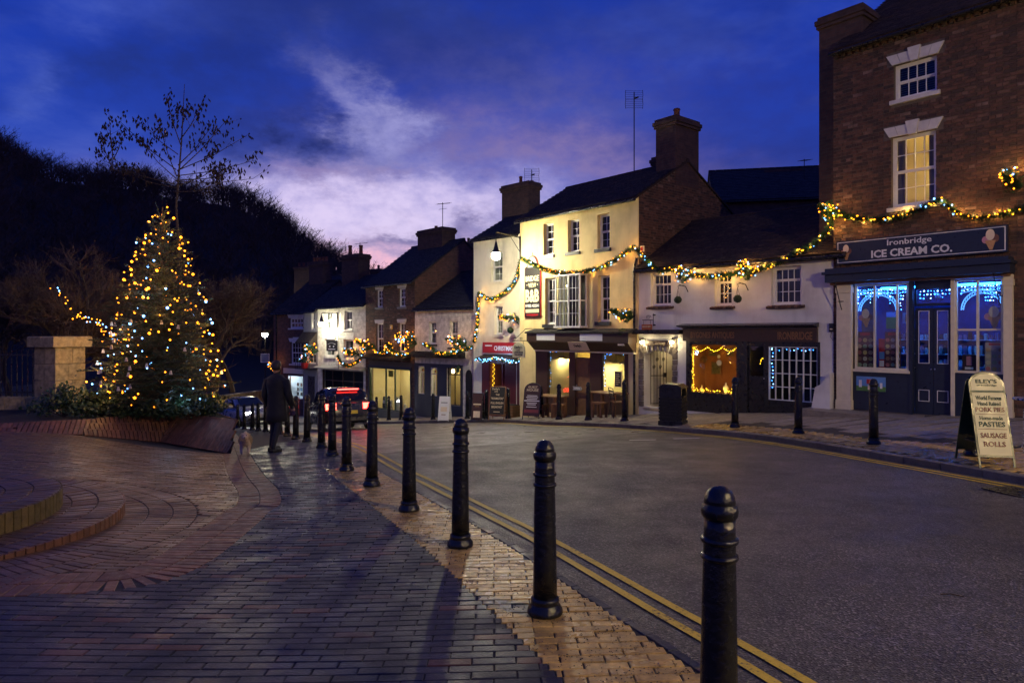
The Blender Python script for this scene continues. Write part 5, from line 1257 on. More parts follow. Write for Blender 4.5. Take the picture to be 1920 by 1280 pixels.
a, b, c, d = shopC
fr = MB(); z2 = d
for x0_, x1_ in ((a+.002, rC1[0]), (rC1[1], rCd[0]), (rCd[1], rC2[0]), (rC2[1], b-.002)): fr.box(x0_, x1_, -.02, .1, .01, z2)
for r in (rC1, rC2): fr.box(r[0], r[1], -.018, .1, .01, r[2]); fr.box(r[0], r[1], -.018, .1, r[3], z2)
fr.build('shop_frame', m_brownp, h.o)
for r in (rC1, rC2):
    o = MB().box(r[0], r[0]+.03, .0, .06, r[2], r[3]).box(r[1]-.03, r[1], .0, .06, r[2], r[3]).box(r[0]+.03, r[1]-.03, 0, .06, r[2], r[2]+.03).box(r[0]+.03, r[1]-.03, 0, .06, r[3]-.03, r[3]).build('shop_window', m_brownp, h.o); pane(o, r[0]+.03, r[1]-.03, r[2]+.03, r[3]-.03, .03)
zdo = h.z(1093, 672); e_ = .07
dd = MB(); dd.box(rCd[0], rCd[0]+e_, .03, .09, .02, zdo); dd.box(rCd[1]-e_, rCd[1], .03, .09, .02, zdo); dd.box(rCd[0]+e_, rCd[1]-e_, .04, .08, .02, zdo-.08); dd.box(rCd[0]+e_, rCd[1]-e_, .03, .09, zdo-.08, zdo)
do = dd.build('door', m_wood, h.o); MB().ball((rCd[0]+.04, .015, 1.0), .022, 8).build('door_knob', m_steel, do); pan = MB()
for z0_ in (.2, .75, 1.3): pan.box(rCd[0]+e_+.05, rCd[1]-e_-.05, .03, .04, z0_, min(z0_+.4, zdo-.14))
pan.build('door_panel', m_wood, do)
o = MB().box(rCd[0], rCd[1], .03, .09, zdo, zdo+.03).build('fanlight', m_brownp, h.o); pane(o, rCd[0], rCd[1], zdo+.03, d-.02, .06)
room(h, (rC1[0], rCd[0]-.1, .0, d), 2.3, m_room, 'cafe_room'); room(h, (rCd[1]+.1, rC2[1], .0, d), 2.3, m_room, 'cafe_room'); room(h, (rCd[0]+.03, rCd[1]-.03, zdo, d), .6, m_room, 'lobby')
MB().box((rCd[0]+rCd[1])/2, rCd[1]-.05, .4, .5, zdo+.08, d-.05).build('lobby_lamp', M_emit('lobby_lamp', (1, .74, .25), 16), h.o)
for k, (px, py, y) in enumerate(((1042, 671, .9), (1056, 671, .7), (1067, 672, 1.1), (1140, 676, .9), (1155, 679, .7), (1169, 681, 1.1))):
    p = h.loc(px, py, y); o = on_house(h, 'pendant_lamp', ['left domed', 'middle domed', 'right domed'][k % 3]+' pendant lamp in the '+('left' if k < 3 else 'right')+' cafe window', 'lamp', p[0], y, p[1], 'pendant lamps in the cafe')
    MB().lathe([(.02, .09), (.05, .08), (.13, .0), (.14, -.02), (.13, -.015)], 16).build('shade', m_steel, o, True); MB().lathe([(.11, -.02), (.11, -.005)], 16).build('bulb', M_emit('cafe_pendant', (1, .78, .38), 150), o); MB().tube([(0, 0, .09), (0, 0, d-p[1]+.0)], .006, n=4).build('cord', m_wire, o)
for k, r in enumerate((rC1, rC2)):
    o = on_house(h, 'window_garland', f'tinsel garland with blue lights round the {"left" if k == 0 else "right"} cafe window', 'garland', r[0], .10, r[3], 'garlands in the cafe windows'); w, t = r[1]-r[0], r[3]-r[2]; pts = [(.05, 0, -t*.8)]+[(.05+.02*math.sin(i), 0, -t*.8+i*t*.09) for i in range(1, 9)]+[(.05+w*.1*i, 0, -.04-.04*math.sin(i*.9)) for i in range(0, 10)]
    mb = MB(); [leafspray(mb, pts[i], Vector(pts[i+1])-Vector(pts[i]), (Vector(pts[i+1])-Vector(pts[i])).length, .6, 34, .006, .06) for i in range(len(pts)-1)]; mb.build('foliage', m_garland, o, kind='stuff')
    for p in pts: bulb(o, (p[0]+R.uniform(-.03, .03), -.03, p[2]+R.uniform(-.03, .03)), R.choice((m_cool, m_cool, m_blue, M_red_b if False else m_warm)), .011)
# hanging sign, planter ball, alarm
def board_sign(hh, name, label, px0, px1, py0, py1, y): 
    a, b, c, d = hh.rect(px0, px1, py0, py1, y); o = on_house(hh, name, label, 'sign', (a+b)/2, y, c); return o, b-a, d-c
o, w, t = board_sign(h, 'guest_house_sign', 'tall black hanging board with cream bed and breakfast lettering', 984, 1012, 478, 594, -.06)
m_sgb = M_('sign_black', (.016, .015, .015), .45, .2, 8)
pts = [(-w/2, 0, 0), (w/2, 0, 0), (w/2, 0, t*.80), (w*.36, 0, t*.82)]+[(w*.34*math.cos(PI*i/10), 0, t*.82+t*.17*math.sin(PI*i/10)) for i in range(11)]+[(-w*.36, 0, t*.82), (-w/2, 0, t*.80)]
MB().poly([(p[0]*1.08, .012, p[2]*1.01-.01) for p in pts], (0, .03, 0)).build('edge', m_redp, o, recalc=True); MB().poly(pts, (0, .03, 0)).build('board', m_sgb, o, recalc=True)
text(o, 'BRIDGE', -w*.44, w*.44, t*.575, t*.665, -.004, m_lettercream); text(o, 'VIEW', -w*.26, w*.26, t*.475, t*.545, -.004, m_lettercream); text(o, 'B&B', -w*.45, w*.45, t*.235, t*.445, -.004, m_lettercream); text(o, '01952 432541', -w*.46, w*.46, t*.155, t*.205, -.004, m_letter)
MB().box(-w*.45, w*.45, -.004, 0, t*.07, t*.125).build('strip', m_lettercream, o); MB().box(-w*.4, w*.4, -.004, 0, t*.02, t*.045).build('strip', m_redp, o)
mb = MB(); [mb.box(s_*w*.35-.02, s_*w*.35+.02, -.004, 0, t*.51, t*.525) for s_ in (-1, 1)]; mb.build('rule', m_lettercream, o)
ar = MB(); ar.poly([(-w*.30, -.002, t*.80)]+[(w*.30*math.cos(PI-PI*i/10), -.002, t*.82+t*.15*math.sin(PI*i/10)) for i in range(11)]+[(w*.30, -.002, t*.80)], (0, -.004, 0)); ar.build('arch_print', M_('print_grey', (.3, .32, .34), .5, .1, 6), o, recalc=True); MB().tube([(0, .015, t), (0, .015, t+.08)], .012, n=6).build('finial', m_dark, o); MB().box(-.05, .05, .032, .07, t*.3, t*.34).build('fixing', m_dark, o)
o = on_house(h, 'planter', 'clipped ball in a cream box at the end of the cafe canopy', 'planter', h.u(1168, -.3), -.30, zc0-.1); MB().box(-.12, .12, -.1, .1, 0, .22).build('box', m_creamtrim, o); MB().box(-.15, .15, .1, .29, .03, .06).build('shelf', m_creamtrim, o); mb = MB(); mb.ball((0, 0, .36), .14, 14)
for i in range(300):
    v = Vector((R.gauss(0, 1), R.gauss(0, 1), R.gauss(0, 1))).normalized(); q = Vector((0, 0, .36))+v*.14; w_ = v.orthogonal().normalized()*.014; mb.add([q-w_, q+w_, q+v*.02], ((0, 1, 2),))
mb.build('foliage', m_box, o)
o = on_house(h, 'alarm_box', 'small red and white alarm box high on the cream wall', 'alarm', h.u(1205), -.04, h.z(1205, 472)); MB().box(-.07, .07, 0, .035, 0, .17).build('case', m_creamtrim, o); MB().box(-.04, .04, -.004, 0, .03, .14).build('badge', m_redp, o)
MB().tube([(h.W-.02, -.06, HB_+baseB-baseC+.3), (h.W-.1, -.07, HB_+baseB-baseC), (h.W-.1, -.07, .05)], .035, n=8).build('downpipe', m_dark, h.o)

# ================================================================== lamp-lit ivory house with the Christmas shop
baseD = PR(-.7, 26.4)-.03
hD = House('ivory_house', 'narrow ivory rendered house lit by the wall lamp, red shop sign below', PD, PC2, baseD, 4.6)
h = hD; HD = h.z(931, 444)
h.sash(h.rect(921, 942, 472, 528), 2, (2, 2), .12, .035, .014, sill=.06, sillm=m_ivory); h.sash(h.rect(927, 943, 574, 627), 3, (2, 2), .12, .035, .014, sill=.06, sillm=m_ivory)
shopD = h.rect(904, 974, 672, 795); shopD = (shopD[0], shopD[1], .01, h.z(940, 676)); h.open.append(shopD)
h.wall(HD, m_ivory, rise=1.25, ridge=2.25); h.roof(m_slate, .15, .05, (.2, .13), 0)
xa, xb, zc_ = h.u(941, 1.9), h.u(991, 1.9), h.z(966, 350, 2.25); h.chimney(xa, xb, 1.9, 2.6, HD+.3, zc_, ((xa+.15, 2.25, .09, .12), ((xa+xb)/2, 2.25, .08, .38), (xb-.15, 2.25, .09, .1)), m_brick_dark)
a, b, c, d = shopD; xm0, xm1 = a+(b-a)*.20, a+(b-a)*.55
fr = MB(); fr.box(a+.002, xm0, -.02, .1, .01, d); fr.box(xm1, xm1+.06, -.02, .1, .01, d); fr.box(b-.12, b-.002, -.02, .1, .01, d); fr.box(xm0, xm1, -.018, .1, .01, .75); fr.box(xm0, xm1, -.018, .1, d-.12, d); fr.box(xm1+.06, b-.12, -.018, .1, d-.12, d); fr.build('shop_frame', m_dkred, h.o)
o = MB().box(xm0, xm0+.03, 0, .05, .75, d-.12).box(xm1-.03, xm1, 0, .05, .75, d-.12).build('shop_window', m_dkred, h.o); pane(o, xm0+.03, xm1-.03, .75, d-.12, .025)
do = MB().box(xm1+.06, b-.12, .03, .08, .02, d-.12).build('door', m_dkred, h.o); MB().ball((xm1+.1, .01, 1), .02, 8).build('door_knob', m_steel, do)
room(h, (xm0, xm1, .75, d-.12), .8, M_('red_room', (.18, .06, .03), .9, .2, 3))
o, w, t = board_sign(h, 'shop_sign', 'red shop sign with white lettering over the Christmas shop', 905, 985, 642, 662, -.16)
MB().box(-w/2, w/2, 0, .1, 0, t).build('board', m_redp, o); text(o, 'CHRISTMAS SHOP', -w*.22, w*.46, t*.22, t*.68, -.004, m_letter); MB().box(-w*.44, -w*.27, -.004, 0, t*.62, t*.74).build('strip', m_letter, o)
q0, q1 = h.u(897, -.3), h.u(980, -.3); zz = h.z(938, 666, -.2); cn = MB(); cn.poly([(q0, 0, zz+.02), (q0, -.45, zz-.12), (q0, -.45, zz-.15), (q0, 0, zz-.02)], (q1-q0, 0, 0)); cn.build('shop_hood', m_slate, h.o, recalc=True)
pw = [h.world(q0+(q1-q0)*i/9, -.46, zz-.16-.05*math.sin(i*1.1)) for i in range(10)]
garland('blue lit tinsel along the hood of the red Christmas shop', pw, .06, .04, 'lit garlands along the house fronts', .75, .014)
o = on_house(h, 'window_lights', 'warm string lights in the red Christmas shop window', 'fairy lights', (xm0+xm1)/2, .16, .8); w, t = xm1-xm0, d-.95
P = [(-w/2+.08+.05*math.sin(i*1.3), R.uniform(-.02, .02), t*(1-i/34)) for i in range(34)]; MB().tube(P, .003, n=4).build('wire', m_wire, o)
for k, p in enumerate(P):
    bulb(o, p, m_gold, .010)
    if k % 9 == 4: glow(o, (p[0]+.05, p[1]+.06, p[2]), AMB, .6)
tr = on_house(h, 'table_tree', 'tiny golden lit tree on the Christmas shop window ledge', 'decoration', xm1-.12, .3, .78); mb = MB(); mb.lathe([(.1, 0), (.075, .1), (.05, .12), (.04, .22), (.005, .32)], 10); mb.build('foliage', m_garland, tr)
for i in range(26): t_ = R.random(); a_ = R.random()*6.28; bulb(tr, (.11*(1-t_)*math.cos(a_), .11*(1-t_)*math.sin(a_), .32*t_), m_gold, .011)
# cafe's round-topped hanging sign on a scroll bracket, seen against the red shop
o = on_house(hC, 'hanging_cafe_sign', 'arched cream hanging cafe sign on a scrolled iron bracket', 'sign', hC.u(972, -1.0), -1.0, hC.z(977, 670, -1.0)); w, t = .62, .50
MB().poly([(-w/2, 0, 0), (w/2, 0, 0), (w/2, 0, t*.6)]+[(w/2*math.cos(PI*i/10), 0, t*.6+t*.4*math.sin(PI*i/10)) for i in range(1, 10)]+[(-w/2, 0, t*.6)], (0, .03, 0)).build('board', m_board, o, recalc=True)
text(o, "Darby's", -.2, .2, t*.55, t*.78, -.004, m_black); text(o, '1779', -.08, .08, t*.45, t*.52, -.004, m_black); text(o, 'COFFEE HOUSE', -.24, .24, t*.30, t*.40, -.004, m_black); text(o, 'TEA ROOM', -.2, .2, t*.13, t*.23, -.004, m_black)
mb = MB(); mb.tube([(-.34, .015, t+.06), (.36, .015, t+.06)], .012, n=5); [mb.tube([(x, .015, t*.7), (x, .015, t+.06)], .006, n=5) for x in (-.25, .25)]; mb.tube([(-.42, .015, t+.12), (-.1, .015, t+.16), (.36, .015, t+.45), (.36, .9, t+.45)], .011, n=5); mb.tube([(.36, .015, t+.06), (.36, .95, t+.06)], .011, n=5)
for k in (-.2, .12): mb.tube([(k+.07*math.cos(q*.4)*(1-q*.03), .015, t+.12+.05*math.sin(q*.4)*(1-q*.03)) for q in range(24)], .007, n=4)
mb.build('bracket', m_dark, o)

# ================================================================== whitewashed cottage with arched shop windows
baseE = PR(-3, 29.4)-.03
hE = House('whitewashed_cottage', 'low whitewashed brick cottage with slate roof and arched lit windows', PE, PD2, baseE, 5.0)
h = hE; HE = h.z(832, 577)
for r in (h.rect(804, 818, 603, 645), h.rect(843, 858, 601, 651)): h.sash(r, 2, (2, 2), .10, .03, .013, sill=.07, sillm=m_sillk, sillh=.09)
for k, (x0_, x1_, y0_, y1_) in enumerate(((785, 796, 686, 736), (808, 820, 689, 741))): pass
rE = [h.rect(785, 796.5, 686, 738), h.rect(808, 820.5, 689, 742), h.rect(838, 864, 690, 760)]
for r in rE: h.open.append(r)
h.wall(HE, m_white_brick, rise=1.75, ridge=2.7); h.roof(m_slate, .15, 0, (.2, .13), 0, x0=.02, x1=h.W+.4)
MB().box(0.02, h.W-.5, -.03, -.004, -.3, h.z(820, 668)).build('shop_panelling', m_black, h.o) if False else None
m_litwin = M_emit('lit_blind', (1, .80, .45), 1.1)
for k, r in enumerate(rE):
    a, b, c, d = r; f = MB(); f.box(a, a+.03, .05, .1, c, d); f.box(b-.03, b, .05, .1, c, d); f.box((a+b)/2-.012, (a+b)/2+.012, .055, .095, c, d-.28 if k < 2 else d); f.box(a+.03, b-.03, .05, .1, d-.30, d-.27); f.box(a+.03, b-.03, .05, .1, c, c+.03)
    if k < 2:
        n = 12; cx, rr = (a+b)/2, (b-a)/2; f.poly([(a, .0, d+.002)]+[(cx-rr*math.cos(PI*i/n), .0, d-.26+.255*math.sin(PI*i/n)) for i in range(n+1)]+[(b, .0, d+.002)], (0, .1, 0))
    o = f.build('shop_window', m_paint if k < 2 else m_dark, h.o, recalc=True); pane(o, a+.03, b-.03, c+.03, d-.02, .08)
    if k < 2: MB().lathe([(.05, 0), (.05, .01)], 12, M=Matrix.Translation(((a+b)/2, .07, d-.17)) @ Matrix.Rotation(PI/2, 4, 'X')).build('roundel', m_redp, o)
room(h, (rE[0][0], rE[2][1], 0.2, rE[2][3]), 1.2, m_room, 'shop_room', y0=.23); MB().ball(((rE[1][0]+rE[2][0])/2, .8, rE[2][3]-.2), .07, 10).build('shop_lamp', M_emit('cottage_lamp', (1, .74, .34), 110), h.o, True)
# dark shop panelling set around the openings
pn = MB(); zt = h.z(820, 682); xs = [h.u(770)+.1, rE[0][0], rE[0][1], rE[1][0], rE[1][1], rE[2][0], rE[2][1], h.u(868)]
xs[0] = .01
for i in (0, 2, 4, 6): pn.box(xs[i], xs[i+1], -.03, -.004, -.1, zt)
for r in rE: pn.box(r[0], r[1], -.03, -.004, -.1, r[2]); pn.box(r[0], r[1], -.03, -.004, r[3], zt)
pn.build('shop_panelling', m_navy, h.o)
def scallop_canopy(hh, px0, px1, py, dep=.42):
    q0, q1 = hh.u(px0, -.2), hh.u(px1, -.2); z = hh.z((px0+px1)/2, py, -.2); mb = MB(); mb.poly([(q0, 0, z+.14), (q0, -dep, z), (q0, -dep, z-.03), (q0, 0, z-.04)], (q1-q0, 0, 0)); cn = mb.build('canopy', m_slate, hh.o, recalc=True)
    n = int((q1-q0)/.11)
    for i in range(n): x = q0+(q1-q0)*(i+.5)/n; MB().tube([(x, -dep-.02, z-.05), (x, -dep-.02, z+.03), (x, 0, z+.17)], .042, n=6).build('roll_tile', m_slate, cn)
scallop_canopy(h, 768, 866, 668)
o = on_house(h, 'lantern', 'green wall lantern at the right end of the cottage shop', 'lamp', h.u(866), -.22, h.z(866, 698)); MB().lathe([(.05, 0), (.085, .22), (.085, .24), (.03, .30)], 6).build('glass', m_green, o); MB().tube([(0, .22, .1), (0, .05, .35), (0, 0, .30)], .012, n=5).build('bracket', m_dark, o)
# arched alley door between cottage and ivory house
a, b, c, d = h.rect(873, 887, 692, 785); o = on_house(h, 'alley_door', 'dark arched alley door beside the cottage shop', 'door', (a+b)/2, -.012, .0); w = (b-a)*.8; mb = MB(); mb.poly([(-w/2, 0, 0), (w/2, 0, 0), (w/2, 0, d-.3)]+[(w/2*math.cos(PI*i/10), 0, d-.3+.28*math.sin(PI*i/10)) for i in range(1, 10)]+[(-w/2, 0, d-.3)], (0, -.03, 0)); mb.build('leaf', m_black, o, recalc=True); MB().ball((w*.3, -.05, .95), .02, 8).build('door_knob', m_steel, o)

# ================================================================== brick house with bright shop
baseF = PR(-5.6, 32.5)-.03
hF = House('gabled_brick_house', 'gabled red brick house with cream window heads and bright shop window', PF, PE, baseF, 5.4)
h = hF; HF = h.z(732, 530)
rF = [h.rect(706, 718, 543, 576), h.rect(747.5, 760.5, 540, 575), h.rect(705.5, 718.5, 606, 664), h.rect(747.5, 760.5, 605, 660)]
for r in rF: h.sash(r, 2, (2, 2), .08, .03, .014, sill=.06, sillm=m_lead)
shopF = h.rect(693, 770, 686, 770); shopF = (shopF[0], shopF[1], .35, h.z(731, 690)); h.open.append(shopF)
h.wall(HF, m_mortar, rise=2.05, ridge=2.8, mside=m_brick_far); h.roof(m_slate, .18, .06, (.2, .13), 0)
holes = rF+[(r[0]-.1, r[1]+.1, r[3], r[3]+.2) for r in rF]+[(r[0]-.08, r[1]+.08, r[2]-.1, r[2]) for r in rF]+[(shopF[0]-.1, shopF[1]+.1, -1, shopF[3]+.25)]
brick_face(h, h.o, 'brick', 0, h.W, .0, HF-.02, holes, 0)
for r in rF: splay_lintel(h, r, .17, .07, False, m_stone, 1)
xa, xb, zc_ = h.u(783, 2.35), h.u(829, 2.35), h.z(806, 434, 2.75); h.chimney(xa, xb, 2.35, 3.15, HF+1.0, zc_, (((xa+xb)/2, 2.75, .09, .22),), m_brick_dark)
a, b, c, d = shopF; shop_window(h, shopF, [a+(b-a)*.40, a+(b-a)*.62], [], .02, m_green, .05, 'shop_window', .07)
room(h, shopF, 1.7, m_room, 'shop_room', z0=.2)
for k in range(2): MB().box(a+(b-a)*(.2+.45*k), a+(b-a)*(.42+.45*k), .8, .9, d-.08, d-.03).build('ceiling_light', M_emit('shop_panel', (1, .84, .52), 70), h.o)
flat_poster(h, (a+(b-a)*.42, a+(b-a)*.54, d-.42, d-.12), .14, 'yellow card hanging in the bright shop window', [(M_('card_yellow', (.6, .5, .03), .6, .1, 5), 0, 1, 0, 1)])
for k in range(5):
    x = a+(b-a)*(.14+.17*k); o = on_house(h, 'display_item', ['draped coat on a stand', 'stacked gift boxes', 'row of small prints', 'tall white gift bag', 'shelf of cards'][k]+' in the bright shop window', 'display', x, .5, c-.2)
    cc = [(.05, .06, .10), (.35, .3, .25), (.5, .5, .5), (.6, .58, .5), (.3, .12, .08)][k]; mm = M_('display%d' % k, cc, .7, .3, 20); hh_ = [.75, .6, .8, .5, .9][k]
    mb = MB(); mb.poly([(-.10, 0, 0), (.10, 0, 0), (.13, 0, hh_*.5), (.07, 0, hh_), (-.07, 0, hh_), (-.13, 0, hh_*.5)], (0, .1, 0)); mb.build('body', mm, o, recalc=True); MB().box(-.08, .08, -.01, -.002, hh_*.55, hh_*.75).build('tag', m_paint, o)
scallop_canopy(h, 684, 764, 672)
sr = MB(); sr.box(a-.08, a, -.04, -.012, -.2, d+.1); sr.box(b, b+.08, -.04, -.012, -.2, d+.1); sr.box(a, b, -.04, -.012, d, d+.1); sr.box(a, b, -.04, -.012, -.2, c); sr.build('shop_surround', m_navy, h.o)
o = on_house(h, 'alarm_box', 'small yellow alarm box on the gabled brick house', 'alarm', h.u(735), -.07, h.z(735, 617)); MB().box(-.08, .08, 0, .06, 0, .2).build('case', M_('alarm_yellow', (.6, .35, .05), .5, .1, 5), o); MB().box(-.04, .04, -.004, 0, .06, .12).build('badge', m_paint, o)

# ================================================================== white house with the pub sign
baseG = PR(-8.8, 35.4)-.03
hG = House('white_brick_house', 'white painted brick house with a lamp bracket and dark shop front', PG, PF, baseG, 5.4)
h = hG; HG = h.z(641, 573)
rG_ = [h.rect(610, 622, 585, 617), h.rect(646, 660, 582, 618), h.rect(609, 627, 636, 668), h.rect(644, 662, 637, 672)]
for r in rG_: h.sash(r, 2, (1, 1), .09, .035, .016, sill=.06, sillm=m_white, curtain=(.3, M_('net_curtain', (.5, .5, .48), .9, .1, 8)))
h.open.append(h.rect(604, 682, 694, 775)); sG = h.open[-1]
h.wall(HG, m_white_brick, rise=1.7, ridge=2.7); h.roof(m_slate, .18, .05, (.2, .13), 0)
for r in rG_[2:]: MB().box(r[0]-.08, r[1]+.08, -.03, -.003, r[3]+.02, r[3]+.2).build('lintel', m_white, h.o)
xa, xb, zc_ = h.u(641, 2.3), h.u(672, 2.3), h.z(657, 480, 2.7); h.chimney(xa, xb, 2.3, 3.1, HG+.8, zc_, ((xa+.25, 2.7, .12, .62), (xb-.3, 2.7, .12, .55)), m_brick_dark)
a, b, c, d = sG; shop_window(h, sG, [a+(b-a)*k/4 for k in (1, 2, 3)], [c+(d-c)*.75], .03, m_brownp, .06); room(h, sG, 1.2, m_dkroom)
q0, q1 = h.u(594, -.2), h.u(684, -.2); z = h.z(640, 690, -.2); MB().poly([(q0, 0, z+.1), (q0, -.5, z-.02), (q0, -.5, z-.06), (q0, 0, z-.02)], (q1-q0, 0, 0)).build('shop_hood', m_lead, h.o, recalc=True)
o, w, t = board_sign(h, 'inn_sign', 'dark square pub sign with pale emblem hanging on the white house', 612, 632, 638, 658, -.5)
MB().box(-w/2, w/2, 0, .04, 0, t).build('board', m_sgb, o); mb = MB(); mb.tube([(-w*.36+w*.72*i/12, -.004, t*.62+t*.14*math.sin(PI*i/12)) for i in range(13)], .012, n=4); [mb.box(s_-.05, s_+.05, -.006, 0, t*.36, t*.52) for s_ in (-w*.18, w*.18)]; mb.box(-w*.33, w*.33, -.006, 0, t*.14, t*.22); mb.build('emblem', m_letter, o)
mb = MB(); mb.tube([(w*.62, .02, -.9), (w*.62, .02, t+.25)], .014, n=5); mb.tube([(-w*.45, .02, t+.03), (w*.62, .02, t+.1)], .012, n=5); mb.tube([(w*.62, .02, t+.1), (w*.62, .5, t+.1)], .012, n=5); mb.build('bracket', m_dark, o)

# ================================================================== bay-fronted house, darkened as less lit, and far brick house
PH0 = Vector(((569-960)/F*38.2, 38.2))
hH = House('bay_fronted_house', 'narrow house with a tiled bay hood and small balcony, its front coloured as in shade', PH0, PG-Vector((.02, -.02)), PR(-11, 37.5)-.03, 3.6)
h = hH; HH_ = h.z(582, 583); m_shade_front = M_('shaded_render', (.22, .22, .24), .8, .15, 4)  # less light reaches this front; that shade is put into its grey
h.sash(h.rect(584, 590, 583, 618), 1, (1, 1), .06, .03, .012); h.sash(h.rect(576, 594, 645, 682), 2, (2, 2), .06, .04, .014, back=None)
h.wall(HH_, m_shade_front, rise=1.3); h.roof(m_slate, .12, .02, (.2, .13), 0)
MB().poly([(-.02, -.004, h.z(580, 622)), (-.02, -.5, h.z(580, 642)), (-.02, -.5, h.z(580, 644)), (-.02, -.004, h.z(580, 644))], (h.W, 0, 0)).build('bay_hood', m_tile, h.o, recalc=True)
zb_ = h.z(582, 690); bal = MB(); bal.box(-.05, h.W, -.5, -.004, zb_-.05, zb_)
for k in range(8): x = k*h.W/7.2; bal.tube([(x, -.48, zb_), (x, -.48, zb_+.6)], .012, n=5)
bal.tube([(-.05, -.48, zb_+.6), (h.W, -.48, zb_+.6)], .018, n=5); bal.build('balcony', m_dark, h.o)
o = on_house(h, 'potted_tree', 'small lit conical tree in a red pot on the balcony', 'plant', h.W*.45, -.30, zb_+.003); MB().lathe([(.16, 0), (.21, .26), (.21, .30)], 14).build('pot', m_redp, o); mb = MB()
for i in range(50): t_ = R.random(); a_ = R.random()*6.28; leafspray(mb, (0, 0, .3+.75*t_), (math.cos(a_), math.sin(a_), .2), .34*(1-t_)+.05, 1, 26, .012, .07)
mb.build('foliage', m_garland, o)
for i in range(26): t_ = R.random(); a_ = R.random()*6.28; bulb(o, (.36*(1-t_)*math.cos(a_), .36*(1-t_)*math.sin(a_), .32+.75*t_), m_warm if i % 3 else m_cool, .02)
dd = h.rect(578, 590, 705, 755); MB().box(dd[0], dd[1], -.03, -.004, .0, dd[3]).build('door', m_dark, h.o)
PK0 = Vector(((513-960)/F*41.8, 41.8)); PK1 = Vector(((572-960)/F*39.9, 39.9))
hK = House('far_brick_house', 'brown brick house at the bend with white sashes and bright shop window', PK0, PK1, PR(-13.3, 40.8)-.03, 5)
h = hK; HK = h.z(540, 585)
rK = [h.rect(543, 568, 596, 615), h.rect(545, 568, 641, 682)]
h.sash(rK[0], 4, (1, 1), .08, .04, .02, sill=.07); h.sash(rK[1], 4, (2, 2), .08, .04, .02, sill=.07)
sK = h.rect(540, 570, 704, 747); h.open.append(sK)
h.wall(HK, m_brick_far, rise=1.9); h.roof(m_tile, .15, .04, (.2, .14), 0)
for r in rK: splay_lintel(h, r, .22, .14, True, m_stone, 3)
h.chimney(.5, 1.9, 2.2, 2.9, HK+1.4, HK+3.2, tuple((.6+.3*k, 2.55, .11, .32) for k in range(5)), m_brick_dark)
shop_window(h, sK, [], [], .02, m_paint, .04); room(h, sK, .9, M_('shop_white', (.6, .64, .68), .8, .05, 3), z0=.0)
MB().box(sK[0]+.1, sK[1]-.1, .35, .42, sK[3]-.05, sK[3]-.01).build('ceiling_light', M_emit('far_shop_panel', (.85, .93, 1), 60), h.o)
for k in range(12):
    x = sK[0]+.1+(sK[1]-sK[0]-.2)*((k % 4)+.5)/4; z = sK[2]+.12+(k//4)*.28; o = on_house(h, 'framed_print', f'small framed item in the far bright shop window, {["lowest", "middle", "top"][k//4]} row, number {ordw[k % 4] if k % 4 else "first"} from the left', 'display', x, .5, z, 'framed items in the far shop window')
    mb = MB(); mb.box(-.09, .09, 0, .02, 0, .02); mb.box(-.09, .09, 0, .02, .18, .2); mb.box(-.09, -.07, 0, .02, .02, .18); mb.box(.07, .09, 0, .02, .02, .18); mb.build('frame', m_dark, o); MB().box(-.07, .07, .005, .015, .02, .18).build('print', R.choice((m_skyb, m_lead, m_vanilla, m_choc)), o)
MB().box(sK[0]-.3, sK[1]+.02, -.12, -.004, sK[3]+.12, sK[3]+.42).build('fascia', m_creamtrim, h.o)
MB().tube([(.35, -.05, .1), (.35, -.05, HK)], .04, n=6).build('downpipe', m_dark, h.o)
# roofs and stacks farther back
def back_block(name, label, px0, px1, Y, y_eave, y_ridge, dep, pots, stack=None):
    P0_ = Vector(((px0-960)/F*(Y+1.2), Y+1.2)); P1_ = Vector(((px1-960)/F*Y, Y)); hh = House(name, label, P0_, P1_, G(P1_.x, Y)-.2, dep); H_ = hh.z((px0+px1)/2, y_eave); r_ = hh.z((px0+px1)/2, y_ridge, dep/2)
    hh.wall(H_, m_brick_dark, rise=max(.4, r_-H_), mside=m_brick_dark); hh.roof(m_slate, .15, .05, (.25, .2), 0)
    if stack:
        a, b, c = stack; a, b = hh.u(a, dep/2), hh.u(b, dep/2); hh.chimney(a, b, dep/2-.4, dep/2+.4, H_, hh.z((px0+px1)/2, c, dep/2), tuple((a+(b-a)*(k+.5)/pots, dep/2, .1, .34) for k in range(pots)), m_brick_dark)
    return hh
back_block('rear_house', 'dark rear house with a five pot stack behind the white house', 548, 640, 50, 560, 520, 6, 5, (557, 600, 500))
back_block('rear_house', 'dark slate roof behind the gabled brick house with one pot', 690, 760, 46, 545, 520, 6, 1, (700, 720, 505))
back_block('rear_house', 'dark house behind the ivory house showing only a narrow chimney', 862, 930, 39, 520, 480, 5, 1, (871, 886, 455))
back_block('rear_house', 'long dark roof behind the white cottage with a low wide stack', 1340, 1600, 30.5, 372, 318, 6, 0, (1432, 1500, 322))
# aerials
aerial('tall grid television aerial above the cream house', hC.world(hC.u(1189, 3.1), 3.1, hC.zr-.5), hC.z(1189, 173, 3.1)-hC.zr+.5); aerial('small television aerial beside the ivory house chimney', hD.world(hD.u(997, 2.5), 2.5, hD.zr-.3), hD.z(997, 318, 2.5)-hD.zr+.3)
aerial('television aerial beside the gabled brick house chimney', hF.world(hF.u(830, 2.9), 2.9, hF.zr-.2), hF.z(829, 380, 2.9)-hF.zr+.2, 'yagi'); aerial('stubby television aerial on the white house chimney', hG.world(hG.u(675, 2.7), 2.7, hG.zr-.2), hG.z(673, 455, 2.7)-hG.zr+.2, 'yagi'); aerial('thin television aerial by the low wide stack', pt(1508, 335, 31.5), .9, 'yagi')
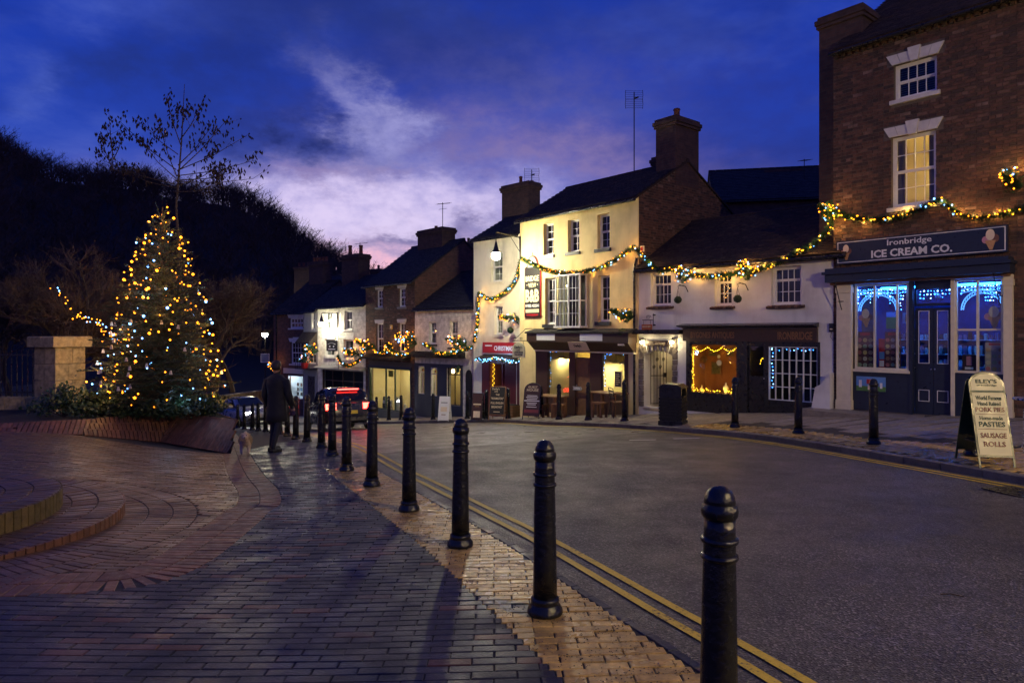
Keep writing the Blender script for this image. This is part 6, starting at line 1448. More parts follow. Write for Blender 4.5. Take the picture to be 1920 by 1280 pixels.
# ================================================================== street lamps
def wall_street_lamp(label, globe, back, rr=.15, gm=None):
    """bracket arm from the wall point back to a hood with a glowing globe"""
    g = Vector(globe); b = Vector(back)-g; o = empty('street_lamp', g, 0, label, 'street lamp', 'globe street lamps'); top_ = b.z
    MB().ball((0, 0, 0), rr, 20).build('globe', gm or m_globe, o, True)
    MB().lathe([(rr*1.0, rr*.55), (rr*1.05, rr*.75), (rr*.65, rr*1.2), (rr*.38, rr*2.2), (rr*.2, rr*3.0), (.015, rr*3.1)], 16).build('hood', m_dark, o, True)
    mb = MB(); mb.tube([(0, 0, rr*3.0), (0, 0, top_)], .016, n=6); mb.tube([(0, 0, top_), (b.x, b.y, top_)], .02, n=6); mb.tube([(b.x*.98, b.y*.98, top_+.05), (b.x*.98, b.y*.98, top_-.75)], .028, n=6); mb.tube([(b.x*.55, b.y*.55, top_), (b.x*.97, b.y*.97, top_-.5)], .012, n=5); mb.build('bracket', m_dark, o)
    return o
gl = pt(930, 479, 22.9)
wall_street_lamp('bright globe street lamp on an iron bracket before the ivory house', gl, hC.world(.06, -.03, hC.z(977, 446)))
g2 = hG.world(hG.u(604), -1.35, 0); g2 = pt(603, 607, g2.y); wall_street_lamp('globe street lamp on the bracket of the white painted brick house', g2, hG.world(hG.u(634), -.03, hG.z(634, 587)), .15, M_emit('small_lamp_globe', (1, .90, .62), 290))
m_sodium = M_emit('warm_street_lamp_globe', (1, .72, .33), 2500)
def post_lamp(label, p, h, rr=.17, gm=None):
    o = empty('street_lamp', p, 0, label, 'street lamp', 'globe street lamps'); MB().lathe([(.11, 0), (.12, .1), (.08, .5), (.06, 1.0), (.045, h-.3), (.06, h-.2)], 12).build('post', m_dark, o, True)
    MB().ball((0, 0, h), rr, 16).build('globe', gm or m_globe, o, True); MB().lathe([(rr, h+rr*.5), (rr*1.05, h+rr*.7), (rr*.4, h+rr*1.4), (.02, h+rr*1.9)], 12).build('hood', m_dark, o, True); MB().lathe([(.05, h-.25), (.06, h-rr*.95)], 12).build('gallery', m_dark, o)
    return o
p = pt(497, 627, 52); post_lamp('far globe street lamp beyond the bend beside the white board', (p.x, p.y, G(p.x, p.y)), p.z-G(p.x, p.y), .2)
# the same kind of lamp stands on the far pavement just right of the view; it lights the fronts from that side
lx, ly = 9.4, -1.5
o = post_lamp('globe street lamp on the far pavement opposite the viewer', (lx, ly, PR(lx, ly)), 5.3, .18, m_sodium)

# ================================================================== garlands and sprays
def along_house(hh, pts, off=-.14): 
    out = []
    for px, py in pts: u_, z_ = hh.loc(px, py, off); out.append(hh.world(u_, off, z_))
    return out
garland('garland with lights swagged across the dark brick wall above the shop sign', along_house(hA, [(1552, 378), (1570, 398), (1610, 410), (1652, 411), (1700, 402), (1755, 377), (1775, 383), (1800, 402), (1835, 409), (1875, 403), (1900, 396), (1940, 385), (1990, 395)], -.16), .075, .062)
garland('garland hanging from the brick corner down to the cottage eaves', along_house(hB, [(1560, 385), (1557, 420), (1546, 440), (1520, 460), (1490, 476), (1465, 490), (1440, 499)], -.20), .075, .075)
garland('garland along the eaves of the white cottage', along_house(hB, [(1440, 500), (1420, 505), (1398, 508), (1370, 514), (1335, 518), (1300, 515), (1275, 508), (1255, 504), (1240, 510)], -.22), .08, .062)
garland('garland running down from the cream house corner to the cottage eaves', along_house(hB, [(1240, 510), (1222, 498), (1208, 485), (1196, 470), (1186, 464)], -.22), .07, .062)
garland('garland swagged across the cream house between the floors', along_house(hC, [(1192, 463), (1180, 468), (1160, 483), (1130, 500), (1100, 508), (1070, 512), (1040, 510), (1015, 503), (995, 493), (977, 485)], -.16), .072, .062)
garland('garland swagged across the ivory house below the street lamp', along_house(hD, [(976, 486), (972, 505), (966, 525), (955, 540), (940, 552), (925, 560), (910, 558), (900, 549)], -.16), .075, .065, cool=.3)
garland('garland hanging straight down the left edge of the ivory house', along_house(hD, [(899, 546), (897, 560), (896, 580), (895, 605), (892, 625), (889, 642)], -.14), .065, .07, cool=.4)
garland('garland swagged below the windows of the whitewashed cottage', along_house(hE, [(886, 650), (872, 655), (855, 660), (838, 663), (820, 661), (806, 650), (795, 645)], -.5), .08, .085)
garland('garland draped over the gabled brick house canopy', along_house(hF, [(768, 664), (752, 664), (740, 662), (728, 655), (716, 662), (703, 658), (698, 645)], -.45), .08, .075)
garland('garland swagged on the white painted brick house', along_house(hG, [(684, 640), (678, 668), (666, 680), (652, 685), (640, 680), (633, 667)], -.25), .085, .10)
def spray(hh, label, px, py, L=.75, rad=.26, nb=22, off=-.25, up=.45, side=0.0):
    u_, z_ = hh.loc(px, py, off); d = hh.M.to_3x3() @ Vector((side, -.75, up)); return wall_spray(label, hh.world(u_, off+.2, z_-.12), d, L, rad, nb)
spray(hA, 'lit fir spray on the brick corner above the navy sign', 1560, 395, .5, .24, 26, -.2, .5, -.4)
spray(hA, 'lit fir spray high on the brick wall at the right edge of the view', 1908, 330, .5, .26, 18, -.2, .3, -.3)
spray(hB, 'lit fir spray on the white cottage eaves between left and middle windows', 1283, 512, .55, .28, 30, -.2, .3); spray(hB, 'lit fir spray on the white cottage eaves right of the middle window', 1400, 506, .6, .30, 34, -.2, .35)
spray(hC, 'lit fir spray on the cream house near the downpipe', 1178, 588, .7, .26, 18, -.25, .3, -.5)
spray(hD, 'lit fir spray beside the lower sash of the ivory house', 968, 592, .8, .24, 20, -.25, .1, -.5)
spray(hE, 'lit fir spray at the right window of the whitewashed cottage', 868, 645, .95, .38, 26, -.3, .35, -.3)
spray(hF, 'large lit fir spray at the right window of the gabled brick house', 775, 640, 1.0, .48, 44, -.3, .35, -.3); spray(hF, 'lit fir spray at the left corner of the gabled brick house', 690, 650, .9, .34, 26, -.3, .5, -.4); spray(hF, 'small lit fir spray at the left window of the gabled brick house', 728, 652, .5, .28, 16, -.4, .6, .2)
spray(hG, 'lit fir spray beside the lower right window of the white painted brick house', 668, 662, .9, .36, 20, -.3, .3, -.5); spray(hH, 'lit fir spray on the shaded bay house', 592, 655, .8, .34, 14, -.4, .3, -.4); spray(hK, 'lit fir spray at the left edge of the far brick house', 520, 690, .8, .3, 18, -.4, .5, -.6)
for hh, px, py, lb in ((hB, 1271, 562, 'clipped ball hanging left of the middle cottage window'), (hB, 1383, 560, 'clipped ball hanging right of the middle cottage window'), (hD, 957, 619, 'clipped ball hanging beside the ivory house sash')):
    u_, z_ = hh.loc(px, py, -.3); topiary(lb, hh.world(u_, -.3, z_), .10 if hh is hB else .12, .18)
    o = on_house(hh, 'scroll_bracket', lb.replace('clipped ball hanging', 'black scroll bracket'), 'bracket', u_, -.3, z_+.32, 'scroll brackets for the hanging balls'); mb = MB(); mb.tube([(0, 0, -.04), (.02, 0, 0), (0, 0, .06), (.0, .29, .10)], .008, n=5); mb.tube([(.15, .28, -.1), (.12, .2, .05), (0, .05, .1)], .014, n=5); mb.build('scroll', m_dark, o)

# ================================================================== fir tree with lights
TB = pt(304, 776, 14.6); TB.z = -.08
def fir_tree():
    o = empty('fir_tree', TB, 0, 'bushy fir tree strung with amber and blue lights in the planting bed', 'tree'); Ht = 4.42
    MB().tube([(0, 0, 0), (.02, .01, 1.5), (0, 0, 3.2), (.01, 0, Ht)], .085, .012, 8).build('trunk', m_bark, o)
    prof = lambda z: np.interp(z, [.1, .35, .7, .9, 1.3, 1.78, 2.46, 3.15, 3.6, 3.9, 4.2, 4.42], [.85, 1.24, 1.34, 1.28, 1.08, .97, .84, .66, .48, .34, .16, .05])
    st, nd = MB(), MB(); tips = []
    def spindle(a, b, r):
        a, b = Vector(a), Vector(b); d = (b-a); L = d.length
        if L < .01: return
        d.normalize(); u = d.orthogonal().normalized(); v = d.cross(u)
        for i in range(int(L*230)+8):
            f = R.random(); q = a+d*L*f; t = R.random()*2*PI; w = (u*math.cos(t)+v*math.sin(t)); w2 = d.cross(w)*.0035; nl = r*R.uniform(.8, 1.25)
            tip = q+w*nl+d*nl*.7; nd.add([q-w2, q+w2, tip], ((0, 1, 2),))
        st.tube([a, b], .006, .003, 4, cap=False)
    nb = 330
    for k in range(nb):
        z = Ht*(1-((k+.5)/nb)**.62)*.97+.10; a = k*2.39996+R.uniform(-.3, .3); rr = float(prof(z))*R.uniform(.66, 1.16)*(1+.12*math.sin(a*3+z*2))
        up = .25+.55*(z/Ht)+R.uniform(-.12, .12); d = Vector((math.cos(a), math.sin(a), up)).normalized(); p0 = Vector((0, 0, max(.05, z-rr*up*.55)))
        pm = p0+d*rr*.5; p1 = p0+Vector((math.cos(a)*rr, math.sin(a)*rr, up*rr*.75-.10*rr)); st.tube([p0, pm, p1], .014+.006*rr, .004, 4)
        n = int(5+rr*9)
        for i in range(n):
            f = .25+.75*(i+R.random())/n; q = p0.lerp(pm, f*2) if f < .5 else pm.lerp(p1, f*2-1); sd = 1 if i % 2 else -1; side = Vector((-math.sin(a), math.cos(a), 0))*sd
            l = (.10+.22*rr*(1.1-f))*R.uniform(.7, 1.2); e = q+(side*.8+d*.75+Vector((0, 0, R.uniform(-.25, .2)))).normalized()*l; spindle(q, e, .028)
        spindle(pm, p1+d*.06, .03); tips.append((p0, pm, p1, rr))
    spindle((0, 0, Ht-.5), (.0, 0, Ht+.25), .03); spindle((.02, 0, Ht-.35), (.13, -.05, Ht+.12), .03); spindle((0, 0, Ht-.35), (-.15, .02, Ht+.1), .03)
    st.build('boughs', m_bark, o); nd.build('needles', m_needle, o, kind='stuff')
    s = empty('fairy_lights', TB, 0, 'amber and blue light string wound round the fir tree', 'fairy lights'); wire = []
    n = 300
    for k in range(n):
        f = (k+.5)/n; z = .28+(Ht-.42)*(1-(1-f)**.62 if False else f**1.32); z = Ht-.06-(Ht-.40)*f**.72
        a = k*.83+R.uniform(-.5, .5); rr = float(prof(z))*R.uniform(.70, 1.08); zz = z+R.uniform(-.16, .16)
        p = Vector((math.cos(a)*rr, math.sin(a)*rr, zz)); wire.append(p-Vector((math.cos(a), math.sin(a), 0))*.03); t = R.random(); big = R.choice((.6, .75, .9, 1, 1.15, 1.55))
        bulb(s, p, m_cool if t < .22 else m_warm, round(.0190*big, 4))
        if k % 5 == 2: glow(s, p*1.02+Vector((math.cos(a), math.sin(a), 0))*.03, AMB if k % 4 else COOLC, 3.2)
    MB().tube(wire, .004, n=3).build('wire', m_wire, s)
    o2 = empty('hanging_ornaments', TB, 0, 'small pale hanging ornaments on the lower boughs of the fir', 'ornaments')
    for k in range(22):
        a = R.uniform(PI, 2*PI); z = R.uniform(.5, 2.0); rr = float(prof(z))*1.02; MB().poly([(-.03, 0, -.05), (.03, 0, -.05), (.012, 0, .03), (-.012, 0, .03)], (0, .02, 0)).build('ornament', m_vanilla, o2, recalc=True).location = (math.cos(a)*rr, math.sin(a)*rr, z)
fir_tree()
pl_ = [pt(x, y, Y) for x, y, Y in ((96, 536, 14.9), (118, 552, 14.9), (142, 590, 14.9), (165, 596, 14.8), (190, 608, 14.7), (205, 625, 14.6), (222, 640, 14.5))]
o = empty('fairy_lights', pl_[0], 0, 'short light string sagging from the bare tree to the fir', 'fairy lights'); f_ = [p-pl_[0] for p in pl_]; MB().tube(f_, .005, n=4).build('wire', m_wire, o)
for k in range(56):
    t = R.random()**.8*(len(f_)-1.001); i = int(t); q = f_[i].lerp(f_[i+1], t-i); bulb(o, q+Vector((R.gauss(0, .03), R.gauss(0, .05), R.gauss(0, .05))), m_cool if R.random() < .25 else m_warm, R.choice((.011, .014, .017)))

# ================================================================== pillar, railings, shrubs
PPX = pt(82, 770, 14.6)
pil = empty('stone_pillar', (PPX.x+.02, PPX.y+.5, -.10), math.radians(-22), 'square sandstone gate pillar lit amber on one side, beside the fir', 'pillar')
for k in range(4):
    z = .0+k*.36
    for i in range(2):
        for j in range(2):
            sx = .30 if (k+i) % 2 else .38; cx = -.34+sx/2 if i == 0 else .34-(.68-(.30 if k % 2 else .38))/2
            w = (.38 if (k % 2) else .30) if i == 0 else (.30 if (k % 2) else .38)
            cx = -.34+w/2 if i == 0 else .34-w/2
            MB().brick(.34-.006, w-.006, .352, .012, Matrix.Translation((-.17+.34*j, cx, z+.18))).build('stone', m_sandstone, pil)
for j in (-1, 1): MB().brick(.43-.006, .88, .23, .025, Matrix.Translation((j*.215, 0, 1.56))).build('cap_stone', m_sandstone, pil)
MB().box(-.40, .40, -.40, .40, -.30, 0.0).build('plinth', m_sandstone, pil)
fen = empty('iron_railings', (PPX.x-3.4, PPX.y+.75, -.10), 0, 'dark iron railings on a low stone wall left of the pillar', 'railings')
for k in range(26): MB().box(-.011+k*.12, .011+k*.12, -.008, .008, .32, 1.38).build('bar', m_dark, fen)
for z in (.40, 1.24): MB().box(-.1, 3.0, -.02, .02, z, z+.035).build('rail', m_dark, fen)
for k in range(7): MB().brick(.46, .30, .34, .02, Matrix.Translation((k*.47, 0, .15))).build('wall_stone', m_sandstone, fen)
def shrub(label, p, w, h_, d_, n=900):
    o = empty('shrub', p, 0, label, 'shrub', 'low evergreen shrubs in the bed'); mb = MB(); st = MB()
    for i in range(26):
        a = R.random()*2*PI; t = R.random()**.5; e = Vector((math.cos(a)*t*w, math.sin(a)*t*d_, h_*(1.05-.75*t*t)*R.uniform(.7, 1.1))); st.tube([(0, 0, 0), e*.5+Vector((0, 0, .06)), e], .009, .003, 4)
        for k in range(n//26):
            f = R.uniform(.35, 1.05); q = e*f+Vector((R.gauss(0, .07), R.gauss(0, .07), R.gauss(0, .05))); v = Vector((R.gauss(0, 1), R.gauss(0, 1), R.gauss(.5, .6))).normalized(); l = R.uniform(.05, .10); s_ = v.orthogonal().normalized()*l*.28
            mb.add([q, q+v*l*.5+s_, q+v*l, q+v*l*.5-s_], ((0, 1, 2, 3),))
    st.build('stem', m_bark, o); mb.build('foliage', m_shrub, o); return o
for px, py, Y, w, hh_, lb in ((118, 778, 13.9, .75, .62, 'low spreading shrub at the foot of the stone pillar'), (190, 782, 14.0, .62, .55, 'low shrub between the pillar and the fir'), (250, 784, 13.9, .5, .34, 'low shrub at the left foot of the fir'), (315, 783, 13.9, .55, .36, 'low shrub in front of the fir trunk'), (382, 780, 14.1, .55, .45, 'low shrub at the right foot of the fir')):
    p = pt(px, py, Y); shrub(lb, (p.x, p.y, -.06), w, hh_, w*.7, 1300)

# ================================================================== bare trees on the left
def branch(mb, tw, p, d, L, r, dep, spread=.55, up=.05):
    k = 4; pts = [p.copy()]; q = p.copy(); dd = d.copy()
    for i in range(k):
        dd = (dd+Vector((R.gauss(0, .13), R.gauss(0, .13), R.gauss(up, .10)))).normalized(); q = q+dd*L/k; pts.append(q.copy())
    (mb if dep > 1 else tw).tube(pts, r, r*.55, 5 if dep > 2 else 3, cap=False)
    if dep == 0: return
    n = {5: 5, 4: 5, 3: 5, 2: 6, 1: 5}[dep] if dep <= 5 else 5
    for i in range(n):
        f = R.uniform(.3, 1.0) if i else 1.0; j = min(k-1, int(f*k)); pp = pts[j].lerp(pts[j+1], f*k-j if f < 1 else 1)
        ax = Vector((R.gauss(0, 1), R.gauss(0, 1), R.gauss(0, .6))); nd_ = (dd+ax.normalized()*R.uniform(.5, 1.2)*spread*1.6).normalized()
        branch(mb, tw, pp, nd_, L*R.uniform(.55, .8), r*.55, dep-1, spread, up)
def bare_tree(label, p, h_, dep=5, lean=(0, 0, 1), r=.10, spread=.55, up=.05, first=.34):
    o = empty('bare_tree', p, 0, label, 'tree', 'bare trees behind the fir'); mb, tw = MB(), MB(); branch(mb, tw, Vector((0, 0, 0)), Vector(lean).normalized(), h_*first, r, dep, spread, up)
    mb.build('trunk', m_bark, o); tw.build('crown', m_twig, o, kind='stuff'); return o
for px, Y, hh_, ln, lb in ((20, 18.5, 4.6, (-.1, 0, 1), 'wide bare tree at the far left behind the railings'), (100, 17.0, 4.4, (.15, 0, 1), 'bare tree behind the stone pillar, light string tied to it'), (215, 18.5, 4.2, (-.1, 0, 1), 'bare tree just left of the fir'), (400, 20.0, 4.2, (.1, 0, 1), 'bare tree just right of the fir'), (300, 21.5, 5.0, (.05, 0, 1), 'bare tree directly behind the fir'), (436, 22.5, 4.2, (-.05, 0, 1), 'bare tree leaning over the path right of the fir')):
    p = pt(px, 700, Y); bare_tree(lb, (p.x, p.y, -.3), hh_*1.3, 5, ln, .10, .66, .05, .29)
def sapling():
    p = pt(346, 700, 18.0); o = empty('bare_sapling', (p.x, p.y, -.3), 0, 'tall bare sapling with dangling seed pods rising above the fir', 'tree'); mb, tw, pods = MB(), MB(), MB(); zt = pt(346, 158, 18).z+.3
    main = [Vector((0, 0, 0)), Vector((-.1, 0, zt*.4)), Vector((-.22, 0, zt*.62)), Vector((-.08, 0, zt*.82)), Vector((0, 0, zt))]; mb.tube(main, .055, .006, 6)
    def pod(q, n):
        for i in range(n): a = q+Vector((R.gauss(0, .06), R.gauss(0, .06), R.gauss(0, .06))); b = a+Vector((R.gauss(0, .03), R.gauss(0, .03), -R.uniform(.07, .15))); w = Vector((.022, .008, 0)); pods.add([a, (a+b)/2+w, b, (a+b)/2-w], ((0, 1, 2, 3),))
    def limb(p0, p1, r):
        p0, p1 = Vector(p0), Vector(p1); m_ = p0.lerp(p1, .5)+Vector((0, 0, -.08)); tw.tube([p0, m_, p1], r, r*.35, 4)
        d = (p1-p0)
        for i in range(8):
            f = R.uniform(.35, 1); q = p0.lerp(m_, f*2) if f < .5 else m_.lerp(p1, f*2-1); e = q+Vector((d.x*.12+R.gauss(0, .12), R.gauss(0, .15), R.uniform(.08, .4))); tw.tube([q, e], r*.4, .003, 3); pod(e, 3); pod(q.lerp(e, .6), 2)
        pod(p1, 3)
    J = lambda px, py, dy=0: pt(px, py, 18+dy)-Vector((p.x, p.y, -.3))
    for a, b in (((340, 275), (312, 185)), ((338, 262), (378, 195)), ((334, 290), (268, 230)), ((330, 318), (225, 228)), ((332, 320), (462, 255)), ((330, 330), (480, 300)), ((330, 340), (475, 335)), ((326, 345), (190, 300)), ((334, 310), (395, 240)), ((212, 300), (205, 220)), ((340, 240), (350, 200)), ((330, 335), (262, 262)), ((331, 330), (300, 240)), ((333, 322), (425, 225)), ((331, 338), (450, 320)), ((212, 300), (232, 250)), ((214, 320), (190, 262)), ((330, 350), (430, 300)), ((329, 352), (230, 320)), ((327, 360), (410, 345))):
        limb(J(*a), J(*b, R.uniform(-1, 1)), .016)
    mb.build('trunk', m_bark, o); tw.build('branches', m_bark, o, kind='stuff'); pods.build('seed_pods', m_pod, o, kind='stuff')
sapling()

# ================================================================== wooded hill
ridge_px = [-700, -300, -60, 0, 40, 90, 150, 250, 330, 420, 470, 520, 560, 600, 640, 690, 740, 800, 900, 1100]
ridge_py = [150, 190, 232, 250, 270, 302, 312, 316, 340, 346, 362, 396, 430, 455, 475, 508, 520, 545, 575, 600]
def ridge_z(px, D): return EYE+(HZ-float(np.interp(px, ridge_px, ridge_py)))/F*D
def hill_h(px, Y):
    D = 190.0; t = min(1, max(0, (Y-48)/(D-48))); base = -7; zr = ridge_z(px, D)-5.5
    if Y <= D: return base+(zr-base)*(t**1.15)
    return zr-(Y-D)*.05
def hill():
    mb = MB(); cols = list(range(-900, 1160, 40)); rows = [46, 60, 75, 90, 105, 120, 135, 150, 165, 180, 190, 215, 260, 340]
    for Y in rows:
        for px in cols: mb.v.append(((px-960)/F*Y, Y, hill_h(px, Y)+R.uniform(-.4, .4)))
    w = len(cols)
    for i in range(len(rows)-1):
        for j in range(w-1): mb.f.append((i*w+j, i*w+j+1, (i+1)*w+j+1, (i+1)*w+j)); mb.t.append(0)
    tag(mb.build('hill', m_hill, smooth=True), kind='structure')
    protos = []
    for k in range(7):
        t = []
        def tri(a, b, w): 
            u = Vector((R.gauss(0, 1), R.gauss(0, 1), R.gauss(0, .3))).normalized()*w; t.append((a-u, a+u, b))
        H_ = 1.0
        for i in range(3): tri(Vector((R.gauss(0, .02), R.gauss(0, .02), 0)), Vector((R.gauss(0, .1), R.gauss(0, .1), R.uniform(.7, .95))), .022)
        for i in range(26):
            z = R.uniform(.25, .8); a = R.random()*6.28; r_ = .34*math.sin(min(1, (z-.1)/.75)*PI*.8)+.08; e = Vector((math.cos(a)*r_, math.sin(a)*r_, z+R.uniform(.1, .28))); s_ = Vector((0, 0, z-.08)); tri(s_, e, .012)
            for m in range(7):
                q = s_.lerp(e, R.uniform(.4, 1)); v = Vector((R.gauss(0, .07), R.gauss(0, .07), R.uniform(.0, .14))); tri(q, q+v, .006)
        protos.append(t)
    mb = MB(); V, Fc = mb.v, mb.f
    def put(px, Y, hgt):
        base = Vector(((px-960)/F*Y, Y, hill_h(px, Y)-.4)); a = R.random()*6.28; ca, sa = math.cos(a), math.sin(a)
        for tr in R.choice(protos):
            b = len(V)
            for q in tr: V.append((base.x+(q.x*ca-q.y*sa)*hgt, base.y+(q.x*sa+q.y*ca)*hgt, base.z+q.z*hgt))
            Fc.append((b, b+1, b+2)); mb.t.append(0)
    for i in range(620): put(R.uniform(-150, 860), R.uniform(172, 200), R.uniform(5, 9.5))
    for i in range(700): Y = R.uniform(75, 172); put(R.uniform(-150, 820), Y, R.uniform(5, 8))
    mb.build('hillside_wood', m_hillwood, kind='stuff')
hill()
# small crown of bushes seen between the roofs
p = pt(690, 500, 60); bare_tree('round bare tree between the chimneys against the pink sky', (p.x, p.y, -3.5), 10.5, 5, (0, 0, 1), .2, .6, .05, .4)

# far cottage on the slope, low wall and board at the bend
PQ = pt(440, 652, 92); PQ1 = pt(471, 652, 90)
hQ = House('hillside_cottage', 'small pale gabled cottage with lit windows on the dark hillside', (PQ.x, PQ.y), (PQ1.x, PQ1.y), pt(455, 652, 91).z-1.5, 5)
h = hQ; m_warmwin = M_emit('lit_window', (1, .62, .2), 1.5)
h.wall(h.z(455, 634), m_white, rise=.1, z0=-3); zc_ = h.z(455, 634); MB().poly([(0, -.01, zc_), (h.W, -.01, zc_), (h.W/2, -.01, h.z(455, 619))], (0, 5.0, 0)).build('gable', m_white, h.o, recalc=True)
h.H = zc_; rf = MB(); ap = h.z(455, 618); 
for s_ in (-1, 1):
    x0_ = h.W/2; x1_ = h.W/2+s_*(h.W/2+.25); rf.poly([(x0_, -.2, ap+.05), (x1_, -.2, zc_-.15), (x1_, -.2, zc_+.0), (x0_, -.2, ap+.22)], (0, 5.4, 0))
rf.build('roof', m_slate, h.o, recalc=True)
for (x0_, x1_, y0_, y1_) in ((452.5, 456, 629, 635), (457.5, 461, 629, 635), (452.5, 454.5, 643, 649.5), (460, 464, 643, 649.5), (464.8, 468, 643, 649.5)):
    r = h.rect(x0_, x1_, y0_, y1_); MB().box(r[0], r[1], -.06, -.02, r[2], r[3]).build('lit_window', m_warmwin, h.o); fr_ = MB(); fr_.box(r[0]-.05, r[0], -.08, -.01, r[2], r[3]); fr_.box(r[1], r[1]+.05, -.08, -.01, r[2], r[3]); fr_.box((r[0]+r[1])/2-.02, (r[0]+r[1])/2+.02, -.08, -.061, r[2], r[3]); fr_.build('window_frame', m_paint, h.o)
an = MB(); r = h.rect(474, 484, 637, 653); an.box(h.W+.002, r[1], .5, 3, -3, r[3]); an.build('lean_to', m_white, h.o); MB().box(r[0], r[1]-.2, .44, .498, r[2]+.2, r[3]-.25).build('lit_window', m_warmwin, h.o)
for k, (px, py) in enumerate(((448, 611), (454, 599))):
    p = pt(px, py, 120); o = empty('distant_window', p, 0, ['lower', 'upper'][k]+' tiny amber lit window among the dark trees', 'window', 'amber windows on the hillside'); MB().box(-.2, .2, 0, .05, -.28, .28).build('pane', m_warmwin, o); MB().box(-.25, .25, .05, .12, -.33, .33).build('frame', m_paint, o)
w0, w1 = pt(396, 742, 40.5), pt(512, 727, 45)
n = 22; lw = empty('low_stone_wall', (w0.x, w0.y, 0), 0, 'low pale stone wall along the outside of the bend', 'wall')
for i in range(n):
    for k in range(4):
        a = w0.lerp(w1, i/n); b = w0.lerp(w1, (i+1)/n); c = (a+b)/2-Vector((w0.x, w0.y, 0)); d_ = b-a; rz = math.atan2(d_.y, d_.x); M = Matrix.Translation((c.x, c.y, c.z-.25-.42*k)) @ Matrix.Rotation(rz, 4, 'Z'); MB().brick(d_.xy.length-.02, .35, .41, .03, M).build('wall_stone', m_sandstone, lw)
p = pt(497, 671, 43); o = empty('road_sign_board', (p.x, p.y, G(p.x, p.y)-.6), 0, 'blank pale square sign board on a post at the bend', 'sign'); zz = p.z-(G(p.x, p.y)-.6); MB().box(-.24, .24, -.02, .02, zz-.25, zz+.25).build('board', M_('sign_face', (.20, .24, .30), .5, .1, 5), o); fb = MB(); fb.box(-.27, -.24, -.03, .03, zz-.28, zz+.28); fb.box(.24, .27, -.03, .03, zz-.28, zz+.28); fb.box(-.24, .24, -.03, .03, zz+.25, zz+.28); fb.box(-.24, .24, -.03, .03, zz-.28, zz-.25); fb.build('border', m_paint, o); MB().tube([(0, .04, 0), (0, .04, zz+.2)], .03, n=6).build('post', m_dark, o)
# ================================================================== boards, cafe furniture, bin
def a_board(label, px, py, Y, w, hgt, rz, face, edge, lines, arched=False, spread=.26, leg=.12, back=None, group='pavement boards'):
    x = (px-960)/F*Y; o = empty('pavement_board', (x, Y, PR(x, Y)-.002), rz, label, 'sign board', group); lean = math.atan2(spread, hgt+leg); L = math.hypot(spread, hgt+leg)
    for s_, nm in ((-1, 'front'), (1, 'rear')):
        T = Matrix.Translation((0, s_*spread, 0)) @ (Matrix.Rotation(lean*-s_ if s_ > 0 else lean, 4, 'X') if False else Matrix.Rotation(-lean if s_ < 0 else lean, 4, 'X'))
        fr = MB(); legs = leg
        def outline(k, z0, z1):
            pts = [(-w/2+k, 0, z0+k), (w/2-k, 0, z0+k)]
            if arched: rr = w/2-k; zc = z1-w/2*.8; pts += [(rr*math.cos(PI*i/12), 0, zc+(w/2*.8-k)*math.sin(PI*i/12)) for i in range(13)]
            else: pts += [(w/2-k, 0, z1-k), (-w/2+k, 0, z1-k)]
            return pts
        fr.poly(outline(0, legs, L), (0, .02, 0)); 
        for q in (-1, 1): fr.box(q*(w/2-.012)-.012, q*(w/2-.012)+.012, 0, .02, 0, legs+.02)
        p_ = fr.build('panel', edge, o, recalc=True); p_.matrix_local = T
        if s_ < 0:
            fc = MB(); fc.poly(outline(.025, legs, L), (0, -.004, 0)); q_ = fc.build('face', face, o, recalc=True); q_.matrix_local = T
            for (st, x0, x1, z0, z1, m) in lines:
                if st in _texts: text(o, st, -w/2+w*x0, -w/2+w*x1, legs+(L-legs)*z0, legs+(L-legs)*z1, -.006, m, T)
                else: q = MB().box(-w/2+w*x0, -w/2+w*x1, -.007, -.0045, legs+(L-legs)*z0, legs+(L-legs)*z1).build('print', m, o); q.matrix_local = T
    MB().box(-w/2+.02, w/2-.02, -spread*.5, spread*.5, .30, .315).build('strut', m_dark, o)
    return o
gr_, rd_ = m_lettergreen, m_letterred
a_board('cream arched pie board with green edging in front of the ice cream shop', 1846, 880, 9.15, .43, 1.08, math.radians(-10), m_board, m_green,
        [("ELEY'S", .2, .8, .865, .915, gr_), ('of Ironbridge', .22, .78, .825, .855, gr_), ('bar', .03, .97, .755, .78, gr_), ('World Famous', .14, .86, .665, .715, gr_), ('Hand Raised', .18, .82, .60, .645, gr_), ('PORK PIES', .1, .9, .525, .58, rd_), ('rule', .1, .9, .495, .5, rd_), ('Home-made', .18, .82, .43, .475, gr_), ('PASTIES', .14, .86, .35, .41, gr_), ('rule', .1, .9, .32, .325, rd_), ('SAUSAGE', .14, .86, .22, .28, rd_), ('ROLLS', .2, .8, .12, .18, rd_)], True, .34, .14)
m_mar = M_('board_red', (.22, .04, .04), .5, .1, 6)
a_board('brown arched guest house board with white lettering before the cafe', 1000, 800, 22.3, .58, 1.05, math.radians(-20), m_boardbrown, m_dark,
        [('GUEST', .22, .78, .84, .90, m_lettercream), ('HOUSE', .16, .84, .74, .82, m_lettercream), ('l', .2, .8, .60, .62, m_letter), ('l', .15, .85, .55, .57, m_letter), ('l', .2, .8, .50, .52, m_letter), ('b', .05, .95, .44, .47, m_letter), ('l', .2, .8, .38, .40, m_letter), ('l', .25, .75, .33, .35, m_letter), ('l', .2, .8, .26, .28, m_letter), ('r', .08, .92, .10, .19, m_mar)], True, .3, .12)
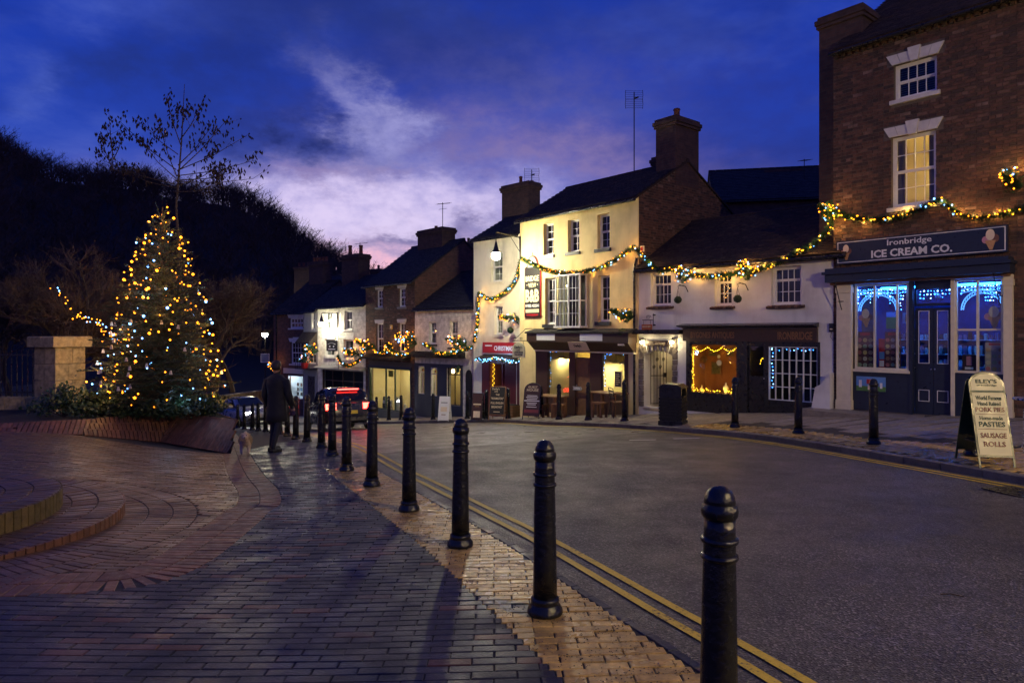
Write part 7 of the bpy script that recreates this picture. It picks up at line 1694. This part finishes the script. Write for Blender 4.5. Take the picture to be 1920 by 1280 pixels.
a_board('black chalk breakfast board in a wooden frame before the Christmas shop', 934, 797, 23.6, .56, .95, math.radians(-14), m_boarddk, m_wood,
        [("Darby's", .15, .6, .86, .95, m_lettercream), ('1779', .3, .5, .79, .84, m_lettercream), ('THE', .38, .62, .68, .74, m_lettercream), ('"IRONMASTERS"', .1, .9, .54, .62, m_lettercream), ('FULL ENGLISH', .1, .9, .38, .46, m_lettercream), ('BREAKFAST', .16, .84, .24, .32, m_lettercream), ('l', .3, .7, .1, .12, m_lettercream)], False, .28, .2)
a_board('narrow brown board with a pale plate print left of the chalk board', 896, 794, 25.0, .42, .95, math.radians(-14), m_boardbrown, m_dark,
        [('h', .15, .85, .55, .60, m_lettercream), ('l', .3, .7, .48, .51, m_lettergold), ('p', .2, .8, .08, .32, m_vanilla)], False, .2, .03)
a_board('white shop board with a faint emblem before the whitewashed cottage', 834, 792, 26.6, .44, .90, math.radians(-14), m_letter, m_paint,
        [('l', .2, .8, .72, .76, m_lead), ('p', .2, .8, .36, .56, m_vanilla), ('l', .3, .7, .22, .25, m_lettergold)], False, .2, .03)
def cafe_chair(label, x, y, rz, z=None, metal=True, group='cafe chairs'):
    o = empty('cafe_chair', (x, y, (PR(x, y) if z is None else z)-.002), rz, label, 'chair', group); m = m_steel if metal else m_dark
    for sx in (-1, 1):
        MB().tube([(sx*.22, -.2, 0), (sx*.22, -.2, .62), (sx*.22, .12, .66)], .013, n=6).build('leg', m, o); MB().tube([(sx*.22, .22, 0), (sx*.22, .17, .45), (sx*.22, .24, .84)], .013, n=6).build('leg', m, o)
    s = MB(); [s.box(-.21, .21, -.2+k*.08, -.14+k*.08, .44, .455) for k in range(5)]; s.build('seat', m_black if metal else m_wood, o)
    bk = MB(); bk.tube([(-.22, .24, .84), (.22, .24, .84)], .013, n=6); [bk.box(-.21, .21, .195+.012*k, .21+.012*k, .54+.09*k, .60+.09*k) for k in range(3)]; bk.build('backrest', m_black if metal else m, o)
    return o
cafe_chair('aluminium cafe chair right behind the cream pie board', 7.15, 10.3, math.radians(150)); cafe_chair('aluminium cafe chair at the right edge of the view', 7.35, 9.35, math.radians(160))
o = empty('cafe_table', (7.75, 10.0, PR(7.75, 10)-.002), 0, 'round aluminium cafe table by the aluminium chairs', 'table'); MB().lathe([(.34, .70), (.35, .715), (.34, .73)], 24).build('table_top', m_steel, o); MB().tube([(0, 0, .03), (0, 0, .70)], .03, n=8).build('column', m_steel, o); MB().lathe([(.24, 0), (.22, .02), (.05, .05)], 16).build('base', m_steel, o)
def wooden_table(label, px, Y, rz):
    x = (px-960)/F*Y; o = empty('picnic_table', (x, Y, PR(x, Y)-.002), rz, label, 'table', 'wooden tables outside the cafe')
    for k in range(4): MB().box(-.55, .55, -.32+k*.16, -.175+k*.16, .68, .72).build('plank', m_wood, o)
    for sx in (-.45, .45):
        for sy in (-.24, .24): MB().box(sx-.04, sx+.04, sy-.04, sy+.04, 0, .68).build('leg', m_wood, o)
    return o
def stool(label, px, Y, rz):
    x = (px-960)/F*Y; o = empty('wooden_stool', (x, Y, PR(x, Y)-.002), rz, label, 'stool', 'wooden stools outside the cafe'); MB().box(-.2, .2, -.15, .15, .40, .45).build('seat', m_wood, o)
    for sx in (-.16, .16):
        for sy in (-.11, .11): MB().box(sx-.03, sx+.03, sy-.03, sy+.03, 0, .40).build('leg', m_wood, o)
wooden_table('wooden table under the left cafe window', 1032, 22.3, hC.rz); wooden_table('wooden table under the right cafe window', 1140, 20.3, hC.rz)
stool('wooden stool right of the guest house board', 1017, 22.6, hC.rz); stool('wooden stool at the left wooden table', 1047, 21.5, hC.rz+.3); stool('wooden stool at the right wooden table', 1124, 20.0, hC.rz)
x = (1160-960)/F*19.4; cafe_chair('black bent metal chair right of the cafe door', x, 19.4, hC.rz+2.6, None, False)
# litter bin
x = (1262-960)/F*16.1; o = empty('litter_bin', (x, 16.1, PR(x, 16.1)-.002), math.radians(-28), 'square dark slatted litter bin with domed lid on the far pavement', 'bin')
MB().box(-.28, .28, -.28, .28, 0, .10).build('plinth', m_dark, o); MB().box(-.25, .25, -.25, .25, .10, .66).build('body', m_dark, o)
for k in range(7):
    MB().box(-.27, .27, -.272, -.251, .13+k*.075, .19+k*.075).build('slat', m_black, o); MB().box(.251, .272, -.27, .27, .13+k*.075, .19+k*.075).build('slat', m_black, o)
MB().box(-.26, .26, -.26, -.20, .66, .86).box(-.26, .26, .20, .26, .66, .86).box(-.26, -.20, -.20, .20, .66, .86).build('hood', m_dark, o); MB().poly([(-.29, -.29, .862), (.29, -.29, .862), (.18, -.29, .95), (-.18, -.29, .95)], (0, .58, 0)).build('lid', m_dark, o, recalc=True)
x = (958-960)/F*24.9; o = empty('wooden_crate', (x, 24.9, PR(x, 24.9)-.002), hD.rz, 'brown planter crate between chalk board and guest house board', 'crate'); [MB().box(-.28, .28, -.2, .2, .02+k*.11, .12+k*.11).build('plank', m_wood, o) for k in range(4)]; MB().box(-.25, .25, -.17, .17, .44, .47).build('fill', m_soil, o)
# arrow-shaped open sign at the cafe door
u_, z_ = hC.loc(1080, 728, -.1); o = on_house(hC, 'open_sign', 'grey arrow shaped open sign beside the cafe door', 'sign', u_, -.06, z_-.06); MB().poly([(-.2, 0, 0), (.17, 0, 0), (.22, 0, .06), (.17, 0, .12), (-.2, 0, .12), (-.16, 0, .06)], (0, .02, 0)).build('board', M_('sign_grey', (.3, .3, .3), .6, .1, 6), o, recalc=True); text(o, 'OPEN', -.12, .13, .03, .09, -.004, m_letter)
u_, z_ = hC.loc(1163, 718, -.03); o = on_house(hC, 'menu_board', 'framed blackboard leaning at the right cafe window', 'board', hC.u(1163), -.10, z_-.12); MB().box(-.14, .14, 0, .03, 0, .48).build('frame', m_lettercream, o); MB().box(-.12, .12, -.004, 0, .02, .46).build('face', m_boarddk, o); mb = MB(); [mb.box(-.09, .08*R.uniform(.2, 1), -.007, -.004, .08+k*.06, .095+k*.06) for k in range(6)]; mb.build('print', m_lettercream, o)

# ================================================================== cars at rest with their lights on
m_tail = M_emit('tail_light', (1, .03, .02), 22); m_head = M_emit('head_light', (1, .95, .85), 60); m_tyre = M_('tyre', (.012, .012, .012), .8, .2, 10)
m_cglass = M_('car_glass', (.006, .007, .009), .06, .1, 3)
def car(label, x, y, rz, paint, lights_front=False):
    o = empty('car', (x, y, G(x, y)), rz, label, 'car', 'cars on the street'); pitch = math.atan2(G(x, y)-G(x+math.sin(-rz)*-1.2*0-1.2*0, y+.01), 1)
    # nose towards +y; rounded sections along the length
    def loft(sec, name, m, smooth=True):
        mb = MB(); n = 20
        for (yy, hw, z0, z1, rnd) in sec:
            for j in range(n):
                t = 2*PI*j/n+PI/n; c, s = math.cos(t), math.sin(t); e = rnd; px = hw*math.copysign(abs(c)**e, c); pz = (z0+z1)/2+(z1-z0)/2*math.copysign(abs(s)**e, s); mb.v.append((px, yy, pz))
        k = len(sec)
        for i in range(k-1):
            for j in range(n): mb.f.append((i*n+j, i*n+(j+1) % n, (i+1)*n+(j+1) % n, (i+1)*n+j)); mb.t.append(0)
        mb.f += [tuple(range(n)), tuple((k-1)*n+j for j in range(n))[::-1]]; mb.t += [0, 0]
        return mb.build(name, m, o, smooth, recalc=True)
    loft([(-1.98, .70, .34, .80, .4), (-1.93, .80, .27, .92, .35), (-1.6, .86, .22, .96, .35), (-.6, .88, .20, .95, .35), (.6, .88, .20, .93, .35), (1.3, .86, .22, .86, .35), (1.8, .80, .25, .74, .4), (1.98, .66, .32, .62, .45)], 'body', paint)
    loft([(-1.86, .62, .86, .98, .5), (-1.70, .70, .86, 1.24, .45), (-1.35, .70, .86, 1.44, .45), (-.5, .70, .86, 1.50, .45), (.15, .69, .86, 1.42, .45), (.75, .70, .84, 1.05, .5), (1.05, .68, .80, .90, .5)], 'cabin', paint)
    MB().poly([(-.58, -1.855, 1.0), (.58, -1.855, 1.0), (.52, -1.66, 1.34), (-.52, -1.66, 1.34)], (0, -.02, .008)).build('rear_window', m_cglass, o, recalc=True)
    MB().poly([(-.58, .86, 1.02), (.58, .86, 1.02), (.50, .27, 1.40), (-.50, .27, 1.40)], (0, .025, .02)).build('windscreen', m_cglass, o, recalc=True)
    for s in (-1, 1):
        MB().poly([(s*.705, -1.45, .98), (s*.705, .55, .98), (s*.66, .10, 1.36), (s*.66, -1.25, 1.38)], (s*.015, 0, 0)).build('side_window', m_cglass, o, recalc=True)
        MB().box(s*.62-.17, s*.62+.17, -1.99, -1.90, .70, .90).build('tail_light', m_tail if not lights_front else m_dkred, o); MB().box(s*.60-.15, s*.60+.15, 1.84, 1.93, .60, .72).build('headlight', m_head if lights_front else m_steel, o)
        for yy in (-1.25, 1.25):
            w_ = MB(); w_.lathe([(.30, -.09), (.31, -.07), (.31, .07), (.30, .09)], 20, M=Matrix.Translation((s*.80, yy, .31)) @ Matrix.Rotation(PI/2, 4, 'Y')); wo = w_.build('wheel', m_tyre, o, True); MB().lathe([(.19, -.1), (.19, .1)], 16, M=Matrix.Translation((s*.80, yy, .31)) @ Matrix.Rotation(PI/2, 4, 'Y')).build('rim', m_steel, wo)
        MB().box(s*.80, s*1.0, .38, .50, .96, 1.08).build('wing_mirror', paint, o)
    MB().box(-.26, .26, -2.0, -1.97, .55, .66).build('number_plate', m_yellow, o); MB().box(-.70, .70, -2.02, -1.9, .32, .44).build('bumper', m_dark, o); MB().box(-.64, .64, 1.92, 2.02, .30, .42).build('bumper', m_dark, o); MB().box(-.35, .35, -1.80, -1.76, 1.36, 1.39).build('brake_light', m_tail if not lights_front else m_dkred, o)
    # follow the slope of the road
    d = Vector((-math.sin(rz), math.cos(rz))); sl = (G(x+d.x*1.3, y+d.y*1.3)-G(x-d.x*1.3, y-d.y*1.3))/2.6
    o.rotation_euler = (math.atan(sl), 0, rz); o.location.z = G(x, y)+.006; return o
car('dark hatchback driving away downhill with red tail lights lit', -6.3, 24.6, math.radians(27), M_('car_paint_dark', (.02, .022, .03), .22, .1, 3))
car('silver car coming round the bend with headlights on', -13.6, 34.9, math.radians(222), M_('car_paint_silver', (.3, .3, .31), .3, .1, 3, metal=.5), True)

# ================================================================== person with a dog
def skinned(name, parent, mat, verts, edges, radii, root=0, sub=2):
    me = bpy.data.meshes.new(name); me.from_pydata(verts, edges, []); o = link(name, me, parent, mat)
    sm = o.modifiers.new('skin', 'SKIN'); sm.use_smooth_shade = True; ss = o.modifiers.new('sub', 'SUBSURF'); ss.levels = ss.render_levels = sub
    for i, r in enumerate(radii): v = me.skin_vertices[0].data[i]; v.radius = (r, r) if not isinstance(r, tuple) else r; v.use_root = i == root
    return o
gp_ = ground_hit(519, 846, GL)
per = empty('person', (gp_.x, gp_.y, gp_.z), math.radians(-20), 'person in a long dark coat walking on the path with a dog lead', 'person')
m_coat = M_('dark_coat', (.012, .012, .015), .85, .3, 12, .3, 60); m_jean = M_('dark_trousers', (.014, .016, .022), .85, .3, 12); m_skin = M_('skin', (.35, .2, .14), .6, .1, 20); m_hair = M_('dark_hair', (.02, .013, .01), .6, .3, 30)
V = [(0, 0, .88), (0, .01, 1.08), (0, .0, 1.28), (0, -.01, 1.40), (0, .0, 1.48), (0, .01, 1.56), (0, .02, 1.66),
     (-.09, 0, .84), (-.10, .05, .46), (-.10, -.04, .08), (-.10, .08, .035), (.09, 0, .84), (.10, -.10, .47), (.10, -.24, .10), (.10, -.13, .035),
     (-.19, -.01, 1.36), (-.25, -.03, 1.10), (-.25, .06, .86), (-.25, .09, .78), (.19, -.01, 1.36), (.25, .02, 1.10), (.25, .12, .88), (.25, .15, .80)]
E = [(0, 1), (1, 2), (2, 3), (3, 4), (4, 5), (5, 6), (0, 7), (7, 8), (8, 9), (9, 10), (0, 11), (11, 12), (12, 13), (13, 14), (3, 15), (15, 16), (16, 17), (17, 18), (3, 19), (19, 20), (20, 21), (21, 22)]
Rr = [(.15, .12), (.13, .11), (.16, .12), (.14, .10), (.055, .055), (.085, .095), (.06, .07), .09, .065, .045, .04, .09, .065, .045, .04, .065, .052, .042, .03, .065, .052, .042, .03]
skinned('body', per, m_jean, V, E, Rr)
MB().lathe([(.225, .58), (.215, .72), (.195, .95), (.19, 1.10), (.215, 1.28), (.205, 1.38), (.12, 1.46), (.07, 1.48)], 18, M=Matrix.Diagonal((1, .74, 1, 1))).build('coat', m_coat, per, True)
for s, a_, b_, c_ in ((-1, (-.20, -.01, 1.38), (-.255, -.03, 1.10), (-.255, .06, .87)), (1, (.20, -.01, 1.38), (.255, .02, 1.10), (.255, .12, .89))): MB().tube([a_, b_, c_], .078, .058, 10).build('sleeve', m_coat, per, True)
for s, q in ((-1, Vector((-.25, .09, .80))), (1, Vector((.25, .15, .82)))):
    hd = MB(); hd.ball(q+Vector((0, .01, -.03)), .04, 10, 1.2)
    for k in range(4): hd.tube([q+Vector((-.03+.02*k, .02, -.07)), q+Vector((-.028+.018*k, .03, -.11)), q+Vector((-.026+.018*k, .015, -.14+.006*abs(k-1.5)))], .0095, .007, 6)
    hd.tube([q+Vector((-s*.035, .02, -.03)), q+Vector((-s*.055, .04, -.07)), q+Vector((-s*.05, .04, -.095))], .011, .008, 6); hd.build('hand', m_skin, per, True)
hdm = MB(); hdm.lathe([(.03, 1.46), (.05, 1.49), (.07, 1.53), (.084, 1.58), (.088, 1.63), (.080, 1.68), (.055, 1.715), (.01, 1.73)], 16, M=Matrix.Diagonal((.92, 1.08, 1, 1))); hdm.tube([(0, .085, 1.62), (0, .115, 1.585)], .012, .016, 6)
[hdm.ball((s*.083, .0, 1.605), .02, 6, 1.5) for s in (-1, 1)]; hdm.build('head', m_skin, per, True)
MB().lathe([(.085, 1.56), (.096, 1.61), (.094, 1.67), (.072, 1.725), (.02, 1.745)], 16, (0, -.014, 0)).build('hair', m_hair, per, True)
for s, yy in ((-.10, .05), (.10, -.16)): MB().brick(.095, .25, .085, .02, Matrix.Translation((s, yy, .043))).build('shoe', m_black, per)
dg_ = ground_hit(460, 851, GL); m_fur = M_('cream_fur', (.78, .60, .38), .95, .3, 30, .6, 90)
dog = empty('dog', (dg_.x, dg_.y, dg_.z), math.radians(200), 'small fluffy cream dog on the path left of the person', 'dog')
V = [(0, .16, .24), (0, 0, .25), (0, -.15, .25), (0, .22, .31), (0, .27, .37), (0, .35, .355), (-.06, .15, .19), (-.06, .15, .10), (-.06, .16, .02), (.06, .15, .19), (.06, .15, .10), (.06, .16, .02), (-.06, -.13, .19), (-.065, -.10, .13), (-.065, -.155, .075), (-.065, -.14, .02), (.06, -.13, .19), (.065, -.10, .13), (.065, -.155, .075), (.065, -.14, .02), (0, -.20, .32), (0, -.16, .40)]
E = [(0, 1), (1, 2), (0, 3), (3, 4), (4, 5), (0, 6), (6, 7), (7, 8), (0, 9), (9, 10), (10, 11), (2, 12), (12, 13), (13, 14), (14, 15), (2, 16), (16, 17), (17, 18), (18, 19), (2, 20), (20, 21)]
skinned('body', dog, m_fur, V, E, [.095, .085, .09, .065, .07, .03, .04, .03, .026, .04, .03, .026, .05, .036, .026, .026, .05, .036, .026, .026, .03, .035], 1)
fm = MB()
for i in range(1500):
    t = R.uniform(-.22, .30); a = R.random()*6.28; r_ = .085 if t < .2 else .06; z_ = .25+(max(0, t-.1)*.55); q = Vector((math.cos(a)*r_, t, z_+math.sin(a)*r_)); v = Vector((math.cos(a), R.gauss(-.4, .3), math.sin(a)-.3)).normalized()*R.uniform(.03, .06); w = v.orthogonal().normalized()*.005; fm.add([q-w, q+w, q+v], ((0, 1, 2),))
fm.build('coat', m_fur, dog); fa = MB(); fa.ball((0, .385, .362), .012, 8); [fa.ball((s*.03, .335, .395), .009, 6) for s in (-1, 1)]; fa.build('face', m_black, dog)
for s in (-1, 1): MB().poly([(s*.03, .24, .43), (s*.075, .25, .41), (s*.07, .26, .35)], (0, -.015, 0)).build('ear', m_fur, dog, recalc=True)
# lead between hand and collar
ph = per.matrix_basis; pw_ = Matrix.Translation(per.location) @ Matrix.Rotation(math.radians(-20), 4, 'Z') @ Vector((-.25, .10, .70)); dw_ = Matrix.Translation(dog.location) @ Matrix.Rotation(math.radians(200), 4, 'Z') @ Vector((0, .22, .38)); mid = (pw_+dw_)/2-Vector((0, 0, .1)); base_ = dw_
tag(MB().tube([(0, 0, 0), mid-base_, pw_-base_], .004, n=5).build('dog_lead', m_black), 'thin dark lead from the hand of the person to the cream dog', 'lead').location = base_

p = ground_hit(1902, 924, G); d_ = Vector((.6, -2.2, 0)).normalized(); o = empty('drain_cover', (p.x, p.y, G(p.x, p.y)+.004), math.atan2(d_.y, d_.x), 'black iron drain grating in the road by the far kerb', 'drain cover')
MB().box(-.24, .24, -.2, -.17, 0, .012).box(-.24, .24, .17, .2, 0, .012).box(-.24, -.21, -.17, .17, 0, .012).box(.21, .24, -.17, .17, 0, .012).build('frame', m_dark, o)
for k in range(8): MB().box(-.20+k*.054, -.175+k*.054, -.17, .17, 0, .010).build('bar', m_dark, o)
# ------------------------------------------------------------------ small litter on the road and grit on the buff strip
gt = MB()
for i in range(4200):
    t = R.random(); y = 2.0+8.5*t**1.3; k = min(range(len(kl)), key=lambda j: abs(kl[j].y-y)) if i % 40 == 0 else k
    q = kl[min(k+R.randint(0, 5), NL-1)]; d = R.uniform(.08, .72); x, y = q.x-d*.92+R.gauss(0, .03), q.y-d*.38+R.gauss(0, .06); s = R.uniform(.0015, .006); z = GL(x, y); a = R.random()*6.28
    gt.add([(x+s*math.cos(a), y+s*math.sin(a), z), (x+s*1.6*math.cos(a+2.1), y+s*1.6*math.sin(a+2.1), z), (x+s*math.cos(a+4.2), y+s*math.sin(a+4.2), z), (x, y, z+s*.8)], ((0, 1, 3), (1, 2, 3), (2, 0, 3)))
gt.build('fallen_grit', m_black, kind='stuff')
p = ground_hit(1782, 1117, G); o = tag(MB().tube([(-.06, .01, .006), (0, 0, .012), (.07, -.03, .006)], .005, .003, 5).build('fallen_twig', m_bark), 'short dark twig lying on the asphalt in the road', 'twig'); o.location = p
